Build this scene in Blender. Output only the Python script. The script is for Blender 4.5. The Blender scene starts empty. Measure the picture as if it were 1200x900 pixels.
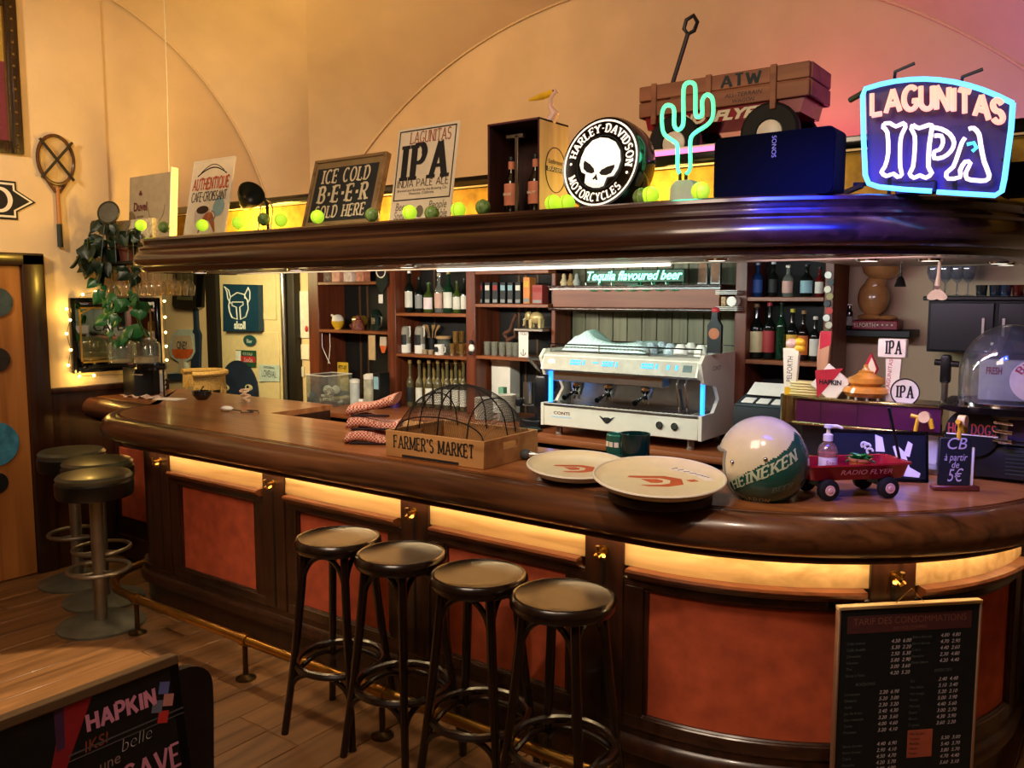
import bpy, bmesh, math, random
from mathutils import Vector, Matrix
from math import pi, sin, cos, radians, atan2, sqrt, hypot

S = bpy.context.scene
COL = S.collection
# ------------------------------------------------------------------ camera
H = 1.70; FPX = 1000.0; YAW = radians(36.2); PITCH = radians(5.88)
_cy, _sy, _cp, _sp = cos(YAW), sin(YAW), cos(PITCH), sin(PITCH)
FW = Vector((-_sy * _cp, _cy * _cp, -_sp)); RT = Vector((_cy, _sy, 0)); UP = Vector((-_sy * _sp, _cy * _sp, _cp))
cam_d = bpy.data.cameras.new('camera'); cam_d.sensor_width = 36; cam_d.lens = FPX / 1200 * 36
cam_d.clip_start = 0.05
cam = bpy.data.objects.new('camera', cam_d); COL.objects.link(cam)
cam.matrix_world = Matrix.Translation((0, 0, H)) @ Matrix((RT, UP, -FW)).transposed().to_4x4()
S.camera = cam

def wp(px, py, X=None, Y=None, Z=None):
    """survey helper: the point of the room seen at a photo position on a known plane"""
    d = FW + RT * ((px - 600) / FPX) + UP * ((450 - py) / FPX)
    t = X / d.x if X is not None else Y / d.y if Y is not None else (Z - H) / d.z
    return Vector((d.x * t, d.y * t, H + d.z * t))

# ------------------------------------------------------------------ world, lights, exposure
S.view_settings.view_transform = 'Standard'; S.view_settings.look = 'None'
S.view_settings.exposure = 0.0; S.view_settings.gamma = 1.0
W = bpy.data.worlds.new('world'); S.world = W; W.use_nodes = True
W.node_tree.nodes['Background'].inputs[0].default_value = (.45, .72, .80, 1)
W.node_tree.nodes['Background'].inputs[1].default_value = .08

def srgb(h):
    if not isinstance(h, str): return tuple(h) + (1,) if len(h) == 3 else tuple(h)
    c = [int(h[i:i + 2], 16) / 255 for i in (0, 2, 4)]
    return tuple(x / 12.92 if x <= .04045 else ((x + .055) / 1.055) ** 2.4 for x in c) + (1,)

def lamp(kind, loc, target, power, col, size=.3, size_y=None, spot=60, blend=.3, name='room_light'):
    L = bpy.data.lights.new(name, kind); L.energy = power; L.color = srgb(col)[:3]
    if kind == 'AREA':
        L.size = size
        if size_y: L.shape = 'RECTANGLE'; L.size_y = size_y
    else: L.shadow_soft_size = size
    if kind == 'SPOT': L.spot_size = radians(spot); L.spot_blend = blend
    o = bpy.data.objects.new(name, L); COL.objects.link(o); o.location = loc
    if target is not None:
        o.rotation_euler = (Vector(target) - Vector(loc)).to_track_quat('-Z', 'Y').to_euler()
    return o

# ceiling lamps of the room, behind and above the viewer
lamp('AREA', (-1.6, .2, 3.5), (-2.4, 3.4, 1.8), 62, 'ffe2c4', 1.2)
lamp('SPOT', (-3.5, 1.1, 3.4), (-3.55, 1.35, 0), 700, 'ffdcae', .015, spot=27, blend=.1)
lamp('SPOT', (-4.3, .7, 2.9), (-5.4, 2.4, 2.3), 140, 'ffe6c0', .12, spot=80, blend=.8)
lamp('SPOT', (-2.6, .6, 3.4), (-2.75, 2.72, 1.06), 120, 'ffe4c8', .06, spot=38, blend=.5)
lamp('SPOT', (-.6, .7, 3.4), (-1.0, 2.75, 1.06), 150, 'ffe4c8', .06, spot=38, blend=.5)
# unseen point lamps added behind the signs to wash the vault
lamp('POINT', (-4.25, 3.12, 2.14), None, 24, 'ffcc50', .08)
lamp('POINT', (-3.0, 3.1, 2.10), None, 14, 'ffc878', .08)
lamp('POINT', (-1.6, 3.08, 2.12), None, 7, 'ffd070', .06)
lamp('POINT', (-1.35, 4.25, 2.5), None, 5, 'ff5a90', .06)
lamp('POINT', (-.50, 4.05, 2.36), None, 10, '9a44d4', .10)
lamp('SPOT', (-3.6, 2.0, 3.1), (-4.3, 4.65, 3.0), 75, 'ffd090', .2, spot=95, blend=1)  # unseen spot added above the canopy, brightening the back wall
lamp('AREA', (-2.7, 3.16, 2.03), (-2.7, 3.25, 2.2), 7, 'ffd86a', 3.4, .04)
lamp('AREA', (-.62, 2.2, 2.30), (-.72, 2.58, 1.96), 8, '1c34ff', .5, .2, name='neon_spill_fill').data.spread = radians(62)  # blue lamp added in front of the canopy, imitating neon spill on it
# light tubes under the canopy
lamp('AREA', (-3.4, 3.05, 1.80), (-3.4, 4.3, 1.1), 22, 'fff1dc', 1.5, .06)
lamp('AREA', (-2.0, 3.05, 1.80), (-2.0, 4.0, 1.1), 13, 'e8fff8', 1.3, .06)
lamp('AREA', (-5.6, 3.6, 1.95), (-5.9, 4.4, 1.2), 24, 'ffe6a0', .6, .4)  # lamp without a fitting, added to warm the passage wall
lamp('AREA', (-.85, 3.05, 1.80), (-.85, 4.4, 1.3), 4.5, 'f0d0e8', .6, .06)  # pinkish fill added for the right-hand wall; no tube hangs here

# ------------------------------------------------------------------ materials
MATS = {}
def _new(name):
    m = bpy.data.materials.new(name); m.use_nodes = True
    n = m.node_tree.nodes; l = m.node_tree.links
    return m, n, l, n['Principled BSDF']
def _coord(n, l, scale, rnd=True):
    tc = n.new('ShaderNodeTexCoord'); mp = n.new('ShaderNodeMapping')
    mp.inputs['Scale'].default_value = scale
    if rnd:
        oi = n.new('ShaderNodeObjectInfo'); ad = n.new('ShaderNodeVectorMath'); ad.operation = 'MULTIPLY_ADD'
        cb = n.new('ShaderNodeCombineXYZ')
        for i in range(3): l.new(oi.outputs['Random'], cb.inputs[i])
        l.new(cb.outputs[0], ad.inputs[0]); ad.inputs[1].default_value = (7, 5, 3)
        l.new(tc.outputs['Object'], ad.inputs[2]); l.new(ad.outputs[0], mp.inputs[0])
    else: l.new(tc.outputs['Object'], mp.inputs[0])
    return mp.outputs[0]
def _ramp(n, l, fac, cols, pos):
    r = n.new('ShaderNodeValToRGB'); e = r.color_ramp.elements
    while len(e) < len(cols): e.new(.5)
    for i, c in enumerate(cols): e[i].position = pos[i]; e[i].color = c
    l.new(fac, r.inputs[0]); return r.outputs[0]

def mat(name, col, rough=.5, metal=0, var=.12, scale=20, bump=0, emit=None, es=0, trans=0, alpha=1, ior=1.45, coat=0, bscale=None):
    if name in MATS: return MATS[name]
    m, n, l, b = _new(name); c = srgb(col)
    v = _coord(n, l, (scale,) * 3)
    nz = n.new('ShaderNodeTexNoise'); nz.inputs['Scale'].default_value = 1; nz.inputs['Detail'].default_value = 5
    l.new(v, nz.inputs[0])
    lo = tuple(x * (1 - var) for x in c[:3]) + (1,); hi = tuple(min(1, x * (1 + var)) for x in c[:3]) + (1,)
    l.new(_ramp(n, l, nz.outputs['Fac'], (lo, hi), (.3, .7)), b.inputs['Base Color'])
    b.inputs['Roughness'].default_value = rough; b.inputs['Metallic'].default_value = metal
    b.inputs['IOR'].default_value = ior
    if trans: b.inputs['Transmission Weight'].default_value = trans
    if alpha < 1: b.inputs['Alpha'].default_value = alpha
    if coat: b.inputs['Coat Weight'].default_value = coat; b.inputs['Coat Roughness'].default_value = .08
    if emit: b.inputs['Emission Color'].default_value = srgb(emit); b.inputs['Emission Strength'].default_value = es
    if bump:
        z2 = nz
        if bscale:
            z2 = n.new('ShaderNodeTexNoise'); z2.inputs['Scale'].default_value = bscale; z2.inputs['Detail'].default_value = 4
            l.new(v, z2.inputs[0])
        bp = n.new('ShaderNodeBump'); bp.inputs['Strength'].default_value = bump; bp.inputs['Distance'].default_value = .01
        l.new(z2.outputs['Fac'], bp.inputs['Height']); l.new(bp.outputs[0], b.inputs['Normal'])
    MATS[name] = m; return m

def wood(name, dark, light, axis=0, scale=26, rough=.35, coat=0, bump=.05, stretch=.07):
    if name in MATS: return MATS[name]
    m, n, l, b = _new(name)
    sc = [scale] * 3; sc[axis] = scale * stretch
    v = _coord(n, l, sc)
    nz = n.new('ShaderNodeTexNoise'); nz.inputs['Scale'].default_value = 1; nz.inputs['Detail'].default_value = 8
    nz.inputs['Distortion'].default_value = .6; l.new(v, nz.inputs[0])
    d, h = srgb(dark), srgb(light); mid = tuple((d[i] + h[i]) / 2 for i in range(3)) + (1,)
    c = _ramp(n, l, nz.outputs['Fac'], (d, mid, h), (.3, .48, .7))
    l.new(c, b.inputs['Base Color']); b.inputs['Roughness'].default_value = rough
    if coat: b.inputs['Coat Weight'].default_value = coat; b.inputs['Coat Roughness'].default_value = .12
    bp = n.new('ShaderNodeBump'); bp.inputs['Strength'].default_value = bump; bp.inputs['Distance'].default_value = .01
    l.new(nz.outputs['Fac'], bp.inputs['Height']); l.new(bp.outputs[0], b.inputs['Normal'])
    MATS[name] = m; return m

def glow(name, col, s):
    if name in MATS: return MATS[name]
    m, n, l, b = _new(name)
    b.inputs['Base Color'].default_value = srgb(col); b.inputs['Emission Color'].default_value = srgb(col)
    b.inputs['Emission Strength'].default_value = s; MATS[name] = m; return m

def glassy(name, col, a=.25, rough=.03):
    """thin clear glass: mostly see-through, a glossy skin and a little milkiness"""
    if name in MATS: return MATS[name]
    m, n, l, b = _new(name)
    t = n.new('ShaderNodeBsdfTransparent'); t.inputs[0].default_value = srgb(col)
    b.inputs['Base Color'].default_value = srgb(col); b.inputs['Roughness'].default_value = max(rough, .2)
    gl_ = n.new('ShaderNodeBsdfGlossy'); gl_.inputs['Roughness'].default_value = rough
    lw = n.new('ShaderNodeLayerWeight'); lw.inputs[0].default_value = .35
    pw = n.new('ShaderNodeMath'); pw.operation = 'POWER'; pw.inputs[1].default_value = 2; l.new(lw.outputs['Facing'], pw.inputs[0])
    ma = n.new('ShaderNodeMath'); ma.operation = 'MULTIPLY_ADD'; ma.inputs[1].default_value = .7; ma.inputs[2].default_value = .05 + a * .2; ma.use_clamp = True
    l.new(pw.outputs[0], ma.inputs[0])
    nz = n.new('ShaderNodeTexNoise'); nz.inputs['Scale'].default_value = 9
    mk = n.new('ShaderNodeMath'); mk.operation = 'MULTIPLY'; mk.inputs[1].default_value = a * .8; l.new(nz.outputs['Fac'], mk.inputs[0])
    m1 = n.new('ShaderNodeMixShader'); l.new(mk.outputs[0], m1.inputs[0]); l.new(t.outputs[0], m1.inputs[1]); l.new(b.outputs[0], m1.inputs[2])
    mx = n.new('ShaderNodeMixShader'); l.new(ma.outputs[0], mx.inputs[0]); l.new(m1.outputs[0], mx.inputs[1]); l.new(gl_.outputs[0], mx.inputs[2])
    l.new(mx.outputs[0], n['Material Output'].inputs[0]); MATS[name] = m; return m

def checked(name, c1, c2, scale, rough=.9):
    if name in MATS: return MATS[name]
    m, n, l, b = _new(name)
    v = _coord(n, l, (1, 1, 1), False)
    ck = n.new('ShaderNodeTexChecker'); ck.inputs['Scale'].default_value = scale
    ck.inputs['Color1'].default_value = srgb(c1); ck.inputs['Color2'].default_value = srgb(c2); l.new(v, ck.inputs[0])
    l.new(ck.outputs[0], b.inputs['Base Color']); b.inputs['Roughness'].default_value = rough; MATS[name] = m; return m

# ------------------------------------------------------------------ mesh helpers
class MB:
    def __init__(s): s.v = []; s.f = []
    def add(s, vs, fs):
        o = len(s.v); s.v += [tuple(p) for p in vs]; s.f += [tuple(i + o for i in f) for f in fs]; return s
    def xf(s, M):
        s.v = [tuple(M @ Vector(p)) for p in s.v]; return s
    def merge(s, o, M=None):
        return s.add([M @ Vector(p) for p in o.v] if M else o.v, o.f)
    def box(s, x0, x1, y0, y1, z0, z1, b=0.0):
        if b <= 0:
            v = [(x, y, z) for z in (z0, z1) for y in (y0, y1) for x in (x0, x1)]
            return s.add(v, [(0, 2, 3, 1), (4, 5, 7, 6), (0, 1, 5, 4), (2, 6, 7, 3), (0, 4, 6, 2), (1, 3, 7, 5)])
        bm = bmesh.new()
        bmesh.ops.create_cube(bm, size=1)
        for q in bm.verts: q.co = ((x0 + x1) / 2 + q.co.x * (x1 - x0), (y0 + y1) / 2 + q.co.y * (y1 - y0), (z0 + z1) / 2 + q.co.z * (z1 - z0))
        b = min(b, .49 * min(abs(x1 - x0), abs(y1 - y0), abs(z1 - z0)))
        bmesh.ops.bevel(bm, geom=bm.edges[:] , offset=b, segments=2 if b > .004 else 1, affect='EDGES', profile=.5)
        bm.verts.index_update()
        s.add([q.co.copy() for q in bm.verts], [[q.index for q in f.verts] for f in bm.faces]); bm.free(); return s
    def lathe(s, prof, n=24, c=(0, 0, 0), a0=0, a1=2 * pi):
        full = abs(a1 - a0 - 2 * pi) < 1e-6; k = n if full else n + 1; o = len(s.v); rings = []
        for r, z in prof:
            if r < 1e-6:
                s.v.append((c[0], c[1], c[2] + z)); rings.append([len(s.v) - 1] * k); continue
            idx = []
            for i in range(k):
                a = a0 + (a1 - a0) * i / n
                s.v.append((c[0] + r * cos(a), c[1] + r * sin(a), c[2] + z)); idx.append(len(s.v) - 1)
            rings.append(idx)
        for A, B in zip(rings, rings[1:]):
            for i in range(k if full else k - 1):
                j = (i + 1) % k
                f = []
                for q in (A[i], A[j], B[j], B[i]):
                    if q not in f: f.append(q)
                if len(f) > 2: s.f.append(tuple(f))
        return s
    def tube(s, pts, r, n=8, closed=False, cap=True):
        P = [Vector(p) for p in pts]; m = len(P); rr = r if isinstance(r, (list, tuple)) else [r] * m
        T = []
        for i in range(m):
            a = P[(i - 1) % m] if (closed or i > 0) else P[i]; b = P[(i + 1) % m] if (closed or i < m - 1) else P[i]
            t = (b - a); T.append(t.normalized() if t.length > 1e-9 else Vector((0, 0, 1)))
        u = T[0].orthogonal().normalized(); o = len(s.v); rings = []
        for i in range(m):
            u = (u - T[i] * u.dot(T[i])); u = u.normalized() if u.length > 1e-6 else T[i].orthogonal().normalized()
            w = T[i].cross(u); idx = []
            for k in range(n):
                a = 2 * pi * k / n; s.v.append(tuple(P[i] + (u * cos(a) + w * sin(a)) * rr[i])); idx.append(len(s.v) - 1)
            rings.append(idx)
        for i in range(m if closed else m - 1):
            A, B = rings[i], rings[(i + 1) % m]
            off = 0
            if closed and i == m - 1:
                off = min(range(n), key=lambda q: (Vector(s.v[A[0]]) - Vector(s.v[B[q]])).length)
            for k in range(n): s.f.append((A[k], A[(k + 1) % n], B[(k + 1 + off) % n], B[(k + off) % n]))
        if cap and not closed: s.f.append(tuple(reversed(rings[0]))); s.f.append(tuple(rings[-1]))
        return s
    def cyl(s, p0, p1, r0, r1=None, n=16): return s.tube([p0, p1], [r0, r0 if r1 is None else r1], n)
    def prism(s, poly, y0, y1):
        k = len(poly); a = sum(poly[i][0] * poly[(i + 1) % k][1] - poly[(i + 1) % k][0] * poly[i][1] for i in range(k))
        if a < 0: poly = poly[::-1]
        s.add([(x, y0, z) for x, z in poly] + [(x, y1, z) for x, z in poly],
              [tuple(range(k)), tuple(range(2 * k - 1, k - 1, -1))] + [(i, i + k, (i + 1) % k + k, (i + 1) % k) for i in range(k)]); return s
    def slab(s, poly, z0, z1):
        k = len(poly); a = sum(poly[i][0] * poly[(i + 1) % k][1] - poly[(i + 1) % k][0] * poly[i][1] for i in range(k))
        if a < 0: poly = poly[::-1]
        s.add([(x, y, z1) for x, y in poly] + [(x, y, z0) for x, y in poly],
              [tuple(range(k)), tuple(range(2 * k - 1, k - 1, -1))] + [(i, i + k, (i + 1) % k + k, (i + 1) % k) for i in range(k)]); return s
    def ball(s, c, r, n=16, m=10, sc=(1, 1, 1)):
        prof = [(r * sin(pi * i / m), -r * cos(pi * i / m)) for i in range(m + 1)]
        prof[0] = (0, -r); prof[-1] = (0, r)
        b = MB().lathe(prof, n); return s.add([(c[0] + x * sc[0], c[1] + y * sc[1], c[2] + z * sc[2]) for x, y, z in b.v], b.f)
    def grid(s, rows):
        o = len(s.v); w = len(rows[0])
        for r in rows: s.v += [tuple(p) for p in r]
        for j in range(len(rows) - 1):
            for i in range(w - 1): a = o + j * w + i; s.f.append((a, a + 1, a + w + 1, a + w))
        return s
    def mesh(s, name, m, smooth=True, ang=38):
        me = bpy.data.meshes.new(name); me.from_pydata(s.v, [], s.f); me.validate()
        bm = bmesh.new(); bm.from_mesh(me); bmesh.ops.recalc_face_normals(bm, faces=bm.faces[:]); bm.to_mesh(me); bm.free()
        if smooth:
            me.polygons.foreach_set('use_smooth', [True] * len(me.polygons)); me.set_sharp_from_angle(angle=radians(ang))
        if m: me.materials.append(m)
        return me
    def build(s, name, m, parent=None, loc=None, smooth=True, ang=38):
        o = bpy.data.objects.new(name, s.mesh(name, m, smooth, ang)); COL.objects.link(o)
        if parent: o.parent = parent
        if loc is not None: o.location = loc
        return o

def link(name, me, parent=None, loc=(0, 0, 0), rot=(0, 0, 0), sc=(1, 1, 1)):
    o = bpy.data.objects.new(name, me); COL.objects.link(o)
    if parent: o.parent = parent
    o.location = loc; o.rotation_euler = rot; o.scale = sc; return o
def tag(o, label, cat, group=None):
    o['label'] = label; o['category'] = cat
    if group: o['group'] = group
    return o
def thing(name, label, cat, loc=(0, 0, 0), rz=0, group=None, M=None):
    o = bpy.data.objects.new(name, None); COL.objects.link(o); o.empty_display_size = .05
    if M is not None: o.matrix_world = M
    else: o.location = loc; o.rotation_euler = (0, 0, rz)
    return tag(o, label, cat, group)
def struct(o): o['kind'] = 'structure'; return o
def copy_tree(o, parent=None):
    c = o.copy(); COL.objects.link(c)
    if parent: c.parent = parent; c.matrix_parent_inverse = o.matrix_parent_inverse
    for ch in list(o.children): copy_tree(ch, c)
    return c

# ------------------------------------------------------------------ lettering
def arc(cx, cz, rx, rz, a0, a1, n=10):
    return [(cx + rx * cos(radians(a0 + (a1 - a0) * i / n)), cz + rz * sin(radians(a0 + (a1 - a0) * i / n))) for i in range(n + 1)]
V = lambda x, z0=0, z1=1: [(x, z0), (x, z1)]
GL = {
 'A': (.72, [[(0, 0), (.36, 1)], [(.36, 1), (.72, 0)], [(.13, .34), (.59, .34)]]),
 'B': (.55, [V(0), [(0, 1), (.25, 1)] + arc(.25, .76, .24, .24, 90, -90)[1:] + [(0, .52)], [(0, .52), (.27, .52)] + arc(.27, .26, .28, .26, 90, -90)[1:] + [(0, 0)]]),
 'C': (.62, [arc(.36, .5, .36, .5, 48, 312, 18)]),
 'D': (.62, [V(0), [(0, 1), (.2, 1)] + arc(.2, .5, .42, .5, 90, -90, 14)[1:] + [(0, 0)]]),
 'E': (.5, [V(0), [(0, 1), (.5, 1)], [(0, .52), (.38, .52)], [(0, 0), (.5, 0)]]),
 'F': (.5, [V(0), [(0, 1), (.5, 1)], [(0, .52), (.38, .52)]]),
 'G': (.66, [arc(.36, .5, .36, .5, 48, 345, 18), [(.7, .38), (.42, .38)]]),
 'H': (.6, [V(0), V(.6), [(0, .5), (.6, .5)]]),
 'I': (.1, [V(.05)]),
 'J': (.42, [[(.42, 1), (.42, .24)] + arc(.2, .24, .22, .24, 0, -180, 8)[1:]]),
 'K': (.6, [V(0), [(.58, 1), (0, .4)], [(.2, .6), (.6, 0)]]),
 'L': (.5, [V(0), [(0, 0), (.5, 0)]]),
 'M': (.8, [V(0), [(0, 1), (.4, .1)], [(.4, .1), (.8, 1)], V(.8)]),
 'N': (.62, [V(0), [(0, 1), (.62, 0)], V(.62)]),
 'O': (.72, [arc(.36, .5, .36, .5, 90, 450, 22)]),
 'P': (.54, [V(0), [(0, 1), (.26, 1)] + arc(.26, .74, .28, .26, 90, -90)[1:] + [(0, .48)]]),
 'Q': (.72, [arc(.36, .5, .36, .5, 90, 450, 22), [(.42, .25), (.72, -.05)]]),
 'R': (.58, [V(0), [(0, 1), (.26, 1)] + arc(.26, .75, .26, .25, 90, -90)[1:] + [(0, .5)], [(.24, .5), (.58, 0)]]),
 'S': (.52, [arc(.26, .74, .25, .26, 35, 250, 10) + arc(.26, .26, .26, .26, 75, -145, 10)]),
 'T': (.6, [V(.3), [(0, 1), (.6, 1)]]),
 'U': (.6, [[(0, 1), (0, .3)] + arc(.3, .3, .3, .3, 180, 360, 10)[1:] + [(.6, 1)]]),
 'V': (.66, [[(0, 1), (.33, 0)], [(.33, 0), (.66, 1)]]),
 'W': (.95, [[(0, 1), (.24, 0)], [(.24, 0), (.475, .85)], [(.475, .85), (.71, 0)], [(.71, 0), (.95, 1)]]),
 'X': (.62, [[(0, 1), (.62, 0)], [(0, 0), (.62, 1)]]),
 'Y': (.62, [[(0, 1), (.31, .5)], [(.62, 1), (.31, .5)], V(.31, 0, .5)]),
 'Z': (.58, [[(0, 1), (.58, 1)], [(.58, 1), (0, 0)], [(0, 0), (.58, 0)]]),
 "'": (.1, [V(.05, .75, 1)]), '.': (.12, [V(.06, 0, .1)]), '-': (.3, [[(0, .48), (.3, .48)]]), ':': (.16, [V(.08, .42, .58)]),
 ' ': (.28, []), '5': (.5, [[(.46, 1), (.06, 1), (.03, .56)] + arc(.24, .32, .26, .32, 130, -150, 12)]),
}
def ribbon(b, pts, thick, thin, y, warp):
    k = len(pts); L = []; Rr = []
    closed = k > 3 and hypot(pts[0][0] - pts[-1][0], pts[0][1] - pts[-1][1]) < 1e-4
    for i in range(k):
        a = pts[i - 1] if i > 0 else (pts[-2] if closed else pts[0]); c = pts[i + 1] if i < k - 1 else (pts[1] if closed else pts[-1])
        dx, dz = c[0] - a[0], c[1] - a[1]; q = hypot(dx, dz) or 1; dx /= q; dz /= q
        w = thin + (thick - thin) * min(1, abs(dz) * (1.0 if dx * dz <= 0 or abs(dx) < .05 else .75))
        L.append((pts[i][0] - dz * w / 2, pts[i][1] + dx * w / 2)); Rr.append((pts[i][0] + dz * w / 2, pts[i][1] - dx * w / 2))
    vs = []
    for p, q in zip(L, Rr): vs += [warp(*p), warp(*q)]
    b.add([(x, y, z) for x, z in vs], [(2 * i, 2 * i + 1, 2 * i + 3, 2 * i + 2) for i in range(k - 1)])
def letters(txt, h, width, thick=.17, thin=.08, serif=.09, gap=.2, y=0, warp=None, yjit=0):
    """draws capitals as flat print in the xz plane, centred in x, base at z=0"""
    gap = max(gap, .02 + thick + 1.3 * serif) if serif or thick > .16 else gap
    tw = sum(GL[c][0] for c in txt) + gap * (len(txt) - 1); sx = width / (tw + thick) if width else h
    b = MB(); x = -tw / 2; wfun = warp or (lambda px, pz: (px, pz))
    for c in txt:
        w, st = GL[c]
        ends = [tuple(round(q, 3) for q in p) for s_ in st for p in (s_[0], s_[-1])]
        for s_ in st:
            pts = s_
            if len(pts) == 2:
                p, q = pts; m_ = 4 if warp else 1
                pts = [(p[0] + (q[0] - p[0]) * i / m_, p[1] + (q[1] - p[1]) * i / m_) for i in range(m_ + 1)]
            f = lambda u, v, x=x: wfun((x + u) * sx, v * h)
            ribbon(b, pts, thick, thin, y, f); y -= 2e-5
            if serif:
                strt = len(s_) == 2 and abs(s_[0][0] - s_[1][0]) < 1e-6
                for e, o2 in ((s_[0], s_[1]), (s_[-1], s_[-2])):
                    sh = ends.count(tuple(round(q, 3) for q in e)) > 1
                    if abs(e[1] - o2[1]) > abs(e[0] - o2[0]) * .7 and (strt or not sh) and (e[1] < .02 or e[1] > .98):
                        z = thin / 2 if e[1] < .02 else 1 - thin / 2
                        ribbon(b, [(e[0] - thick / 2 - serif, z), (e[0] + thick / 2 + serif, z)], thin, thin, y, f); y -= 2e-5
                    elif not sh and c in 'EFTLZ' and abs(e[0] - o2[0]) > .2:
                        d = -.2 if e[1] > .9 else .2 if e[1] < .1 else 0
                        ribbon(b, [(e[0], e[1] + (-.1 if d == 0 else 0)), (e[0], e[1] + (.1 if d == 0 else d))], thin, thin, y, f); y -= 2e-5
        x += w + gap
    return b
def put_letters(txt, h, width, m, parent, loc, name='lettering', **k):
    return letters(txt, h, width, **k).build(name, m, parent, loc, smooth=False)
def text(s, size, m, parent, loc, rot=(pi / 2, 0, 0), align='CENTER', bold=0, sx=1, shear=0, ext=0, name='lettering', width=None):
    cu = bpy.data.curves.new('lettering', 'FONT'); cu.body = s; cu.size = size; cu.align_x = align
    cu.offset = bold; cu.shear = shear; cu.extrude = ext; cu.resolution_u = 3
    ob = bpy.data.objects.new('tmp', cu); me = bpy.data.meshes.new_from_object(ob)
    bpy.data.objects.remove(ob); bpy.data.curves.remove(cu)
    if width and len(me.vertices):
        xs = [v.co.x for v in me.vertices]; sx = width / (max(xs) - min(xs))
    for v in me.vertices: v.co.x *= sx
    me.materials.clear(); me.materials.append(m)
    return link(name, me, parent, loc, rot)
# ================================================================== palette
PLASTER = mat('plaster', 'e2c8a0', .85, var=.07, scale=3, bump=.12, bscale=14)
DARKW = wood('dark_wood', '140a06', '3a1d10', 2, 30, .32, coat=.25)
DARKWX = wood('dark_wood_long', '180c08', '40251a', 0, 30, .26, coat=.5)
REDW = wood('red_brown_wood', '4a1f10', '7a3a1e', 2, 30, .4)
REDWX = wood('red_brown_wood_long', '6a341a', '9c5a30', 0, 30, .4)
TOPW = wood('bar_top_wood', '7a4422', 'a86c3e', 0, 22, .3, coat=.3)
GOLDW = wood('gold_frieze_wood', '9a784c', 'c4a274', 0, 24, .4, coat=.2)
VELVET = mat('red_panel', 'b24e2c', .95, var=.22, scale=14, bump=.3, bscale=160)
BRASS = mat('brass', 'a8803e', .3, 1, var=.15)
STEEL = mat('steel', 'b9b6ae', .28, 1, var=.06)
CHROME = mat('chrome', 'd8d8d8', .1, 1, var=.02)
BLACK = mat('black_plastic', '0b0d0f', .45, var=.2)
BLACKG = mat('black_gloss', '08090a', .15, var=.2, coat=.4)
WHITE = mat('white_enamel', 'e8e2d4', .35, var=.04)
CREAM = mat('cream_print', 'e6dcc0', .7, var=.06)
PAPER = mat('paper', 'ece4d6', .8, var=.04)
INK = mat('black_ink', '15161a', .7, var=.1)
CLEAR = glassy('clear_glass', 'f2fbf6', .08)
WARMG = glassy('amber_glass', 'ffd98a', .22)
LIMEG = glow('lime_glow', 'b4e030', .85)
LED = glow('warm_led', 'ffdca0', 60)
WHITELED = glow('white_led', 'fff2dc', 2.2)

# ================================================================== floor
fb = MB().box(-9, 3.2, -3.2, 4.9, -.06, -.012).build('floor', mat('floor_joint', '2a1a0e', .9)); struct(fb)
pl_mesh = [MB().box(-.0905, .0905, 0, L_, -.012, 0, .0018).mesh('plank', wood('floor_planks', '55391f', '8a643e', 1, 16, .42, coat=.12, bump=.04, stretch=.09)) for L_ in (1.216, .9)]
rp = random.Random(3)
x = -3.96 - .185 * 8 + .0925
while x < 1.1:
    y = .15 - rp.random() * 1.0; y1 = 2.56 if x < -.5 else 4.6
    while y < y1:
        k = 0 if rp.random() < .75 else 1
        if y + 1.2 > .75: link('plank', pl_mesh[k], fb, (x, y, 0))
        y += (1.219, .903)[k]
    x += .185

# ================================================================== walls and vault
XL, YB = -5.4, 4.65
b = MB().box(XL - .2, XL, -3, 2.98, 0, 4.4).box(XL - .2, XL - .012, 2.98, 3.33, 0, 4.4)
b.box(XL - .2, XL - .012, 3.33, YB, 2.12, 4.4)
struct(b.build('wall_left', PLASTER))
struct(MB().box(-9.2, 3.2, YB, YB + .15, 0, 4.4).build('wall_back', PLASTER))
struct(MB().box(3.0, 3.2, -3, YB, 0, 4.4).build('wall_right', PLASTER))
struct(MB().box(-9.2, 3.2, -3.2, -3, 0, 4.4).build('wall_front', PLASTER))
struct(MB().box(-9.2, -9.0, -3, YB, 0, 4.4).build('wall_passage', PLASTER))
cl = struct(MB().box(-9.2, 3.2, -3.2, YB + .15, 4.4, 4.5).build('ceiling', PLASTER))
# cross vault: lunette arches on the walls, groins rising from the corner
def arch2(t):
    a = radians(168 - 156 * t) if False else None
    x_ = -5.02 + 4.74 * t; return Vector((x_, YB - .01, .24 + sqrt(max(0, 3.3 ** 2 - (x_ + 2.65) ** 2))))
# circle through three surveyed points of the arch on the left wall
def circ(p, q, r):
    ax, ay = p; bx, by = q; cx, cy = r
    d = 2 * (ax * (by - cy) + bx * (cy - ay) + cx * (ay - by))
    ux = ((ax * ax + ay * ay) * (by - cy) + (bx * bx + by * by) * (cy - ay) + (cx * cx + cy * cy) * (ay - by)) / d
    uy = ((ax * ax + ay * ay) * (cx - bx) + (bx * bx + by * by) * (ax - cx) + (cx * cx + cy * cy) * (bx - ax)) / d
    return ux, uy, hypot(ax - ux, ay - uy)
A1 = circ((3.066, 3.578), (3.785, 3.13), (4.203, 2.466))
def arch1(t):   # t 0 at the corner foot, 1 far up and towards the viewer
    a0 = atan2(2.2 - A1[1], 4.27 - A1[0]); a1 = radians(135)
    a = a0 + (a1 - a0) * t; return Vector((XL + .004, A1[0] + A1[2] * cos(a), A1[1] + A1[2] * sin(a)))
def groin(t):   # from the corner towards the middle of the bay
    s_ = .55 * t; z = 2.0 + 2.0 * sqrt(max(0, 1 - (1 - t) ** 2)); return Vector((XL * (1 - s_), YB * (1 - s_), z))
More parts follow.
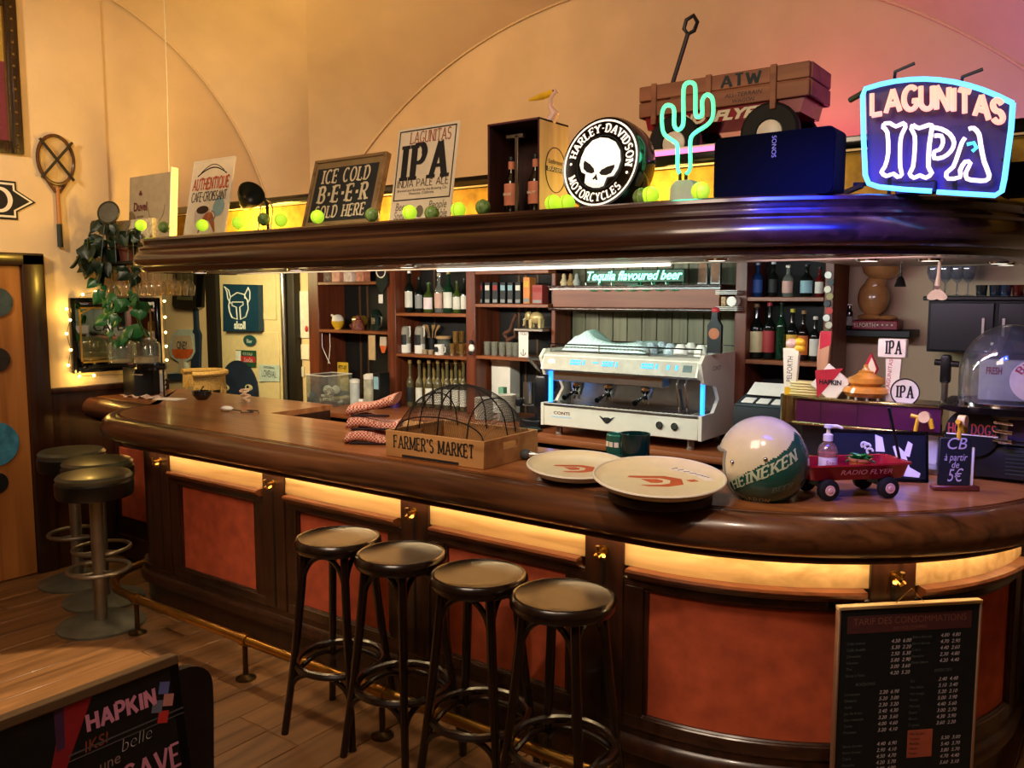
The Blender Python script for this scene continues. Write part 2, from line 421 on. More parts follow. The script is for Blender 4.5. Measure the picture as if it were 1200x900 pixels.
def groin_r(t):
    g = groin(t); return Vector((2 * -2.65 - g.x, g.y, g.z))
N = 28
rows = []
for j in range(9):
    u = j / 8; r = []
    for i in range(N + 1):
        t = i / N; p, q = arch1(t), groin(t)
        m_ = p.lerp(q, u); m_.z += .10 * sin(pi * u) * t; r.append(m_)
    rows.append(r)
va = MB().grid(rows)
rows = []
for j in range(9):
    u = j / 8; r = []
    for i in range(2 * N + 1):
        t = i / (2 * N); p = arch2(t); q = groin(t * 2) if t <= .5 else groin_r((1 - t) * 2)
        m_ = p.lerp(q, u); m_.z += .10 * sin(pi * u) * min(1, 3 * min(t, 1 - t)); r.append(m_)
    rows.append(r)
vb = MB().grid(rows)
va.build('vault_web', PLASTER, cl, ang=60); vb.build('vault_web', PLASTER, cl, ang=60)
EDGE = mat('plaster_edge', 'e3c79a', .8, var=.05)
MB().tube([arch1(i / 40) + Vector((.004, 0, 0)) for i in range(41)], .007, 6).build('arch_bead', EDGE, cl)
MB().tube([arch2(i / 50) - Vector((0, .004, 0)) for i in range(51)], .008, 6).build('arch_bead', EDGE, cl)
# dado on the left wall, door and frame
b = MB().box(XL, XL + .03, 2.53, 3.33, 0, 1.10).box(XL, XL + .05, 2.53, 3.33, 1.10, 1.135, .008)
struct(b.build('trim_1', DARKW))
b = MB().box(XL - .02, XL + .05, 2.40, 2.53, 0, 1.95, .008).box(XL - .02, XL + .05, 1.35, 2.53, 1.88, 1.955, .008).box(XL - .02, XL + .05, 1.30, 1.42, 0, 1.95, .008)
struct(b.build('trim_2', DARKW))
d1 = struct(MB().box(XL - .01, XL + .025, 1.42, 2.40, .005, 1.88, .004).build('door_1', wood('orange_door_wood', '8a5424', 'b8783a', 2, 14, .5)))
for (py, r_, c, nm) in ((354, .085, '3a4a50', 'round_badge'), (421, .07, '2a2420', 'small_plaque'), (520, .13, '3f86a8', 'blue_plaque'), (565, .06, '1c2020', 'round_badge')):
    p = wp(3 if py != 520 else 1, py, X=XL + .03)
    MB().cyl((0, 0, 0), (.012, 0, 0), r_, n=24).build(nm, mat('badge_' + c, c, .4, var=.35), d1, (XL + .025, p.y - .03, p.z))
# door at the back, seen under the canopy
b = MB().box(-6.76, -6.60, YB - .07, YB + .001, 0, 2.12, .008).box(-5.71, -5.55, YB - .07, YB + .001, 0, 2.12, .008).box(-6.76, -5.55, YB - .07, YB, 2.02, 2.14, .008)
struct(b.build('trim_3', mat('door_frame_dark', '1c1712', .5)))
d2 = struct(MB().box(-6.60, -5.71, YB - .03, YB + .005, .005, 2.02, .004).build('door_2', mat('cream_door', 'd9c9a0', .55, var=.05)))
for z0, z1, x0, x1 in ((1.5, 1.92, -6.52, -5.82), (.15, .6, -6.52, -5.82), (.75, 1.4, -6.02, -5.8)):
    MB().box(x0, x1, YB - .038, YB - .03, z0, z1, .006).build('door_panel', mat('cream_door', 'd9c9a0'), d2)
MB().tube([(-5.66, YB - .09, .1), (-5.66, YB - .09, 2.0)], .022, 10).build('metal_edge_strip', STEEL, d2)

LEDGEW = wood('ledge_wood', '44200f', '74432a', 0, 30, .3, coat=.3)
# ================================================================== bar counter
bar = thing('bar_counter', 'long curved dark wood bar counter with red front panels and lit frieze', 'bar counter', (-2.8, 2.6, 0))
def sub(name, b_, m, par=None, ang=38):      # geometry given in room coordinates, stored relative to its thing
    par = par or bar; o = par
    off = Vector((0, 0, 0))
    while o is not None: off += o.location; o = o.parent
    b_.v = [(p[0] - off.x, p[1] - off.y, p[2] - off.z) for p in b_.v]
    return b_.build(name, m, par, ang=ang)
X0, X1, RA, RL = -4.25, -1.28, 1.0, .35
YF = 2.5
S1 = X1 - X0; S2 = S1 + RA * pi / 2; SL = -RL * pi / 2
def path(s, d):
    if s < SL: return (X0 - RL - d, YF + RL + (SL - s))
    if s < 0:
        a = s / RL; return (X0 + (RL + d) * sin(a), YF + RL - (RL + d) * cos(a))
    if s < S1: return (X0 + s, YF - d)
    if s < S2:
        a = (s - S1) / RA; return (X1 + (RA + d) * sin(a), YF + RA - (RA + d) * cos(a))
    return (X1 + RA + d, YF + RA + (s - S2))
def srange(s0, s1, step=.06):
    br = [s0] + [q for q in (SL, 0, S1, S2) if s0 < q < s1] + [s1]; out = []
    for a, c in zip(br, br[1:]):
        curved = (SL <= a < 0) or (S1 <= a < S2)
        n = max(1, int((c - a) / (step if curved else 9)) + (1 if curved else 0))
        out += [a + (c - a) * i / n for i in range(n)]
    return out + [s1]
def swept(prof, s0, s1, pf=path, closed=True, rng=srange):
    """sweeps a closed (offset, height) outline along the bar front"""
    ss = rng(s0, s1); b_ = MB(); k = len(prof); vs = []
    for s_ in ss:
        for d, z in prof: x_, y_ = pf(s_, d); vs.append((x_, y_, z))
    fs = []
    for i in range(len(ss) - 1):
        for j in range(k): fs.append((i * k + j, i * k + (j + 1) % k, (i + 1) * k + (j + 1) % k, (i + 1) * k + j))
    fs += [tuple(range(k)), tuple(range((len(ss) - 1) * k, len(ss) * k))]
    return b_.add(vs, fs)
def rect(d0, d1, z0, z1, b_=.004):
    return [(d0, z0), (d1 - b_, z0), (d1, z0 + b_), (d1, z1 - b_), (d1 - b_, z1), (d0, z1)]
BEG, END = SL - .12, S2 + .9
sub('carcass', swept(rect(-.06, -.02, .02, .93), BEG, END), DARKW)
sub('kickboard', swept(rect(-.08, -.045, .0, .15), BEG, END), wood('kick_wood', '4a2418', '6a3826', 0, 18, .5))
sub('base_moulding', swept([(-.03, .14), (.015, .14), (.02, .16), (.012, .19), (0, .2), (0, .235), (-.03, .235)], BEG, END), DARKW)
TH = lambda deg: S1 + RA * radians(deg)
joints = [0.12, 1.05, 1.94, 2.82, TH(45), TH(90)]
for j in joints[:5]:
    sub('stile', swept(rect(-.03, .012, .23, .93), j - .075, j + .075), DARKW)
    sub('pilaster_groove', swept(rect(.0, .0135, .24, .8, .001), j - .006, j + .006), BLACK)
sub('stile', swept(rect(-.03, .012, .23, .93), TH(88), TH(90) + .3), DARKW)
sub('stile', swept(rect(-.03, .012, .23, .93), SL - .1, SL + .12), DARKW)
for a, c in zip(joints, joints[1:]):
    a += .075; c -= .075
    sub('frieze', swept(rect(-.03, .0, .79, .935), a, c), GOLDW)
    sub('ledge', swept([(-.02, .755), (.018, .757), (.022, .766), (.034, .772), (.038, .782), (.034, .791), (-.02, .795)], a + .02, c - .02), LEDGEW)
    sub('rail', swept(rect(-.03, .006, .225, .275), a, c), DARKWX)
    sub('rail', swept(rect(-.03, .006, .725, .757), a, c), DARKWX)
    sub('frame_side', swept(rect(-.03, .006, .27, .73), a, a + .075), DARKW)
    sub('frame_side', swept(rect(-.03, .006, .27, .73), c - .075, c), DARKW)
    sub('panel', swept(rect(-.03, -.012, .27, .73), a + .06, c - .06), VELVET)
    for z0, z1, p, q in ((.262, .282, a + .07, c - .07), (.715, .735, a + .07, c - .07), (.28, .72, a + .068, a + .088), (.28, .72, c - .088, c - .068)):
        sub('bead', swept(rect(-.02, .0, z0, z1, .005), p, q), DARKW)
for j in joints[:5]:
    hx, hy = path(j, .012); nx, ny = path(j, 1.012); n_ = Vector((nx - hx, ny - hy, 0)); t_ = Vector((-n_.y, n_.x, 0)); c_ = Vector((hx, hy, .835))
    b = MB().tube([c_ + n_ * .0, c_ + n_ * .006], .016, 12)
    b.tube([c_, c_ + n_ * .028, c_ + n_ * .04 + Vector((0, 0, .006)), c_ + n_ * .043 + Vector((0, 0, .024))], [.007, .006, .006, .008], 8)
    for sg in (-1, 1): b.tube([c_ + Vector((0, 0, -.012)), c_ + n_ * .02 + t_ * sg * .01 + Vector((0, 0, -.026)), c_ + n_ * .03 + t_ * sg * .016 + Vector((0, 0, -.012))], [.006, .005, .007], 8)
    b.box(-.001, .001, -.001, .001, 0, .001) if False else None
    sub('coat_hook', b, BRASS)
NOSE = [(-.1, .93), (.066, .93), (.07, .897), (.085, .897), (.09, .906), (.084, .915), (.09, .922), (.118, .927), (.15, .938), (.176, .957), (.19, .982), (.19, 1.003), (.18, 1.028), (.162, 1.046), (.14, 1.056), (.122, 1.058), (.112, 1.052), (.106, 1.058), (.1, 1.058), (.096, 1.046), (.085, 1.03), (.06, 1.029), (-.1, 1.029)]
NOSEW = wood('nose_wood', '331b0f', '6a4026', 0, 26, .3, coat=.3)
sub('nose_moulding', swept(NOSE, BEG, END), NOSEW)
sub('led_strip', swept(rect(.052, .062, .912, .92, .001), 0, TH(88)), LED)
# side run of the counter against the left wall
YS = 2.91
def path2(s, d): return (XL + s, YS - d)
R2 = lambda a, c: [a, c]
L2 = .86
sub('nose_moulding', swept(NOSE, 0.032, L2, path2, rng=R2), NOSEW)
sub('carcass', swept(rect(-.06, -.0, .02, .93), .055, L2, path2, rng=R2), DARKW)
sub('frieze', swept(rect(-.0, .008, .79, .93), .055, L2, path2, rng=R2), GOLDW)
sub('ledge', swept(rect(-.0, .036, .762, .79), .2, L2, path2, rng=R2), LEDGEW)
sub('kickboard', swept(rect(-.0, .02, .0, .15), .055, L2, path2, rng=R2), DARKW)
sub('panel', swept(rect(-.0, .008, .27, .73), .12, .6, path2, rng=R2), VELVET)
sub('led_strip', swept(rect(.052, .062, .912, .92, .001), .2, .75, path2, rng=R2), LED)
# top board
top = [(XL + .032, YS - .09), (X0 - RL - .09 + .02, YS - .09)]
top += [path(SL + (0 - SL) * i / 8, .09) for i in range(9)] + [path(S1 + RA * pi / 2 * i / 20, .09) for i in range(21)] + [path(S2 + .9, .09)]
top += [(-.8, 4.1), (-.8, 3.7), (-1.21, 3.7), (-1.21, 2.97), (-3.82, 2.97), (-3.82, 3.42), (XL + .032, 3.40)]
sub('bar_top', MB().slab(top, 1.03, 1.06), TOPW)
# service side under the top
sub('back_panel', MB().box(-3.8, -1.23, 2.90, 2.93, .1, 1.03), DARKWX)
sub('work_shelf', MB().box(-3.75, -1.36, 2.93, 3.2, .86, .9, .004), BLACK)
sub('end_panel', MB().box(-3.86, -3.82, 2.95, 3.4, .02, 1.03), DARKW)

# foot rail
fr = thing('foot_rail', 'brass foot rail running low along the front of the bar', 'foot rail', (-3.0, 2.25, 0))
zr = .18
pts = [(-4.52, 2.62, zr), (-4.47, 2.46, zr), (-4.36, 2.33, zr), (-4.2, 2.26, zr), (-4.0, 2.25, zr)] + [(-4 + .25 * i, 2.25, zr) for i in range(1, 11)]
pts += [(-1.28 + 1.25 * sin(radians(a)), 3.5 - 1.25 * cos(radians(a)), zr) for a in range(0, 62, 6)]
sub('rail', MB().tube(pts, .021, 12), BRASS, fr)
for (px_, py_) in ((-4.0, 2.25), (-3.12, 2.25), (-2.27, 2.25), (-1.40, 2.25), (-.5, 2.52)):
    sub('post', MB().cyl((px_, py_, .006), (px_, py_, zr - .01), .012).lathe([(0, .0), (.045, .0), (.045, .006), (.02, .014), (.012, .02)], 20, (px_, py_, 0)), mat('old_brass', '4a3a22', .4, .9), fr)
    sub('saddle', MB().cyl((px_ - .022, py_, zr), (px_ + .022, py_, zr), .027), BRASS, fr)

# ================================================================== canopy
can = thing('bar_canopy', 'dark moulded wooden canopy hanging over the bar with signs standing on it', 'canopy', (-2.5, 2.6, 1.825))
CX0, CX1, CR, CL, CY = -4.2, -1.25, .93, .24, 2.55
T1 = CX1 - CX0; T2 = T1 + CR * pi / 2; TL_ = -CL * pi / 2
def cpath(s, d):
    if s < TL_: return (CX0 - CL - d, CY + CL + (TL_ - s))
    if s < 0:
        a = s / CL; return (CX0 + (CL + d) * sin(a), CY + CL - (CL + d) * cos(a))
    if s < T1: return (CX0 + s, CY - d)
    if s < T2:
        a = (s - T1) / CR; return (CX1 + (CR + d) * sin(a), CY + CR - (CR + d) * cos(a))
    return (CX1 + CR + d, CY + CR + (s - T2))
def crange(s0, s1):
    out = []
    for a, c, n in ((s0, TL_, 1), (TL_, 0, 8), (0, T1, 1), (T1, T2, 24), (T2, s1, 1)):
        out += [a + (c - a) * i / n for i in range(n)]
    return out + [s1]
CP = [(-.06, 2.005), (.026, 2.004), (.034, 1.998), (.036, 1.988), (.028, 1.978), (.024, 1.966), (.03, 1.958), (.046, 1.956), (.05, 1.948), (.046, 1.938), (.058, 1.926), (.072, 1.906), (.076, 1.886), (.070, 1.866), (.056, 1.852), (.040, 1.848), (.038, 1.838), (.03, 1.826), (-.06, 1.825)]
sub('moulding', swept(CP, TL_ - .4, T2 + .5, cpath, rng=crange), DARKWX, can)
outl = [cpath(s_, -.05) for s_ in crange(TL_ - .35, T2 + .5)]
outl_ = outl + [(-.37, 4.0), (CX0 - CL + .05, 4.0)] if False else outl
poly = outl + [(outl[-1][0], 4.0), (-1.0, 4.0), (-1.0, 3.22), (outl[0][0], 3.22)]
sub('soffit', MB().slab(poly, 1.83, 1.85), mat('soffit_paint', '8a7a66', .35, var=.05), can)
sub('top_board', MB().slab(poly, 1.98, 2.0), DARKWX, can)
sub('light_tube', MB().cyl((-2.62, 3.0, 1.818), (-1.45, 3.0, 1.82), .007, n=10), WHITELED, can)
for x_, y_ in ((-4.05, 2.72), (-3.3, 2.74), (-2.55, 2.72), (-1.2, 2.85), (-.78, 3.2), (-.60, 3.30), (-.44, 3.75), (-.44, 3.95)):
    d_ = sub('downlight', MB().lathe([(0, 1.827), (.03, 1.827), (.034, 1.822), (.042, 1.822), (.046, 1.83)], 20, (x_, y_, 0)), CHROME, can)
    sub('lens', MB().lathe([(0, 1.826), (.028, 1.8255), (.028, 1.822), (0, 1.8215)], 16, (x_, y_, 0)), WHITELED, d_)
for x_, y_ in ((-3.3, 2.74), (-2.55, 2.72), (-.7, 3.1)):
    lamp('SPOT', (x_, y_, 1.81), (x_, y_ - .02, 1.0), 8, 'ffe6c0', .03, spot=90, blend=.6, name='downlight_beam')
# raised riser behind the signs with a black ledge, faced with cork-gold panels
hd = struct(MB().box(-5.17, .6, 3.27, YB - .02, 1.97, 2.25).build('trim_4', DARKWX))
cork = mat('cork_gold', 'a8822e', .8, var=.35, scale=18)
for i in range(6): MB().box(-5.165 + .96 * i, -5.165 + .96 * (i + 1) - .006, 3.255, 3.27, 2.0, 2.215, .002).build('riser_panel', cork, hd)
b = MB()
b.box(-5.2, .6, 3.235, 3.30, 2.225, 2.27, .005)
b.build('ledge_rail', BLACKG, hd); MB().box(-5.19, .6, 3.232, 3.236, 2.216, 2.223).build('ledge_bead', EDGE, hd)
MB().box(-5.17, -4.4, 3.0, 3.27, 1.97, 2.0).build('ledge_board', DARKWX, hd)
MB().box(-4.4, -.5, 3.19, 3.215, 2.0, 2.008).build('led_strip', glow('yellow_led', 'ffc83a', 3), hd)

# ================================================================== back counter and cabinets
ZC = .95
bc = thing('back_counter', 'brown wooden back counter behind the bar under the bottle shelves', 'counter', (-3.2, 4.1, 0))
sub('counter_top', MB().box(-4.70, -1.13, 3.74, YB - .16, .915, ZC, .006), REDWX, bc)
sub('front', MB().box(-4.66, -1.13, 3.80, 3.84, .1, .915), mat('counter_front', '1a1512', .6), bc)
sub('side', MB().box(-4.66, -4.62, 3.84, YB - .17, .1, .915), DARKW, bc)
sub('plinth', MB().box(-4.62, -1.13, 3.88, 3.9, 0, .1), BLACK, bc)
for i in range(4):
    dr = sub('door', MB().box(-4.60 + i * .8, -4.60 + i * .8 + .77, 3.785, 3.80, .14, .89, .004), mat('counter_door', '241a14', .5), bc)
    sub('handle', MB().box(-4.25 + i * .8, -4.13 + i * .8, 3.77, 3.786, .82, .835, .003), STEEL, dr)
YP, YQ = 4.2, 4.46
def cabx(px): return wp(px, 400, Y=YP).x
cab = thing('bottle_cabinet', 'tall red-brown wooden shelving with three open bays left of the coffee machine', 'shelving', (cabx(460), 4.3, ZC))
TOPZ = 1.95
PX = [(362, 374), (454, 464), (546, 557)]
posts = [(cabx(a), cabx(c)) for a, c in PX]
for a, c in posts: sub('post', MB().box(a, c, YP, YQ, ZC, TOPZ, .004), REDW, cab)
xr = cabx(642)
sub('post', MB().box(xr - .03, xr, YP + .08, YQ, ZC + .45, TOPZ, .004), REDW, cab)
sub('back_panel', MB().box(posts[0][0], xr, YQ, YQ + .015, ZC, TOPZ), wood('cabinet_back', '0c0a09', '17130f', 2, 22, .7), cab)
for xx in (cabx(392), cabx(401), cabx(425), cabx(480), cabx(580), cabx(588), cabx(602), cabx(625)):
    sub('chain_strip', MB().box(xx - .008, xx + .008, YQ - .006, YQ, ZC, TOPZ), mat('tan_strip', '5a4028', .6), cab)
ZS = {}
for nm, a, c, pys in (('a', posts[0][1], posts[1][0], (330, 387)), ('b', posts[1][1], posts[2][0], (367, 416)), ('c', posts[2][1], xr, (317, 356, 418))):
    for py in pys:
        pxm = {'a': 410, 'b': 505, 'c': 590}[nm]; z = wp(pxm, py, Y=YP).z; ZS[nm + str(py)] = z
        xx1 = c - (.09 if py == 330 else 0)
        sub('shelf', MB().box(a, xx1, YP, YQ, z - .022, z, .003), REDWX, cab)
sub('top_board', MB().box(posts[0][0], xr, YP, YQ, TOPZ - .02, TOPZ), REDWX, cab)
# coffee machine bay: panelled back, mantel board
esp = thing('mantel_unit', 'dark mantel board with framed brown panel above the coffee machine', 'mantel', ((xr + cabx(862)) / 2, 4.3, ZC))
xe0, xe1 = xr + .005, cabx(862)
nb = 12
for i in range(nb):
    w_ = (xe1 - xe0) / nb; sub('board', MB().box(xe0 + i * w_, xe0 + (i + 1) * w_ - .004, YQ, YQ + .018, ZC, TOPZ, .003), wood('green_brown_board', '4a4a32', '77765a', 2, 20, .5), esp)
zm0, zm1 = wp(740, 361, Y=YP - .02).z, wp(740, 337, Y=YP - .02).z
xm0, xm1 = wp(641, 350, Y=YP - .05).x, wp(845, 350, Y=YP - .05).x
sub('panel', MB().box(xm0 + .02, xm1 - .02, YP - .02, YQ, zm0, zm1, .004), wood('mantel_panel', '6a3420', '8a4c30', 0, 12, .45), esp)
sub('cornice', MB().box(xm0, xm1, YP - .055, YQ, zm1, zm1 + .014, .005).box(xm0 + .01, xm1 - .01, YP - .04, YQ, zm1 - .012, zm1), DARKWX, esp)
sub('base_moulding', MB().box(xm0, xm1, YP - .04, YQ, zm0 - .018, zm0, .005), DARKWX, esp)
# right-hand bay
cab2 = thing('bottle_cabinet', 'narrow red-brown wooden shelving bay right of the coffee machine', 'shelving', (cabx(915), 4.3, ZC))
p2 = [(cabx(860), cabx(874)), (cabx(964), cabx(975))]
for a, c in p2: sub('post', MB().box(a, c, YP, YQ, ZC, TOPZ, .004), REDW, cab2)
sub('back_panel', MB().box(p2[0][1], p2[1][0], YQ, YQ + .015, ZC, TOPZ), wood('cabinet_back', '17120e', '2c221a'), cab2)
for py in (348, 423):
    z = wp(915, py, Y=YP).z; ZS['d' + str(py)] = z
    sub('shelf', MB().box(p2[0][1], p2[1][0], YP, YQ, z - .022, z, .003), REDWX, cab2)
caps = ['d8d4c8', '2a2a2c', 'c8c0a8', '8a7a4a', '222428', 'b02a24', 'd8d4c8', 'c2b8a0', '6a5a30', '2c3c6a']
xcap = (p2[1][0] + p2[1][1]) / 2
for i in range(15):
    z = 1.80 - i * .034
    sub('bottle_cap', MB().cyl((xcap + (.006 if i % 2 else -.006), YP - .008, z), (xcap + (.006 if i % 2 else -.006), YP, z), .0165, n=14), mat('cap_' + caps[i % 10], caps[i % 10], .4, .2), cab2)
# ================================================================== stools
STOOLW = wood('stool_wood', '0c0706', '1f110b', 2, 40, .25, coat=.35)
SEATW = wood('stool_seat_wood', '150d09', '281b13', 0, 18, .36, coat=.15)
st = thing('bentwood_stool', 'tall black bentwood bar stool with round brown seat, farthest left of the four', 'stool', (0, 0, 0), group='bentwood stools along the bar')
SH = .765
MB().lathe([(0, SH - .006), (.08, SH - .008), (.142, SH - .004), (.15, SH)], 40).build('seat', SEATW, st)
MB().lathe([(.148, SH - .005), (.152, SH + .003), (.16, SH + .002), (.168, SH - .008), (.17, SH - .028), (.164, SH - .04), (.15, SH - .044), (.1, SH - .03), (0, SH - .03)], 40).build('seat_rim', STOOLW, st)
LEGT, LEGB, RZ = .128, .222, .27
def legp(k, z):
    a = pi / 4 + k * pi / 2 + .12; t = 1 - z / SH; r = LEGT + (LEGB - LEGT) * t ** 1.25
    return Vector((r * cos(a), r * sin(a), z))
lm = MB().tube([legp(0, SH * i / 10) for i in range(10)] + [legp(0, SH - .03)], [.0145] * 5 + [.0165] * 6, 10).mesh('leg', STOOLW)
for k in range(4): link('leg', lm, st, rot=(0, 0, k * pi / 2))
rr = hypot(*legp(0, RZ)[:2]) - .012
MB().tube([(rr * cos(a * pi / 20), rr * sin(a * pi / 20), RZ) for a in range(40)], .0145, 8, closed=True).build('foot_ring', STOOLW, st)
MB().lathe([(rr - .02, RZ - .006), (rr - .008, RZ + .004), (rr - .03, RZ + .006), (rr - .03, RZ - .006)], 40).build('ring_lip', SEATW, st) if False else None
def brace(ztop, zlow, inset):
    b_ = MB(); p = legp(0, zlow); q = legp(1, zlow); a = legp(0, ztop); c = legp(1, ztop); pts = []
    for i in range(17):
        t = i / 16; m_ = p.lerp(q, t) * 1.0; h = sin(pi * t) ** .55
        e = p.lerp(q, .5 - .5 * cos(pi * t)); f = a.lerp(c, .5 - .5 * cos(pi * t))
        w_ = e.lerp(f, h); w_.x *= inset; w_.y *= inset; pts.append(w_)
    return b_.tube(pts, .0105, 8)
bm1 = brace(SH - .055, SH - .26, 1.0).mesh('seat_brace', STOOLW); bm2 = brace(RZ - .015, RZ - .13, 1.0).mesh('ring_brace', STOOLW)
for k in range(4): link('seat_brace', bm1, st, rot=(0, 0, k * pi / 2)); link('ring_brace', bm2, st, rot=(0, 0, k * pi / 2))
spots = [((396, 629), 'farthest left of the four', .1), ((470, 648), 'second from the left of the four', -.12), ((561, 672), 'third from the left of the four', .05), ((660, 697), 'farthest right and nearest of the four', -.06)]
for i, (p, w_, rz) in enumerate(spots):
    o = st if i == 0 else copy_tree(st)
    q = wp(p[0], p[1], Z=SH); o.location = (q.x, q.y, 0); o.rotation_euler = (0, 0, rz)
    o['label'] = 'tall black bentwood bar stool with round brown seat, ' + w_
ms = thing('pedestal_stool', '', 'stool', group='pedestal stools at the left end of the bar')
VINYL = mat('olive_vinyl', '4a4c3c', .3, var=.12, coat=.3); OLDST = mat('worn_steel', '8d8576', .42, .85, var=.2, scale=9)
MB().lathe([(0, .80), (.12, .805), (.17, .80), (.183, .785), (.178, .768)], 40).build('cushion', VINYL, ms)
MB().lathe([(.178, .77), (.186, .76), (.185, .70), (.178, .685), (.1, .675), (0, .675)], 40).build('seat_band', mat('black_vinyl', '101210', .35), ms)
MB().cyl((0, 0, .02), (0, 0, .68), .032, n=24).lathe([(.032, .03), (.05, .028), (.05, .02)], 24).build('column', OLDST, ms)
MB().lathe([(0, .034), (.06, .032), (.2, .018), (.213, .012), (.213, 0), (0, 0)], 48).build('base', mat('worn_grey_base', '6a6c60', .5, .5, var=.25, scale=12), ms)
MB().tube([(.147 * cos(a * pi / 20), .147 * sin(a * pi / 20), .30) for a in range(40)], .011, 8, closed=True).build('foot_ring', OLDST, ms)
spk = MB().tube([(.03, 0, .285), (.09, 0, .285), (.147, 0, .30)], .008, 8).mesh('spoke', OLDST)
for k in range(3): link('spoke', spk, ms, rot=(0, 0, k * 2.094 + .4))
for i, (xy, w_) in enumerate((((-4.255, 2.2), 'nearest the camera'), ((-4.6, 2.40), 'in the middle of the three'), ((-5.02, 2.47), 'farthest back by the left wall'))):
    o = ms if i == 0 else copy_tree(ms)
    o.location = (xy[0], xy[1], 0); o['label'] = 'steel pedestal stool with olive cushion seat, ' + w_

# ================================================================== front left: A-board and chair
P0, P1 = wp(0, 842, Z=.95), wp(207, 766, Z=.95)
ay = P1.y; ax = P1.x; Lb = .75
M = Matrix.Translation((ax, ay - Lb / 2, .95)) @ Matrix(((0, sin(.16), cos(.16)), (1, 0, 0), (0, cos(.16), -sin(.16)))).to_4x4()
# local frame: x along the top edge towards the bar, y up the board, z out of its face
M = Matrix.Translation((ax + .153, ay - Lb / 2, .01)) @ Matrix(((0, -sin(.16), cos(.16)), (1, 0, 0), (0, cos(.16), sin(.16)))).to_4x4()
ab = thing('chalkboard_easel', 'leaning black chalkboard with pink lettering and wooden top rail in the lower left corner', 'board', M=M)
BH = .952
MB().box(-Lb / 2, Lb / 2, .01, BH - .02, -.012, 0).build('board', mat('chalk_black', '0c1014', .6, var=.2), ab)
MB().box(-Lb / 2, Lb / 2, BH - .02, BH, -.03, .004, .002).build('top_rail', wood('rail_wood', '5a4630', '7a6244', 0, 20, .5), ab)
for sx in (-1, 1): MB().box(sx * (Lb / 2 - .012) - .012, sx * (Lb / 2 - .012) + .012, 0, BH - .02, -.03, .0, .002).build('side_rail', mat('navy_rail', '14162a', .5), ab)
q = None
MB().box(-Lb / 2 + .0, -Lb / 2 + .075, BH - .05, BH + .012, -.034, .012, .004).build('board_clip', BLACK, ab)
leg_ = MB()
for sx in (-1, 1): leg_.tube([(sx * .3, BH - .06, -.03), (sx * .3, .10, -.13)], .012, 6)
leg_.build('rear_leg', DARKW, ab)
PINK = mat('pink_paint', 'f2a4d0', .7); ORNG = mat('rust_chalk', 'a0503a', .8); WCH = mat('white_chalk', 'f4eef4', .8)
def lp(M, px, py, ax=2):
    """local coordinates where a photo sight line meets the face of a thing (its plane ax = 0)"""
    Mi = M.inverted(); o = Mi @ Vector((0, 0, H)); d = Mi.to_3x3() @ (FW + RT * ((px - 600) / FPX) + UP * ((450 - py) / FPX))
    t = -o[ax] / d[ax]; return o + d * t
def flat(o): o.rotation_euler = (-pi / 2, 0, 0); return o
c0, c1 = lp(M, 102, 855), lp(M, 181, 809); hh = .033
o = flat(put_letters('HAPKIN', hh, (c1 - c0).length * 1.0, PINK, ab, ((c0.x + c1.x) / 2, lp(M, 145, 838).y - .004, .0012), thick=.26, thin=.2, serif=0, gap=.12)); o['label'] = 'pink painted word'
q = lp(M, 150, 850); MB().box(-.12, .12, q.y - .012, q.y - .009, .0005, .001).box(-.12, .12, q.y - .022, q.y - .02, .0005, .001).build('underline', mat('grey_chalk', '5a5860', .8), ab, (q.x, 0, 0))
for (px_, py_, c) in ((192, 806, '6a78c8'), (197, 820, 'e0a0a0'), (184, 828, '7a88a8'), (191, 840, 'd83a3a')):
    q = lp(M, px_, py_); MB().box(-.011, .011, -.012, .012, .0005, .0012).build('painted_square', mat('sq_' + c, c, .7), ab, (q.x, q.y, 0)).rotation_euler = (0, 0, -.3)
q = lp(M, 160, 873); text('belle', .036, WCH, ab, (q.x, q.y, .001), (0, 0, .05), shear=.3, bold=-.001)
q = lp(M, 128, 893); text('une', .03, mat('tan_chalk', 'a08a88', .8), ab, (q.x, q.y - .01, .001), (0, 0, .05), shear=.2)
q = lp(M, 113, 876); text('IKS!', .03, ORNG, ab, (q.x, q.y, .001), (0, 0, .05), shear=.2)
q = lp(M, 178, 893); o = flat(put_letters('CAVE', .045, .13, PINK, ab, (q.x, q.y - .03, .001), thick=.2, thin=.12, serif=0))
c = [lp(M, *p) for p in ((75, 818), (112, 803), (78, 900), (75, 900))]
MB().slab([(p.x, p.y) for p in c[:3]] + [(c[2].x - .03, c[2].y)], .0004, .0008).build('red_stripe', mat('red_print', 'a02028', .7), ab)
c = [lp(M, *p) for p in ((62, 826), (74, 820), (76, 876), (66, 882))]
MB().slab([(p.x, p.y) for p in c], .0004, .0009).build('violet_stripe', mat('violet_print', '4a2c58', .7), ab)
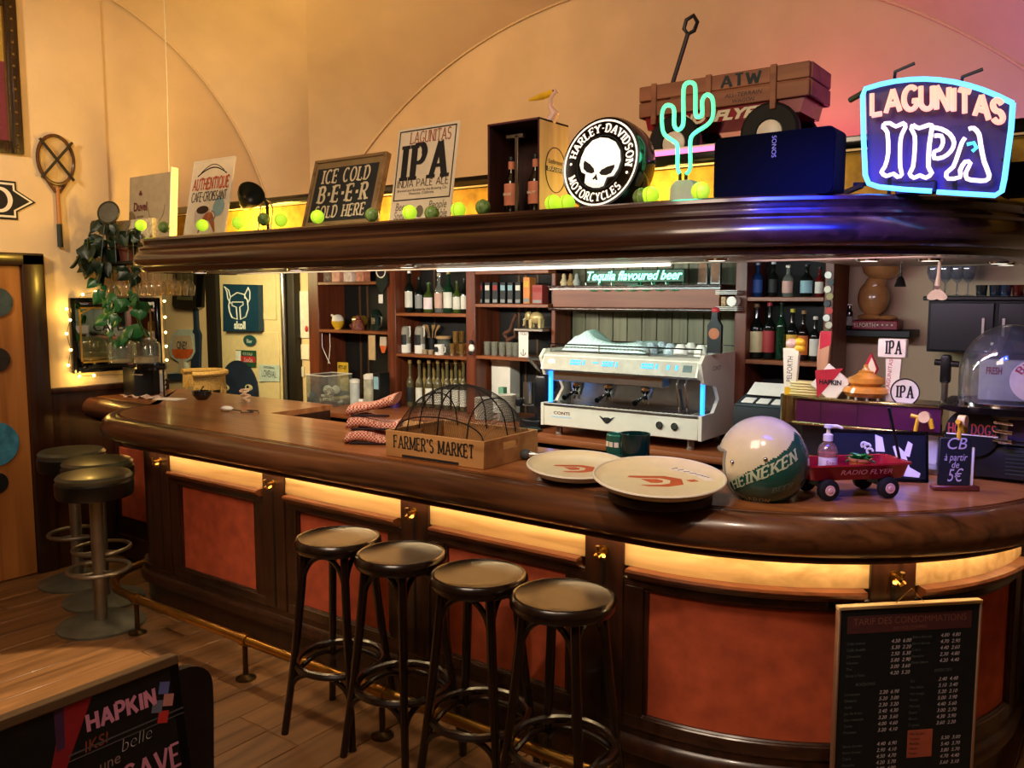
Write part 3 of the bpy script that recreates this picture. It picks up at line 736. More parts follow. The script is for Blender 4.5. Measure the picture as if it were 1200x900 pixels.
# dark chair behind the board
q = wp(234, 777, Z=.83)
ch = thing('moulded_chair', 'dark moulded chair with rounded back standing behind the leaning chalkboard', 'chair', (q.x - .02, q.y - .17, 0), rz=-pi / 2 + .12)
NAVY = mat('navy_plastic', '15131f', .45, var=.15)
pl_ = [(-.2, .44), (-.21, .7)] + [(-.21 + .09 * (1 - cos(radians(a))), .76 + .07 * sin(radians(a))) for a in range(0, 91, 15)] + [(.21 - .09 * (1 - cos(radians(a))), .76 + .07 * sin(radians(a))) for a in range(90, -1, -15)] + [(.21, .7), (.2, .44)]
b = MB().prism(pl_, -.012, .012); b.xf(Matrix.Translation((0,.02,0))).build('backrest', NAVY, ch)
MB().box(-.21, .21, -.42, .03, .42, .45, .012).build('seat', NAVY, ch)
for sx in (-1, 1):
    for sy in (-1, 1): MB().cyl((sx * .17, sy * .17 - .2, .425), (sx * .2, sy * .2 - .2, 0), .014, .011, 10).build('leg', BLACK, ch)

# ================================================================== price list board hung on the bar front
a_, c_ = wp(968, 701, Z=.755), wp(1129, 693, Z=.755)
mid = (a_ + c_) / 2; dirv = Vector((c_.x - a_.x, c_.y - a_.y, 0)); wid = dirv.length; ang_ = atan2(dirv.y, dirv.x)
nrm = Vector((sin(ang_), -cos(ang_), 0)); ctr = Vector((X1, YF + RA, 0))
need = RA + .05 - (Vector((mid.x, mid.y, 0)) - ctr).length
mid = mid + nrm * max(0, need)
HB = .62
pb = thing('price_board', 'framed dark price list of drinks hanging from a brass hook on the curved bar front', 'board', (mid.x, mid.y, .755 - HB), rz=ang_)
MB().box(-wid / 2, wid / 2, 0, .014, 0, HB, .002).build('backing', mat('slate', '0a1216', .55, var=.2), pb)
FRM = wood('thin_frame', '6a4a38', '8e6a52', 2, 20, .5)
MB().box(-wid / 2 - .004, wid / 2 + .004, -.006, .018, HB - .008, HB + .004, .002).build('frame_top', wood('pale_frame', 'a08460', 'c0a47c', 0, 20, .5), pb)
for sx in (-1, 1): MB().box(sx * wid / 2 - .004, sx * wid / 2 + .004, -.005, .016, 0, HB - .008, .002).build('frame_side', FRM, pb)
MB().box(-wid / 2, wid / 2, -.005, .016, -.004, .004, .002).build('frame_bottom', FRM, pb)
MB().tube([(-.05, .006, HB), (0, .0, HB + .05), (.05, .006, HB)], .0015, 6).build('hanging_wire', BRASS, pb)
MB().box(-wid * .44, wid * .44, -.0012, 0, HB - .085, HB - .03).build('heading_band', mat('dim_red_print', '4a2022', .8), pb)
text('TARIF DES CONSOMMATIONS', .03, mat('dim_gold_print', '7a4a3a', .8), pb, (0, -.002, HB - .058), width=wid * .8)
text('SERVICE COMPRIS', .014, mat('dim_gold_print', '7a4a3a'), pb, (0, -.002, HB - .078))
GREYP = mat('grey_print', '4e5a58', .8); CHALK = mat('chalk_white', 'c8bcc8', .9)
rnd = random.Random(5)
names = [('Cafe creme', 'Cafe double', 'Chocolat', 'Infusion', 'The', 'Sirop a l\'eau'), ('Limonade', 'Diabolo', 'Soda', 'Jus de fruits', 'Eau minerale', 'Tonic', 'Pression'), ('Biere blonde', 'Biere brune', 'Cidre', 'Panache', 'Picon biere', 'Demi'), ('Kir', 'Vin blanc', 'Vin rouge', 'Porto', 'Martini', 'Pastis', 'Rhum', 'Cognac')]
def column(x0, xp, z, items, price=True):
    for it in items:
        text(it, .0125, GREYP, pb, (x0, -.0018, z), align='LEFT')
        if price:
            text('%d.%d0  %d.%d0' % (rnd.randint(2, 5), rnd.randint(0, 9), rnd.randint(2, 6), rnd.randint(0, 9)), .0165, CHALK, pb, (xp, -.0018, z), align='LEFT', shear=.25)
        z -= .0205
    return z
z = column(-wid * .44, -wid * .13, HB - .12, names[0]); text('BOISSONS', .014, GREYP, pb, (-wid * .3, -.0018, z - .01)); z = column(-wid * .44, -wid * .2, z - .04, names[1]); column(-wid * .44, -wid * .2, z - .025, names[2] + names[3][:3])
z = column(wid * .02, wid * .22, HB - .11, names[2][:5]); text('APERITIFS', .014, GREYP, pb, (wid * .25, -.0018, z - .01)); z = column(wid * .02, wid * .22, z - .04, names[3]); column(wid * .24, wid * .26, z - .03, ('', '', '', '', ''))
MB().box(.01, wid * .2, -.0012, 0, HB - .5, HB - .41).build('orange_note', mat('orange_note', '9a4a34', .8), pb)
for i in range(5): text(('Plat du jour', 'Croque', 'Planche', 'Salade', 'Frites')[i], .011, mat('brown_ink', '3a1c14', .8), pb, (.016, -.002, HB - .425 - .016 * i), align='LEFT')
# ================================================================== left wall pieces
XW = XL + .012
pf = thing('framed_poster', 'framed beer poster in a dark ornate frame high on the left wall', 'poster', (XL, 2.06, 2.53))
M = Matrix.Translation((XL + .001, 2.06, 2.53))
b = MB()
FRAMEW = wood('ornate_frame', '120c08', '3a2612', 2, 60, .35, bump=.6)
for y0, y1, z0, z1 in ((.33, .40, 0, .9), (-.4, -.33, 0, .9), (-.33, .33, 0, .07), (-.33, .33, .83, .9)):
    MB().box(0, .035, y0, y1, z0, z1, .008).build('frame', FRAMEW, pf)
for i in range(13): MB().ball((.034, .365, .04 + .066 * i), .011, 8, 6).build('frame_bead', mat('old_gold', '6a522c', .4, .6), pf)
MB().box(.004, .014, -.34, .34, .06, .84).build('print', mat('poster_gold', 'a8893e', .6), pf)
MB().box(.014, .0148, -.34, .34, .06, .52).build('print_band', mat('poster_plum', '6e2c3c', .6), pf)
MB().box(.006, .02, .322, .334, .066, .834).build('inner_slip', mat('slip_gold', '7a5c2a', .4, .5), pf)
ab_ = MB().tube([(.016, .22 + .05 * cos(t * pi / 12), .37 + .09 * sin(t * pi / 12)) for t in range(-10, 11)], .004, 6); ab_.build('drawn_outline', CREAM, pf)
rk = thing('tennis_racquet', 'old wooden tennis racquet clamped in a press hanging on the left wall', 'racquet', (XL, 2.645, 2.0))
b = MB(); cz = .525
hoop = [(.02, .108 * cos(t * pi / 18), cz + .145 * sin(t * pi / 18)) for t in range(36)]
MB().tube(hoop, .011, 8, closed=True).build('hoop', wood('racquet_wood', '2a180c', '6a4224', 2, 30, .35), rk)
MB().tube([(.02, 0, .0), (.02, 0, .14)], [.017, .016], 10).build('grip', mat('green_grip', '1c241e', .6), rk)
MB().tube([(.02, 0, .14), (.02, 0, .30), (.02, 0, .36)], [.013, .012, .014], 10).build('shaft', wood('racquet_wood2', '7a4420', 'b87838', 2, 30, .35), rk)
for sg in (-1, 1): MB().tube([(.02, sg * .012, .33), (.02, sg * .05, .385), (.02, sg * .085, .44)], .009, 8).build('throat', wood('racquet_wood', '2a180c', '6a4224'), rk)
b = MB()
for i in range(-9, 10):
    q = i * .0105; h = sqrt(max(0, 1 - (q / .105) ** 2)) * .14; b.tube([(.02, q, cz - h), (.02, q, cz + h)], .0009, 3)
for i in range(-12, 13):
    q = i * .0108; h = sqrt(max(0, 1 - (q / .142) ** 2)) * .105; b.tube([(.02, -h, cz + q), (.02, h, cz + q)], .0009, 3)
s_ = b.build('strings', mat('gut_string', 'd8b870', .6), rk); s_['kind'] = 'stuff'
for a in (40, -40):
    d_ = Vector((0, sin(radians(a)), cos(radians(a)))); c_ = Vector((.036, 0, cz))
    MB().tube([c_ - d_ * .15, c_ + d_ * .15], .009, 6).build('press_bar', mat('press_metal', '4a4840', .4, .7), rk)
ar = thing('arrow_sign', 'black and white arrow sign reading BARD cut off at the left wall edge', 'sign', (XL, 2.2, 2.14))
def arrow(g): return [(-.4, .02 - g), (.20 + g, .02 - g), (.20 + g, .06 - g * .3), (.30 + g * 1.6, .12), (.20 + g, .18 + g * .3), (.20 + g, .22 + g), (-.4, .22 + g)]
for g, x0, x1, m_ in ((0, .004, .012, WHITE), (-.012, .012, .0135, INK), (.012, .0, .006, INK)):
    b = MB().prism(arrow(g), 0, 1); b.v = [(x0 + (x1 - x0) * y, x, z) for x, y, z in b.v]; b.build('plate', m_, ar)
o = put_letters('BARD', .13, .5, WHITE, ar, (.0145, -.065, .055), thick=.2, thin=.13, serif=.05); o.rotation_euler = (0, 0, pi / 2)

# mirror with fairy lights
mz0, mz1, my0, my1 = 1.215, 1.69, 2.68, 3.29
mr = thing('wall_mirror', 'black framed mirror with gold inner lines on the left wall above the side counter', 'mirror', (XL, (my0 + my1) / 2, mz0))
wm, hm = my1 - my0, mz1 - mz0
for y0, y1, z0, z1 in ((-wm / 2, -wm / 2 + .03, 0, hm), (wm / 2 - .03, wm / 2, 0, hm), (-wm / 2 + .03, wm / 2 - .03, 0, .03), (-wm / 2 + .03, wm / 2 - .03, hm - .03, hm)):
    MB().box(.0, .032, y0, y1, z0, z1, .006).build('frame', BLACKG, mr)
MB().box(.004, .012, -wm / 2 + .025, wm / 2 - .025, .025, hm - .025).build('mirror_glass', mat('mirror', 'c8c4b8', .03, 1, var=.02), mr)
for y0, y1, z0, z1 in ((-wm / 2 + .06, -wm / 2 + .072, .06, hm - .06), (wm / 2 - .072, wm / 2 - .06, .06, hm - .06), (-wm / 2 + .06, wm / 2 - .06, .06, .072), (-wm / 2 + .06, wm / 2 - .06, hm - .072, hm - .06)):
    MB().box(.012, .0135, y0, y1, z0, z1).build('gold_line', mat('gold_line', 'a8843c', .4, .4), mr)
for sg in (-1, 1): MB().tube([(.0135, sg * (wm / 2 - .07), hm - .1), (.0135, sg * (wm / 2 - .16), hm - .06)], .005, 4).build('gold_line', mat('gold_line', 'a8843c'), mr)
o = text('CAFE', .085, INK, mr, (.0138, -.06, .26), (pi / 2, 0, pi / 2))
fl = thing('fairy_lights', 'string of warm fairy lights around the black framed mirror', 'string lights', (XL, (my0 + my1) / 2, mz0))
fpx = [(97, 345), (78, 362), (82, 375), (78, 391), (83, 410), (80, 428), (93, 441), (110, 440), (112, 342)]
fp = [wp(*p, X=XL + .03) for p in fpx]
off = Vector((XL, (my0 + my1) / 2, mz0)); loop = [p - off for p in fp]
FG = glow('fairy_glow', 'ffd878', 16)
extra = [Vector((.03, wm / 2 + .03, hm * t)) for t in (.95, .72, .5, .3, .1)] + [Vector((.03, wm * .3, -.03)), Vector((.03, wm * .1, -.03))]
for p in loop + extra: MB().ball(p, .009, 8, 6).build('bulb', FG, fl)
order = [loop[8], loop[0]] + loop[1:8] + [extra[6], extra[5]] + extra[4::-1]
MB().tube(order, .0018, 4).build('wire', mat('green_wire', '2a3418', .6), fl)
for p in (loop[1] , loop[6]): lamp('POINT', tuple(off + p + Vector((.05, 0, 0))), None, .9, 'ffc860', .02, name='fairy_light')

# shelf with hanging glass rack and pothos
gr = thing('glass_rack', 'black wire glass rack shelf hung between left wall and canopy end', 'rack', (-5.0, 2.98, 1.90))
MB().box(-.36, .42, -.14, .16, .0, .014, .003).build('shelf', BLACK, gr)
for y_ in (-.14, .16): MB().tube([(-.36, y_, .10), (.42, y_, .10)], .004, 6).build('guard_wire', BLACK, gr)
for x_ in (-.36, -.1, .16, .42):
    for y_ in (-.14, .16): MB().tube([(x_, y_, .0), (x_, y_, .10)], .003, 6).build('upright', BLACK, gr)
for y_ in (-.12, -.04, .04, .12): MB().tube([(-.34, y_, -.02), (.40, y_, -.02)], .004, 6).build('hanging_rail', STEEL, gr)
def wine_glass(mb):
    return mb.lathe([(0, 0), (.034, -.001), (.004, -.006), (.0035, -.075), (.02, -.088), (.036, -.115), (.036, -.14), (.03, -.175)], 14)
wg = wine_glass(MB()).mesh('wine_glass', glassy('rack_glass', 'fff6dc', .2), ang=60)
k = 0
for yi, y_ in enumerate((-.08, 0, .08)):
    for xi in range(8):
        o = link('wine_glass', wg, None, (-4.72 - .075 * xi + .02 * yi, 2.98 + y_, 1.878)); k += 1
        tag(o, 'wine glass hanging under the wire rack, ' + ('front', 'middle', 'back')[yi] + ' row, ' + ('first', 'second', 'third', 'fourth', 'fifth', 'sixth', 'seventh', 'eighth')[xi] + ' from the right', 'glass', 'wine glasses hanging under the rack')
ZT = 2.0
# plant: pot, vines, leaves
pt = thing('pothos_plant', 'trailing green pothos with heart shaped leaves hanging from the rack shelf', 'plant', (-5.12, 2.94, 1.914))
MB().lathe([(0, 0), (.05, 0), (.07, .11), (.075, .11), (.072, .12), (.062, .12), (.058, .10), (0, .10)], 20).build('pot', mat('pot_dark', '5a2a20', .6), pt)
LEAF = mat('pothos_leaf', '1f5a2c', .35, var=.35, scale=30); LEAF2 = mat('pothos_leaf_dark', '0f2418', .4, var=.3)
def leaf_mesh(m_):
    rows = []
    for i in range(6):
        t = i / 5; w_ = .5 * sin(pi * t ** .65) ** .8 * (1 - .25 * t) if 0 < t < 1 else .001
        rows.append([(w_ * u, t, .12 * abs(u) - .25 * t * t * .5) for u in (-1, -.5, 0, .5, 1)])
    return MB().grid(rows).mesh('leaf', m_, ang=80)
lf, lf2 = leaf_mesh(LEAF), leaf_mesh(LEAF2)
rl = random.Random(11)
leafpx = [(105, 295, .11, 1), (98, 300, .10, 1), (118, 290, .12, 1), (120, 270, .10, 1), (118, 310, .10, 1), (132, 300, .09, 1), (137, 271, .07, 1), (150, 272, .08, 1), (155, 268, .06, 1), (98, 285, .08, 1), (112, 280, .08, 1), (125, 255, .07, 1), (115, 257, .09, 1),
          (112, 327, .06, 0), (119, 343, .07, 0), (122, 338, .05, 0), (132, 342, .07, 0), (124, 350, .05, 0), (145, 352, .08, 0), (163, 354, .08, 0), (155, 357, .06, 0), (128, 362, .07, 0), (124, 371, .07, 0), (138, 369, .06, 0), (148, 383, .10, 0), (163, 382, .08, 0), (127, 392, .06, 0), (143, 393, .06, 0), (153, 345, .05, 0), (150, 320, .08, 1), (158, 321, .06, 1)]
bp_ = Vector((-5.12, 2.94, 1.914)); strands = {}
for px_, py_, sz, dk in leafpx:
    yy = 2.80 + rl.random() * .06 if not dk else 2.80 + rl.random() * .12
    p = wp(px_, py_, Y=yy) - bp_
    if p.x + bp_.x < XL + .13: p = wp(px_, py_, X=XL + .14) - bp_
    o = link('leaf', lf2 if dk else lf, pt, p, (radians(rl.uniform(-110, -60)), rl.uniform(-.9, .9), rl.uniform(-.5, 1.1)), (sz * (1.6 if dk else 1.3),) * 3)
    for _ in range(2):
        o2 = link('leaf', lf2 if dk else lf, pt, Vector(p) + Vector((rl.uniform(-.0, .06), rl.uniform(-.04, .01), rl.uniform(-.05, .05))), (radians(rl.uniform(-120, -50)), rl.uniform(-.9, .9), rl.uniform(-.8, 1.3)), (sz * (1.1 if dk else .9),) * 3)
    strands.setdefault((px_ // 14), []).append(p)
for kx, ps in strands.items():
    ps = sorted(ps, key=lambda p: -p.z); MB().tube([(0, 0, .10), Vector((0, 0, .12)).lerp(ps[0], .5) + Vector((0, -.03, .02))] + ps, .0025, 5).build('vine', mat('vine', '3a5a2c', .6), pt)
# round steel dish and white planter box on the shelf
p = wp(121, 249, Y=2.80)
ds = thing('round_tray', 'round grey metal tray standing on edge on the glass rack shelf', 'tray', (p.x + .01, 2.83, 1.914), rz=radians(30))
b = MB().lathe([(0, .008), (.062, .006), (.066, .0), (.07, .012), (.073, .006), (.07, -.004), (0, -.003)], 36)
b.xf(Matrix.Translation((0, 0, p.z - 1.914)) @ Matrix.Rotation(radians(78), 4, 'X')).build('dish', mat('grey_dish', '5c5a50', .3, .5), ds)
for sx in (-1, 1): MB().tube([(sx * .05, -.03, 0), (sx * .03, .0, p.z - 1.914 - .06), (sx * .05, .06, 0)], .003, 6).build('wire_stand', BLACK, ds)
a_, c_ = wp(131, 268, Y=2.98), wp(184, 268, Y=2.98)
wb = thing('planter_box', 'white speckled planter box behind the left end of the canopy', 'box', ((a_.x + c_.x) / 2, 3.0, 1.914))
wB = c_.x - a_.x; hB = wp(150, 258, Y=2.95).z - 1.914
b = MB().box(-wB / 2, wB / 2, -.05, -.042, 0, hB, .002).box(-wB / 2, wB / 2, .06, .068, 0, hB, .002).box(-wB / 2, -wB / 2 + .008, -.042, .06, 0, hB).box(wB / 2 - .008, wB / 2, -.042, .06, 0, hB).box(-wB / 2, wB / 2, -.05, .06, 0, .008)
b.build('box', mat('speckled_white', 'c8bc98', .6, var=.3, scale=60), wb)

# ================================================================== signs standing on the canopy
TOP = 2.0
def board(name, label, cat, BL, BR, TLp, y0, th, m, back=None, y1=None, group=None):
    A, B_ = wp(*BL, Y=y0), wp(*BR, Y=y1 if y1 else y0)
    A.z = B_.z = TOP + .005
    T = wp(*TLp, X=A.x) if y1 is None else wp(*TLp, Y=y0 + .05)
    u = (B_ - A); w_ = u.length; u.normalize(); v = (T - A); v = (v - u * v.dot(u)); h_ = v.length; v.normalize(); n_ = v.cross(u) * -1
    n_ = u.cross(v) * -1   # points to the back
    Mx = Matrix((u, n_, v)).transposed().to_4x4(); Mx.translation = (A + B_) / 2
    r = thing(name, label, cat, M=Mx, group=group)
    MB().box(-w_ / 2, w_ / 2, 0, th, 0, h_, .003).build('panel', m, r)
    return r, w_, h_, Mx
# pale beer advert box
r, w_, h_, M = board('advert_panel', 'pale grey beer advert panel standing on the planter box at the left end', 'sign', (149, 262), (196, 262), (152, 210), 2.985, .03, mat('grey_advert', '9c8e74', .6, var=.1))
MB().box(-w_ / 2 + .03, w_ / 2 - .03, .01, .028, -.0, .002).build('base_strip', CREAM, r)
text('Duvel', .075, mat('maroon_print', '5a1820', .7), r, (-w_ * .2, -.002, h_ * .5), bold=.002, width=w_ * .34)
text('BELGIUM', .018, mat('maroon_print', '5a1820'), r, (-w_ * .2, -.002, h_ * .4))
MB().lathe([(0, 0), (.014, 0), (.018, .01), (.01, .02), (.006, .03), (0, .03)], 10, (0, 0, 0)).xf(Matrix.Scale(.1, 4, (0, 1, 0))).build('crest', mat('maroon_print', '5a1820'), r, (-w_ * .2, -.003, h_ * .72))
MB().tube([(w_ * .2 + .09 * cos(t * pi / 12), -.001, h_ * .55 + .1 * sin(t * pi / 12)) for t in range(12, 25)], .002, 5).build('glass_outline', mat('grey_outline', '7a6e58', .7), r)
MB().box(w_ / 2 + .005, w_ / 2 + .014, 0, .05, -.02, h_ + .03, .002).build('side_strip', WHITE, r)
r.location.z += .01
# cafe croissant sign
r, w_, h_, M = board('enamel_sign', 'white tin sign with coffee cup and croissant leaning on the canopy', 'sign', (214, 270), (262, 265), (228, 190), 2.72, .008, mat('tin_white', 'e4dcc6', .4, var=.05))
for x0, x1, z0, z1 in ((-w_ / 2, -w_ / 2 + .006, 0, h_), (w_ / 2 - .006, w_ / 2, 0, h_), (-w_ / 2, w_ / 2, 0, .006), (-w_ / 2, w_ / 2, h_ - .006, h_)):
    MB().box(x0, x1, -.002, .0, z0, z1).build('edge', WHITE, r)
put_letters('AUTHENTIQUE', .062, w_ * .88, mat('orange_print', 'b8502c', .7), r, (0, -.0015, h_ * .62), thick=.2, thin=.14, serif=.05, gap=.14)
put_letters('CAFE-CROISSANT', .05, w_ * .86, INK, r, (0, -.0015, h_ * .47), thick=.16, thin=.1, serif=.0, gap=.14)
MB().tube([(-.35 * w_ + .7 * w_ * t / 12, -.001, h_ * .80 + .04 * sin(pi * t / 12)) for t in range(13)], .003, 5).build('scroll', INK, r)
MB().tube([(-.28 * w_ + .56 * w_ * t / 12, -.001, h_ * .84 + .04 * sin(pi * t / 12)) for t in range(13)], .002, 5).build('scroll', INK, r)
cupp = [(-.30 * w_, h_ * .36), (.08 * w_, h_ * .36), (.04 * w_, h_ * .2), (-.02 * w_, h_ * .14), (-.22 * w_, h_ * .14), (-.28 * w_, h_ * .22)]
MB().prism(cupp, -.001, 0).build('cup_picture', mat('cup_grey', 'c8beb0', .7), r)
MB().lathe([(0, 0), (.1, 0)], 20).xf(Matrix.Translation((-.11 * w_, -.0016, h_ * .36)) @ Matrix.Diagonal((w_ * 1.5, 1, .22, 1)) @ Matrix.Rotation(pi / 2, 4, 'X')).build('coffee_picture', mat('coffee_print', '3a241a', .7), r)
MB().tube([(.08 * w_ + .05 * cos(radians(a)), -.001, h_ * .27 + .03 * sin(radians(a))) for a in range(-80, 90, 17)], .004, 5).build('cup_handle_picture', mat('cup_outline', '8a8078', .7), r)
MB().lathe([(0, 0), (.05, 0)], 24).xf(Matrix.Translation((.27 * w_, -.0012, h_ * .38)) @ Matrix.Rotation(pi / 2, 4, 'X')).build('blue_badge', mat('pale_blue_print', '8ab0b8', .7), r)
CRS = mat('croissant_print', 'a8623a', .7, var=.3)
MB().tube([(-.1 * w_ + .2 * w_ * 2 * t / 10 - .02, -.001, h_ * .07 + .09 * sin(pi * t / 10)) for t in range(11)], [.006 + .02 * sin(pi * t / 10) for t in range(11)], 6).xf(Matrix.Diagonal((1, .1, 1, 1))).build('croissant_picture', CRS, r)
# ice cold beer sign
r, w_, h_, M = board('wooden_sign', 'brown framed wooden sign reading ICE COLD BEER SOLD HERE leaning on the canopy', 'sign', (354, 266), (436, 261), (371, 190), 2.72, .02, mat('tan_board', '8a744e', .6, var=.1))
for x0, x1, z0, z1 in ((-w_ / 2 - .004, -w_ / 2 + .012, -.002, h_ + .004), (w_ / 2 - .012, w_ / 2 + .008, -.002, h_ + .004), (-w_ / 2, w_ / 2, -.002, .012), (-w_ / 2, w_ / 2, h_ - .012, h_ + .004)):
    MB().box(x0, x1, -.008, .026, z0, z1, .003).build('frame', wood('sign_frame', '6a5034', '9a7c54', 0, 24, .5), r)
MB().box(-w_ * .44, w_ * .43, -.0012, 0, h_ * .12, h_ * .88).build('field', mat('slate_field', '20282c', .6, var=.15), r)
CRM = mat('cream_letter', 'd8ccaa', .7)
for wd_, dx_, ww_ in (('ICE', -.235, .23), ('COLD', .145, .38)): put_letters(wd_, h_ * .19, w_ * ww_, CRM, r, (w_ * dx_, -.003, h_ * .66), thick=.22, thin=.1, serif=.09)
for k_, ch_ in enumerate('BEER'):
    put_letters(ch_, h_ * .23, h_ * .15, CRM, r, (w_ * (-.30 + .2 * k_), -.003, h_ * .385), thick=.24, thin=.1, serif=.09)
    if k_ < 3: MB().box(-.008, .008, -.0035, -.003, -.008, .008).build('dot', CRM, r, (w_ * (-.20 + .2 * k_), 0, h_ * .50))
put_letters('SOLD HERE', h_ * .165, w_ * .72, CRM, r, (0, -.003, h_ * .17), thick=.22, thin=.1, serif=.09)
# tall IPA tin sign
r, w_, h_, M = board('tin_sign', 'tall cream tin sign with big black letters IPA leaning on the canopy', 'sign', (455, 264), (527, 258), (467, 152), 2.74, .006, mat('tin_cream', 'dccfb4', .45, var=.05))
for x0, x1, z0, z1 in ((-.46, -.445, .25, .97), (.445, .46, .25, .97), (-.46, .46, .25, .262), (-.46, .46, .958, .97)):
    MB().box(x0 * w_, x1 * w_, -.0012, 0, z0 * h_, z1 * h_).build('border', INK, r)
put_letters('LAGUNITAS', .05, w_ * .66, mat('rust_print', '9a4a34', .7), r, (.02, -.0015, h_ * .83), thick=.14, thin=.08, serif=.06, gap=.16)
put_letters('IPA', h_ * .36, w_ * .78, INK, r, (0, -.0015, h_ * .455), thick=.32, thin=.1, serif=.07, gap=.12)
put_letters('INDIA PALE ALE', .032, w_ * .84, mat('brown_print', '4a3a30', .7), r, (0, -.0015, h_ * .385), thick=.12, thin=.09, serif=.0)
text('Brewed and Bottled by the Brewing Co.', .016, mat('brown_print', '4a3a30'), r, (0, -.0015, h_ * .34), width=w_ * .8)
text('Petaluma, California', .016, mat('brown_print', '4a3a30'), r, (0, -.0015, h_ * .305), width=w_ * .4)
GRL = mat('grey_letter', '6a6250', .7)
for wd_, dx_, dz_, ww_ in (('Beer', -.31, .15, .2), ('People', .28, .15, .28), ('Speaks', -.29, .06, .26), ('Mumble', .29, .06, .3)): text(wd_, .05, GRL, r, (w_ * dx_, -.0015, h_ * dz_), shear=.15, width=w_ * ww_)
MB().ball((0, -.002, h_ * .13), .022, 12, 8, (1, .05, 1.2)).build('dog_picture', GRL, r)
# clip lamp
p = wp(305, 240, Y=2.85)
cl_ = thing('clip_lamp', 'black conical clip lamp with bent neck standing on the canopy', 'lamp', (p.x, 2.85, TOP))
zc = p.z - TOP
SHADE = mat('black_lamp', '121614', .4)
b = MB().lathe([(.0, .11), (.02, .11), (.03, .09), (.045, .06), (.066, .01), (.07, -.02), (.066, -.02), (.04, .05), (.0, .08)], 28)
b.xf(Matrix.Translation((-.05, -.02, zc + .05)) @ Matrix.Rotation(radians(62), 4, 'Y') @ Matrix.Rotation(.25, 4, 'X') @ Matrix.Scale(-1, 4, (0, 0, 1)) @ Matrix.Scale(1.0, 4)).build('shade', SHADE, cl_)
MB().tube([(.04, 0, zc + .03), (.055, 0, zc), (.045, .01, .03), (.045, .01, .0)], .008, 8).build('neck', SHADE, cl_)
MB().tube([(.05, 0, zc + .02), (.08, 0, zc + .01), (.09, .01, zc - .03), (.06, .01, .02)], .004, 8).build('clip_wire', CHROME, cl_)
MB().tube([(-.02, .02, zc + .0), (-.06, .03, .05), (-.12, .04, .02), (-.16, .04, .005)], .004, 6).build('cable', WHITE, cl_)
MB().box(.01, .08, -.025, .035, 0, .012, .003).build('clamp', SHADE, cl_)
# wooden bottle crate standing on end
A, B_ = wp(572, 252, Y=2.70), wp(632, 249, Y=2.70); ztop = wp(572, 146, Y=2.70).z
w_ = B_.x - A.x; h_ = ztop - TOP; dpt = .20
bx = thing('bottle_box', 'upright wooden presentation box open at the front holding two bottles', 'box', ((A.x + B_.x) / 2, 2.70, TOP))
DKR = wood('box_inside', '2a1210', '44201a', 2, 20, .6); PINE = wood('box_pine', 'a89058', 'c8b078', 2, 16, .55)
MB().box(w_ / 2 - .008, w_ / 2, 0, dpt, 0, h_, .001).build('side', PINE, bx); MB().box(-w_ / 2, -w_ / 2 + .008, 0, dpt, 0, h_, .001).build('side', DKR, bx)
MB().box(-w_ / 2 + .008, w_ / 2 - .008, dpt - .006, dpt, 0, h_).build('back', DKR, bx); MB().box(-w_ / 2, w_ / 2, 0, dpt, h_ - .008, h_, .001).build('top', DKR, bx); MB().box(-w_ / 2 + .008, w_ / 2 - .008, 0, dpt, 0, .008).build('bottom', DKR, bx)
for x0, x1, z0, z1 in ((-w_ / 2, -w_ / 2 + .006, 0, h_), (w_ / 2 - .006, w_ / 2, 0, h_), (-w_ / 2, w_ / 2, 0, .007), (-w_ / 2, w_ / 2, h_ - .007, h_)): MB().box(x0, x1, -.002, 0, z0, z1).build('edge', mat('maroon_edge', '4a1820', .6), bx)
MB().box(-.008, .008, .02, .03, .008, h_ - .05, .002).build('divider', STEEL, bx); MB().box(-.05, .03, .02, .04, h_ - .06, h_ - .045, .002).build('handle_bar', STEEL, bx)
ring = lambda ry, rz: [(w_ / 2 + .0006, .11 + ry * cos(t * pi / 16), h_ * .5 + rz * sin(t * pi / 16)) for t in range(32)]
MB().tube(ring(.07, .085), .0018, 5, closed=True).build('stamp_ring', INK, bx); MB().box(w_ / 2, w_ / 2 + .0012, .045, .175, h_ * .48, h_ * .53).build('stamp_band', INK, bx)
text('BRASSERIE', .026, CREAM, bx, (w_ / 2 + .0016, .11, h_ * .487), (pi / 2, 0, pi / 2), width=.11); text('Sudbrauer', .026, INK, bx, (w_ / 2 + .0012, .11, h_ * .56), (pi / 2, 0, pi / 2), width=.1)

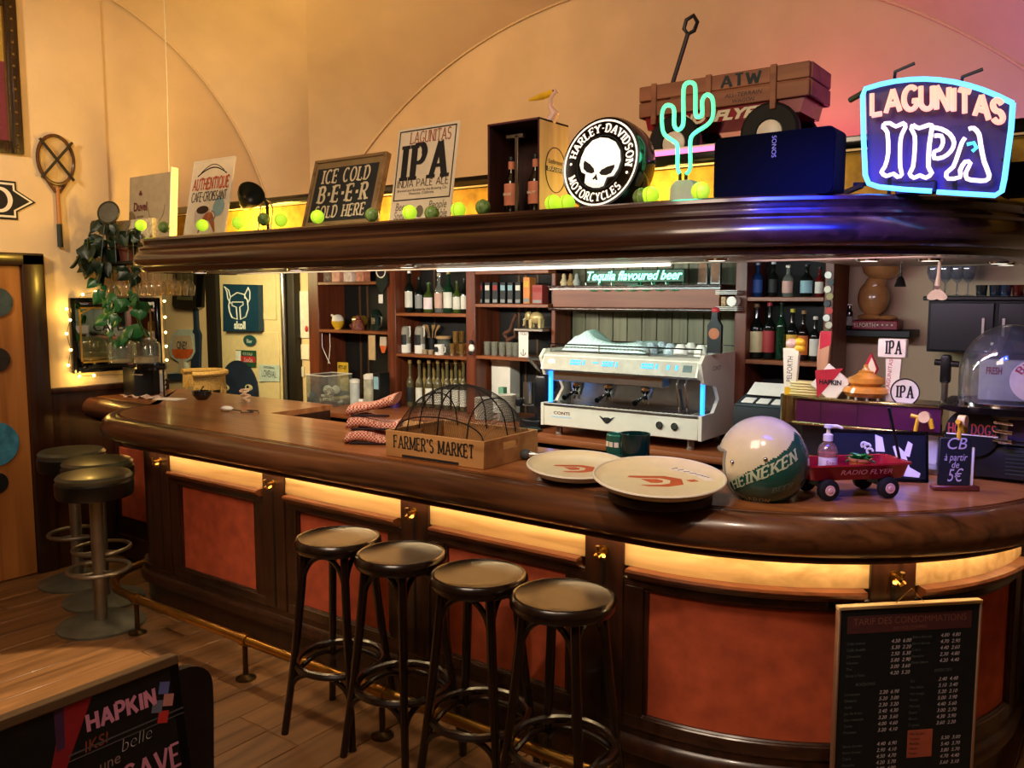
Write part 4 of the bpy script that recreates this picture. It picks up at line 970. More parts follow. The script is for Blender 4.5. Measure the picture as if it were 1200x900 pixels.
# ------------------------------------------------------------------ bottles
BROWNG = mat('brown_glass', '140a06', .08, var=.1, coat=.3); GREENG = mat('green_glass', '10301c', .06, var=.1, coat=.3)
def bottle_profile(h, r, rn, sh, neck):
    """h height, r body radius, rn neck radius, sh shoulder start (share of h), neck start"""
    pr = [(0, .002), (r * .85, 0), (r, .006), (r, h * sh)]
    for i in range(1, 7):
        t = i / 6; pr.append((rn + (r - rn) * (.5 + .5 * cos(pi * t)), h * (sh + (neck - sh) * t)))
    return pr + [(rn * .95, h * .96), (rn * 1.12, h * .965), (rn * 1.12, h * .99), (0, h * .99)]
def bottle(name, label, h, r, rn, sh, neck, glass, lab=None, cap=None, l0=.15, l1=.5, neckl=None, cat='bottle', group=None, loc=(0, 0, 0), word=None, flatb=False, wcol=None, rz=0):
    t = thing(name, label, cat, loc, rz, group); n_ = 18
    sq = 4 if flatb else n_
    MB().lathe(bottle_profile(h, r, rn, sh, neck), n_).build('bottle_body', glass, t)
    if lab: MB().lathe([(r * 1.012, h * l0), (r * 1.02, h * l0 + .001), (r * 1.02, h * l1 - .001), (r * 1.012, h * l1)], 18, a0=radians(-170), a1=radians(-10)).build('label', lab, t)
    if neckl: MB().lathe([(rn * 1.12, h * (neck + .02)), (rn * 1.1, h * (neck + .16)), (rn * 1.0, h * (neck + .16))], 14).build('neck_label', neckl, t)
    if cap: MB().lathe([(rn * 1.25, h * .93), (rn * 1.28, h * .94), (rn * 1.25, h), (0, h * 1.002)], 14).build('cap', cap, t)
    if word: text(word, r * .5, wcol or INK, t, (0, -r * 1.035, h * (l0 + l1) / 2 - r * .15), width=r * 1.3)
    return t
SALM = mat('salmon_label', 'c87a5a', .6, var=.15)
for i, sx in enumerate((-.058, .058)):
    bottle('beer_bottle', ('left', 'right')[i] + ' brown beer bottle with salmon oval label inside the upright wooden box', .235, .03, .0125, .55, .78, BROWNG, SALM, BLACK, .2, .56, SALM, group=None, loc=((A.x + B_.x) / 2 + sx, 2.77, TOP + .008), word='BRUNE', wcol=CREAM)
# small bird ornament on the box
p = wp(636, 130, Y=2.84)
bd = thing('bird_figurine', 'small pale bird figurine with long yellow beak on top of the wooden box', 'figurine', (A.x + w_ * .8, 2.8, TOP + h_))
BIRD = mat('pale_bird', 'd8b0a0', .5); YEL = mat('yellow_beak', 'd8a820', .4)
MB().tube([(.03, 0, 0), (.05, 0, .03), (.03, 0, .055), (.035, 0, .085), (.055, 0, .105), (.05, 0, .12)], [.022, .018, .010, .010, .013, .004], 10).build('body', BIRD, bd)
MB().tube([(.045, 0, .108), (-.01, 0, .10), (-.07, 0, .094)], [.012, .014, .004], 10).xf(Matrix.Diagonal((1, .6, 1, 1))).build('beak', YEL, bd); MB().ball((.05, -.012, .112), .003, 8, 6).build('eye', INK, bd)

# ------------------------------------------------------------------ round skull light sign
c_ = wp(704, 186, Y=2.70); rad = (wp(704, 128, Y=2.70).z - wp(704, 244, Y=2.70).z) / 2 * .99
Mx = Matrix.Translation((c_.x, c_.y, TOP + rad * .985 + .004)) @ Matrix.Rotation(radians(-3), 4, 'Z') @ Matrix.Rotation(radians(-9), 4, 'X') @ Matrix.Rotation(radians(12), 4, 'Y')
hs = thing('round_light_sign', 'round black lit sign with white skull and ring of white lettering', 'sign', M=Mx)
R0 = rad
rx = Matrix.Rotation(pi / 2, 4, 'X')
MB().lathe([(0, -.11), (R0 * .93, -.11), (R0 * .99, -.09), (R0, -.05), (R0 * .99, -.01), (R0 * .95, .006), (R0 * .93, .004), (0, .002)], 64).xf(rx).build('housing', BLACKG, hs)
WGLOW = glow('sign_white_glow', 'fff0e4', .9)
b = MB()
b.lathe([(R0 * .865, .0065), (R0 * .905, .0065)], 64); b.xf(rx).build('white_ring', WGLOW, hs)
b = MB(); b.lathe([(R0 * .565, .0065), (R0 * .575, .0065)], 64); b.xf(rx).build('inner_ring', mat('dim_ring', '2a3a40', .5), hs)
def ringwarp(r_mid, span_deg, width, up=True):
    def f(px_, pz_):
        a = radians(span_deg) * (px_ / width); rr_ = r_mid + pz_ if up else r_mid - pz_
        return (rr_ * sin(a), rr_ * cos(a)) if up else (rr_ * sin(a), -rr_ * cos(a))
    return f
hL = R0 * .17
letters('HARLEY-DAVIDSON', hL, 1.0, thick=.24, thin=.13, serif=.07, gap=.2, y=-.0065, warp=ringwarp(R0 * .64, 178, 1.0)).build('lettering', WGLOW, hs, smooth=False)
letters('MOTORCYCLES', hL, 1.0, thick=.24, thin=.13, serif=.07, gap=.2, y=-.0065, warp=ringwarp(R0 * .81, 118, 1.0, False)).build('lettering', WGLOW, hs, smooth=False)
for sg in (-1, 1): MB().lathe([(0, 0), (R0 * .03, 0)], 14).xf(Matrix.Translation((sg * R0 * .725, -.0067, -R0 * .12)) @ rx).build('dot', WGLOW, hs)
k_ = R0 * .50
skull = [(-.78, -.5), (-.98, -.22), (-1.0, .1), (-.92, .5), (-.66, .86), (-.3, 1.02), (.1, 1.03), (.5, .92), (.84, .6), (1.0, .2), (.98, -.15), (.86, -.45), (.55, -.55), (.5, -.92), (.3, -1.02), (.02, -1.06), (-.28, -1.02), (-.48, -.92), (-.55, -.56)]
MB().prism([(x * k_, z * k_) for x, z in skull], -.0075, -.0062).build('skull_emblem', WGLOW, hs, smooth=False)
for sg in (-1, 1):
    MB().prism([(sg * x * k_, z * k_) for x, z in [(.12, -.42), (.2, -.28), (.45, -.12), (.78, .0), (.80, -.12), (.72, -.36), (.5, -.48), (.25, -.5)]], -.0085, -.0074).build('skull_eye', INK, hs, smooth=False)
MB().prism([(x * k_, z * k_) for x, z in [(0, -.48), (-.14, -.72), (-.06, -.74), (0, -.68), (.06, -.74), (.14, -.72)]], -.0085, -.0074).build('skull_nose', INK, hs, smooth=False)
for i in range(-3, 4): MB().box((i * .13 - .008) * k_, (i * .13 + .008) * k_, -.0082, -.0074, -1.03 * k_, -.86 * k_).build('tooth_gap', mat('tooth_grey', '9aa0a0', .6), hs)
# ------------------------------------------------------------------ neon cactus
c_ = wp(804, 222, Y=2.78)
cz0 = TOP
nc = thing('neon_cactus', 'green neon cactus lamp on a small white base', 'neon lamp', (c_.x, 2.78, TOP))
pxl = [(797, 204), (794, 196), (794, 172), (790, 166), (779, 158), (776, 148), (776, 132), (780, 124), (787, 124), (790, 130), (790, 146), (794, 152), (799, 149), (801, 140), (801, 105), (806, 97), (813, 98), (815, 106), (815, 132), (818, 137), (823, 134), (823, 118), (828, 111), (834, 114), (836, 124), (835, 138), (828, 147), (814, 156), (809, 166), (809, 196), (804, 204)]
pts = [wp(x_, y_, Y=2.78) - Vector((c_.x, 2.78, TOP)) for x_, y_ in pxl]
def smoothpts(P, n=3):
    out = []
    for i in range(len(P) - 1):
        p0, p1, p2, p3 = P[max(0, i - 1)], P[i], P[i + 1], P[min(len(P) - 1, i + 2)]
        for j in range(n):
            t = j / n; out.append(.5 * ((2 * p1) + (p2 - p0) * t + (2 * p0 - 5 * p1 + 4 * p2 - p3) * t * t + (3 * p1 - p0 - 3 * p2 + p3) * t ** 3))
    return out + [P[-1]]
MB().tube(smoothpts(pts), .0075, 8).build('neon_tube', glow('green_neon', '6af0b4', .95), nc)
zb = pts[0].z
for dx in (pts[0].x, pts[-1].x): MB().cyl((dx, 0, zb - .025), (dx, 0, zb + .004), .006, n=8).build('electrode', BLACK, nc)
MB().prism([(-.05, 0), (.05, 0), (.045, zb - .045), (.025, zb - .025), (-.025, zb - .025), (-.045, zb - .045)], -.03, .04).build('base', mat('base_grey_white', 'b8b0a0', .5), nc)
MB().tube([(.0, .03, .04), (-.05, .06, .06), (-.1, .06, .01)], .003, 6).build('cable', WHITE, nc)
lamp('POINT', (c_.x, 2.70, 2.22), None, 1.2, '50f0b0', .05, name='cactus_glow')
# ------------------------------------------------------------------ speakers
def speaker(px0, px1, pyt, label, y0, name='black_speaker'):
    a, c = wp(px0, 230, Y=y0), wp(px1, 230, Y=y0); zt = wp((px0 + px1) / 2, pyt, Y=y0).z; ww = c.x - a.x; hh_ = zt - TOP
    t = thing('wireless_speaker', label, 'speaker', ((a.x + c.x) / 2, y0, TOP + .001), rz=radians(0))
    r_ = .022; pl2 = [(sx * (ww / 2 - r_) + r_ * cos(radians(q)), zz + r_ * sin(radians(q))) for sx, zz, q0 in ((1, hh_ - r_, 0), (-1, hh_ - r_, 90), (-1, r_, 180), (1, r_, 270)) for q in range(q0, q0 + 91, 15)]
    MB().prism(pl2, -.0, .11).build('housing', mat('speaker_cloth', '05070f', .9, var=.2, scale=300, ior=1.2), t)
    MB().prism([(x * .985, hh_ / 2 + (z - hh_ / 2) * .97) for x, z in pl2], -.006, 0).build('grille', mat('speaker_grille', '04060e', .95, var=.3, scale=500, ior=1.15), t)
    return t, ww, hh_
t, ww, hh_ = speaker(836, 977, 155, 'wide black speaker with rounded corners standing before the wooden wagon', 2.64)
text('SONOS', .02, mat('grey_logo', '8a8a94', .5), t, (.0, -.0065, hh_ - .045), (pi / 2, radians(90), 0))
speaker(1166, 1215, 190, 'black speaker at the right end of the canopy behind the neon sign', 2.98)
# ------------------------------------------------------------------ toy wagon on the ledge
YW = 3.70; zL = 2.27
a, c = wp(750, 103, Y=YW), wp(950, 71, Y=YW); xw0, xw1 = a.x, c.x; zt = (a.z + c.z) / 2
wz = wp(905, 163, Y=YW)
wg_ = thing('toy_wagon', 'red toy wagon with wooden slat sides and black wheels on the ledge behind the speaker', 'toy wagon', ((xw0 + xw1) / 2, YW + .14, zL))
CR_ = wood('crate_brown', '7a4a34', 'a06a4a', 0, 14, .6); REDB = mat('wagon_red', '8a1c28', .25, var=.1, coat=.4)
L2w = (xw1 - xw0) / 2; D2 = .14
zs1 = zt - zL; zs0 = wp(830, 152, Y=YW).z - zL - .02
sl = (zs1 - zs0 - .10)
zb1 = zs1 - .09
for sy in (-1, 1):
    for z0, z1 in ((zs1 - .066, zs1), (zs1 - .14, zs1 - .074)):
        MB().box(-L2w, L2w, sy * D2 - .008, sy * D2 + .008, z0, z1, .003).build('slat', CR_, wg_)
    for xx in (-L2w * .8, 0.0 - L2w * .12, L2w * .62):
        MB().box(xx - .014, xx + .014, sy * (D2 + .012) - .006, sy * (D2 + .012) + .006, zs1 - .18, zs1 + .006, .003).build('slat_post', CR_, wg_)
for sx in (-1, 1):
    for z0, z1 in ((zs1 - .066, zs1), (zs1 - .14, zs1 - .074)):
        MB().box(sx * L2w - .008, sx * L2w + .008, -D2 + .01, D2 - .01, z0, z1, .003).build('slat', CR_, wg_)
rim = [(-L2w * .97, zb1 + .0), (L2w * .97, zb1), (L2w * .90, zb1 - .11), (-L2w * .90, zb1 - .11)]
bm_ = MB().prism(rim, -D2 * .93, D2 * .93); bm_.build('body', REDB, wg_)
for xx in (-L2w * .55, L2w * .58):
    for sy in (-1, 1):
        rw = .13
        w0 = MB().lathe([(.06, .018), (rw - .012, .022), (rw, .012), (rw, -.012), (rw - .012, -.022), (.06, -.018), (.06, .018)], 28).xf(Matrix.Translation((xx, sy * (D2 - .012), rw + .001)) @ rx).build('wheel', mat('tyre', '0a0a0a', .7), wg_)
        MB().lathe([(0, .024), (.03, .026), (.055, .016), (.06, .0), (.055, -.016), (.03, -.026), (0, -.024)], 20).xf(Matrix.Translation((xx, sy * (D2 - .012), rw + .001)) @ rx).build('hub', WHITE, w0)
    MB().cyl((xx, -D2 * .9, .131), (xx, D2 * .9, .131), .008, n=8).box(xx - .02, xx + .02, -.1, .1, .131, zb1 - .11).build('axle', BLACK, wg_)
hp = [wp(790, 92, Y=YW + .2), wp(806, 40, Y=YW + .2)]; off = Vector((wg_.location))
h0 = hp[0] - off; h1 = hp[1] - off; h0 = h0 - (h1 - h0) * 2.4
MB().tube([h0, h1], .011, 8).build('handle_bar', BLACK, wg_)
dv = (h1 - h0).normalized(); sd = Vector((dv.z, 0, -dv.x))
MB().tube([h1, h1 + dv * .02 + sd * .028, h1 + dv * .06 + sd * .03, h1 + dv * .085, h1 + dv * .06 - sd * .03, h1 + dv * .02 - sd * .028], .010, 8, closed=True).build('grip_loop', BLACK, wg_)
put_letters('ATW', .05, .19, mat('dark_stencil', '26323a', .8), wg_, (L2w * .25, -D2 - .009, zs1 - .06), thick=.24, thin=.16, serif=0)
text('ALL-TERRAIN', .024, mat('dark_stencil', '26323a'), wg_, (L2w * .28, -D2 - .009, zs1 - .105), shear=.2, width=.17); text('WAGON', .024, mat('dark_stencil', '26323a'), wg_, (L2w * .28, -D2 - .009, zs1 - .132), shear=.2, width=.1)
text('FLYER', .06, CREAM, wg_, (L2w * .22, -D2 * .95, zb1 - .105), shear=.3, bold=.003, width=.24); text('RADIO', .06, CREAM, wg_, (-L2w * .48, -D2 * .95, zb1 - .105), shear=.3, bold=.003, width=.24)
# pink tube lamp under the wagon
pk = thing('pink_tube_lamp', 'pink fluorescent tube lamp lying on the ledge under the wagon', 'lamp', ((xw0 + xw1) / 2 - .05, 3.40, zL))
MB().cyl((-.30, 0, .035), (.30, 0, .035), .014, n=12).build('tube', glow('pink_glow', 'ff7ab4', 1.8), pk)
MB().box(-.32, .32, .012, .03, 0, .06, .004).build('fitting', WHITE, pk)
for sx in (-1, 1): MB().box(sx * .31 - .008, sx * .31 + .008, -.014, .014, .0, .05, .002).build('end_cap', WHITE, pk)
# ------------------------------------------------------------------ neon beer sign
YN = 2.76
def np_(px_, py_): return wp(px_, py_, Y=YN)
cN = np_(1098, 236); offN = Vector((cN.x, YN, TOP))
ns = thing('neon_sign', 'neon beer sign with blue arched outline, red name and white letters IPA', 'neon sign', tuple(offN))
def npts(l, dy=0): return [np_(*p) - offN + Vector((0, dy, 0)) for p in l]
def arcpx(x0, y0, x1, y1, sag, n=10): return [(x0 + (x1 - x0) * i / n, y0 + (y1 - y0) * i / n - sag * 4 * (i / n) * (1 - i / n)) for i in range(n + 1)]
BLUE = glow('blue_neon', '58b4ff', 2.6); CYAN = glow('cyan_neon', '58e0f0', 1.4); REDN = glow('red_neon', 'ffac98', 1.35); WHN = glow('white_neon', 'ffe6ec', 1.3)
top_ = arcpx(1014, 104, 1187, 121, 19)
MB().tube(npts([(1092, 224), (1060, 222), (1030, 219), (1018, 215), (1014, 205), (1012, 160), (1011, 112)] + top_[0:] ), .0075, 8).build('outline_tube', BLUE, ns)
MB().tube(npts([(1187, 121), (1185, 150), (1177, 210), (1174, 224), (1166, 229), (1130, 227), (1098, 225)]), .0075, 8).build('outline_tube', BLUE, ns)
def neon_word(word, xa, xb, yf, hpx, r_, m_, slant=0, bow=0):
    tw = sum(GL[c_][0] for c_ in word) + .2 * (len(word) - 1); x_ = 0
    for ch_ in word:
        w__, st_ = GL[ch_]; b_ = MB()
        for s_ in st_:
            P = []
            for u, v_ in s_:
                fx = (x_ + u) / tw; X_ = xa + (xb - xa) * fx; Y_ = yf(fx) - v_ * hpx * (1 - .12 * abs(fx - .5)); P.append((X_ + slant * v_, Y_))
            b_.tube(npts(P, -.012), r_, 6)
        o_ = b_.build('letter_tube', m_, ns); x_ += w__ + .2
neon_word('LAGUNITAS', 1023, 1176, lambda f: 136 + 10 * f - 12 * sin(pi * f), 27, .0078, REDN)
# IPA drawn as outlined block letters
outl1 = [(1037, 146), (1036, 150), (1041, 156), (1042, 180), (1038, 196), (1034, 202), (1040, 207), (1048, 204), (1053, 208), (1058, 205), (1056, 196), (1056, 170), (1058, 158), (1062, 150), (1060, 145), (1051, 149), (1044, 145), (1037, 146)]
outl2 = [(1071, 147), (1078, 151), (1090, 147), (1093, 151), (1090, 170), (1089, 196), (1093, 203), (1086, 209), (1079, 206), (1072, 209), (1067, 204), (1071, 196), (1073, 176), (1073, 160), (1069, 152), (1071, 147)]
outl3 = [(1094, 150), (1104, 152), (1114, 158), (1119, 168), (1115, 178), (1106, 185), (1096, 186), (1096, 178), (1102, 176), (1106, 168), (1104, 160), (1096, 160)]
outl4 = [(1136, 152), (1142, 151), (1148, 158), (1150, 170), (1154, 190), (1160, 206), (1156, 212), (1145, 212), (1134, 210), (1133, 202), (1138, 192), (1132, 190), (1126, 200), (1126, 208), (1112, 210), (1110, 203), (1118, 196), (1124, 180), (1128, 168), (1132, 162)]
for l_ in (outl1, outl2, outl3, outl4): MB().tube(smoothpts(npts(l_, -.012), 2), .0062, 6).build('letter_tube', WHN, ns)
MB().tube(npts([(1134, 170), (1142, 168), (1145, 174), (1140, 178)], -.012), .005, 6).build('accent_tube', CYAN, ns)
FRB = mat('neon_frame_black', '0c0c12', .5)
pb_ = npts([(1013, 108)] + top_ + [(1187, 124), (1174, 226), (1016, 217)])
MB().prism([(p.x, p.z) for p in pb_], .02, .024).build('backing_panel', mat('smoked_panel', '3c2a5c', .5, alpha=.8), ns)
for (xa, ya, xb, yb_) in ((1049, 84, 1072, 74), (1128, 90, 1152, 81)):
    A_, B2 = npts([(xa, ya), (xb, yb_)], .0); MB().tube([A_ + Vector((-.02, .08, -.03)), A_, B2], .005, 6).build('bracket', FRB, ns)
for xx in (1040, 1117): q = npts([(xx, 226)])[0]; MB().tube([(q.x, .02, q.z + .05), (q.x, .02, 0)], .006, 6).build('leg', FRB, ns)
q0, q1 = npts([(1012, 219)])[0], npts([(1176, 227)])[0]
MB().tube([(q0.x - .04, .04, .045), (q1.x, .04, .02)], .006, 6).build('base_bar', FRB, ns)
MB().box(q0.x + .09, q0.x + .2, .0, .06, 0, .035, .004).build('transformer', FRB, ns)
for (xa, ya) in ((998, 110), (992, 221), (1160, 190)): q = npts([(xa, ya)])[0]; MB().tube([(q.x - .02, .06, q.z - .005), (q.x + .04, .02, q.z + .008)], .009, 6).build('standoff', FRB, ns)
# ------------------------------------------------------------------ string of lime globes
gl = thing('globe_light_string', 'string of lime green globe lights lying along the canopy top', 'string lights', (-2.6, 2.62, TOP))
gpx = [(165, 264, 1), (192, 266, 0), (237, 264, 1), (279, 261, 1), (309, 257, 0), (329, 258, 1), (372, 254, 1), (436, 252, 0), (480, 249, 1), (506, 250, 0), (537, 246, 1), (566, 243, 0), (648, 238, 1), (664, 238, 1), (752, 231, 0), (762, 229, 1), (821, 224, 1)]
gp = []
for px_, py_, on_ in gpx:
    p = wp(px_, py_, Y=2.615); p.z = max(p.z, TOP + .03); q = p - Vector((-2.6, 2.62, TOP)); gp.append(q)
    bl = MB().ball(q, .0305, 14, 9).build('globe', LIMEG if on_ else mat('dark_lime_globe', '6a8a4a', .4, var=.5, scale=60), gl)
    MB().tube([q + Vector((0, .0305 * cos(t * pi / 8), .0305 * sin(t * pi / 8))) for t in range(16)], .0012, 4, closed=True).build('net_thread', mat('pale_lime', 'a8c850', .7), bl)
wr = []
for a_, c_ in zip(gp, gp[1:]): wr += [Vector((a_.x, .02, .006)), Vector(((a_.x + c_.x) / 2, .05, .012))]
MB().tube(wr, .002, 4).build('wire', mat('green_wire', '2a3418'), gl)
# cable hanging from the vault
hc = thing('hanging_cable', 'thin pale cable hanging from the vault above the left end of the canopy', 'cable', (-4.30, 2.98, TOP))
b = MB().tube([wp(200, 256, Y=3.12) - Vector((-4.3, 2.98, TOP)), wp(198, 200, Y=3.12) - Vector((-4.3, 2.98, TOP)), wp(196, 100, Y=3.12) - Vector((-4.3, 2.98, TOP)), wp(190, -60, Y=3.12) - Vector((-4.3, 2.98, TOP))], .003, 5); b.build('cable', CREAM, hc)
# ================================================================== things on the bar top
ZB = 1.06
def bp(px_, py_, z=ZB): return wp(px_, py_, Z=z)
# gingham covered boot-shaped stack: folded red and white check cloths
q = bp(424, 521)
GING = checked('red_gingham', 'b8402e', 'e6c8b4', 130)
DKCL = mat('dark_cloth', '2a2028', .9)
for i, (z0, sx, ang_, lb) in enumerate(((.0, .0, .0, 'lowest'), (.062, .005, -.05, 'middle'), (.12, .0, .12, 'topmost'))):
    rows = []
    t = thing('checked_cloth', 'red and white checked cloth, folded, ' + lb + ' of the pile left of the wooden crate', 'cloth', (q.x + .0 + sx, q.y + .08, ZB + z0), group='checked cloths piled on the bar', rz=radians(30))
    rc = random.Random(i)
    b = MB(); L_, Wd, T_ = abs(.23 - .012 * i), .15, .06 - .004 * i
    for k in range(15):
        a = 2 * pi * k / 14; u = cos(a); v = sin(a)
        pass
    n1, n2 = 14, 16; rows = []
    for j in range(n1 + 1):
        s_ = j / n1; x_ = (s_ - .5) * L_; r_ = []
        tt = T_ * (.88 + .14 * sin(2 * pi * s_ + i)) ; lift = (.05 * s_ if i == 2 else .012 * sin(5 * s_)) 
        for k in range(n2 + 1):
            a = 2 * pi * k / n2; cu, su = cos(a), sin(a)
            r_.append((x_ + .01 * su, (Wd / 2 + .008 * sin(4 * s_ + i)) * (abs(cu) ** .6) * (1 if cu > 0 else -1), tt / 2 + lift + tt / 2 * (abs(su) ** .7) * (1 if su > 0 else -1)))
        rows.append(r_)
    b.grid(rows); b.f.append(tuple(range(n2)))
    if True: b.f.append(tuple(range(n1 * (n2 + 1), n1 * (n2 + 1) + n2)))
    b.build('cloth', GING, t, ang=70)
    MB().box(-L_ * .42, L_ * .42, -Wd / 2 - .001, -Wd / 2 + .01, .002, .012, .004).build('dark_hem', DKCL, t)
# farmer's market crate with mesh dome
A, B_, C_ = bp(452, 534), bp(567, 551), bp(619, 530)
u = Vector((B_.x - A.x, B_.y - A.y, 0)); w_ = u.length; dC = Vector((C_.x - B_.x, C_.y - B_.y, 0)); d_ = abs(Vector((-u.y, u.x, 0)).normalized().dot(dC)); az = atan2(u.y, u.x)
d_ = .36
fm = thing('market_crate', "light wooden crate lettered FARMER'S MARKET with a black mesh dome", 'crate', (A.x, A.y, ZB + .001), rz=az)
PALE = wood('crate_pine', '9a6a3a', 'c4925a', 0, 16, .55)
hc_ = .105
MB().box(0, w_, 0, .012, 0, hc_, .002).build('front', PALE, fm); MB().box(0, w_, d_ - .012, d_, 0, hc_, .002).build('back', PALE, fm)
def holed(x0):
    b = MB(); b.box(x0, x0 + .012, .012, d_ - .012, 0, .058, .001).box(x0, x0 + .012, .012, d_ - .012, .085, hc_, .001).box(x0, x0 + .012, .012, d_ * .34, .058, .085).box(x0, x0 + .012, d_ * .62, d_ - .012, .058, .085); return b
holed(0).build('side', PALE, fm); holed(w_ - .012).build('side', PALE, fm); MB().box(.012, w_ - .012, .012, d_ - .012, 0, .008).build('bottom', wood('crate_floor', '5a3a20', '7a5230', 0, 14, .6), fm)
put_letters("FARMER'S MARKET", .05, w_ * .82, mat('stencil_black', '1a1614', .8), fm, (w_ * .5, -.001, .038), thick=.2, thin=.09, serif=.07)
MB().box(w_ * .18, w_ * .76, -.0015, .0, .004, .014).build('dark_slot', INK, fm)
hd_ = wp(532, 452, Y=A.y + .15).z - ZB - .09
def dome(uu, vv, s_=1.0):   # uu along width, vv along depth in -1..1
    h = max(0, 1 - abs(uu) ** 2.2) ** .5 * max(0, 1 - abs(vv) ** 2.6) ** .5
    return Vector((w_ / 2 + uu * (w_ / 2 - .02), d_ / 2 + vv * (d_ / 2 - .02), .09 + h * hd_))
b = MB(); NU, NV = 64, 44
for i in range(1, NU): b.tube([dome(-1 + 2 * i / NU, -1 + 2 * j / 14) for j in range(15)], .0006, 3, cap=False)
for i in range(1, NV): b.tube([dome(-1 + 2 * j / 20, -1 + 2 * i / NV) for j in range(21)], .0006, 3, cap=False)
o = b.build('mesh_dome', mat('black_net', '14181a', .6), fm, smooth=False); o['kind'] = 'stuff'
for uu in (-.66, .02, .66): MB().tube([dome(uu, -1 + 2 * j / 24) for j in range(25)], .003, 6).build('dome_rib', BLACK, fm)
for vv in (-.93, .0): MB().tube([dome(-1 + 2 * j / 32, vv) for j in range(33)], .0028, 6).build('dome_rib', BLACK, fm)
# round wooden tray behind the crate
q = bp(478, 505); tr = thing('bread_tray', 'shallow pale wooden tray standing behind the cloths and the market crate', 'tray', (q.x + .02, 2.86, ZB + .001))
MB().lathe([(0, 0), (.11, 0), (.13, .045), (.122, .045), (.105, .008), (0, .008)], 28).build('tray', wood('tray_wood', '8a6234', 'b88a54', 0, 18, .5), tr)
# grey plug / portafilter-like tool
q = bp(628, 540); tl = thing('steam_wand_tool', 'grey rubber-headed tool with metal shaft lying between crate and plates', 'tool', (q.x, q.y, ZB + .022), rz=radians(12))
MB().ball((-.045, 0, 0), .021, 14, 9, (1.3, 1, 1)).build('head', mat('grey_rubber', '3a3e40', .6), tl); MB().tube([(-.03, 0, 0), (0, 0, .002), (.05, 0, .004), (.09, 0, .006)], [.014, .009, .008, .012], 10).build('shaft', STEEL, tl)
# two round trays with the letter D
def plate(cx_, cy_, rad_, tilt, label, zz, props):
    M = Matrix.Translation((cx_, cy_, zz)) @ Matrix.Rotation(YAW, 4, 'Z') @ Matrix.Rotation(tilt, 4, 'X')
    t = thing('serving_tray', label, 'tray', M=M, group='cream serving trays on the bar')
    MB().lathe([(0, 0), (rad_ * .86, 0), (rad_ * .93, .008), (rad_ * .985, .016), (rad_, .017), (rad_ * .99, .010), (rad_ * .9, -.006), (0, -.008)], 56).build('tray_body', mat('cream_tray', 'e8dcb8', .35, var=.04, coat=.2), t)
    MB().tube([(rad_ * .995 * cos(k * pi / 28), rad_ * .995 * sin(k * pi / 28), .0155) for k in range(56)], .004, 6, closed=True).build('rim', WHITE, t)
    RD = mat('terracotta_print', 'c0603c', .6)
    D1 = [(-.42, .22), (.12, .2), (.36, .05), (.34, -.2), (.1, -.3), (-.2, -.28), (-.3, -.22), (.0, -.22), (.14, -.16), (.18, .0), (.04, .1), (-.28, .12), (-.46, .16)]
    D2 = [(-.26, .06), (-.02, .05), (.06, -.02), (.04, -.1), (-.06, -.12), (-.14, -.11)]
    for D in (D1, D2): MB().slab([(x * rad_ * 1.0, y * rad_ * 1.0) for x, y in D], .0004, .0012).build('letter_d', RD, t, smooth=False)
    if props:
        WB = mat('white_bird_print', 'f0ece0', .6)
        MB().slab([(.35 * rad_, .62 * rad_), (.55 * rad_, .5 * rad_), (.78 * rad_, .25 * rad_), (.86 * rad_, -.05 * rad_), (.7 * rad_, -.02 * rad_), (.62 * rad_, .2 * rad_), (.45 * rad_, .4 * rad_), (.25 * rad_, .55 * rad_)], .0004, .001).build('white_print', WB, t)
        for k in range(6): MB().tube([((.3 + .08 * k) * rad_, (.56 - .07 * k) * rad_, .0012), ((.4 + .08 * k) * rad_, (.62 - .1 * k) * rad_, .0012)], .0012, 4).build('print_stroke', INK, t)
        MB().slab([(.42 * rad_, .0), (.55 * rad_, .03 * rad_), (.6 * rad_, -.05 * rad_), (.48 * rad_, -.08 * rad_)], .0004, .0012).build('red_mark', RD, t)
    return t
q = wp(772, 563, Z=1.125); plate(q.x, q.y, .205, radians(6), 'round cream serving tray with terracotta letter D, nearer one beside the helmet', 1.125, True)
q2 = wp(676, 548, Z=1.10); plate(q2.x, q2.y, .175, radians(5), 'round cream serving tray with terracotta letter D, farther one behind and left', 1.098, False)
for (qq, r_, z1, lb) in ((q, .15, 1.098, 'nearer'), (q2, .12, 1.075, 'farther')):
    MB_ = MB().lathe([(0, 0), (r_, 0), (r_ + .012, .004), (r_ + .012, z1 - ZB - .012), (r_, z1 - ZB - .006), (0, z1 - ZB - .006)], 36)
    o = MB_.build('tray_stack', mat('brown_tray', '2a1a12', .5), None, (qq.x, qq.y + .01, ZB)); tag(o, 'dark round tray stack lying under the ' + lb + ' cream serving tray', 'tray')
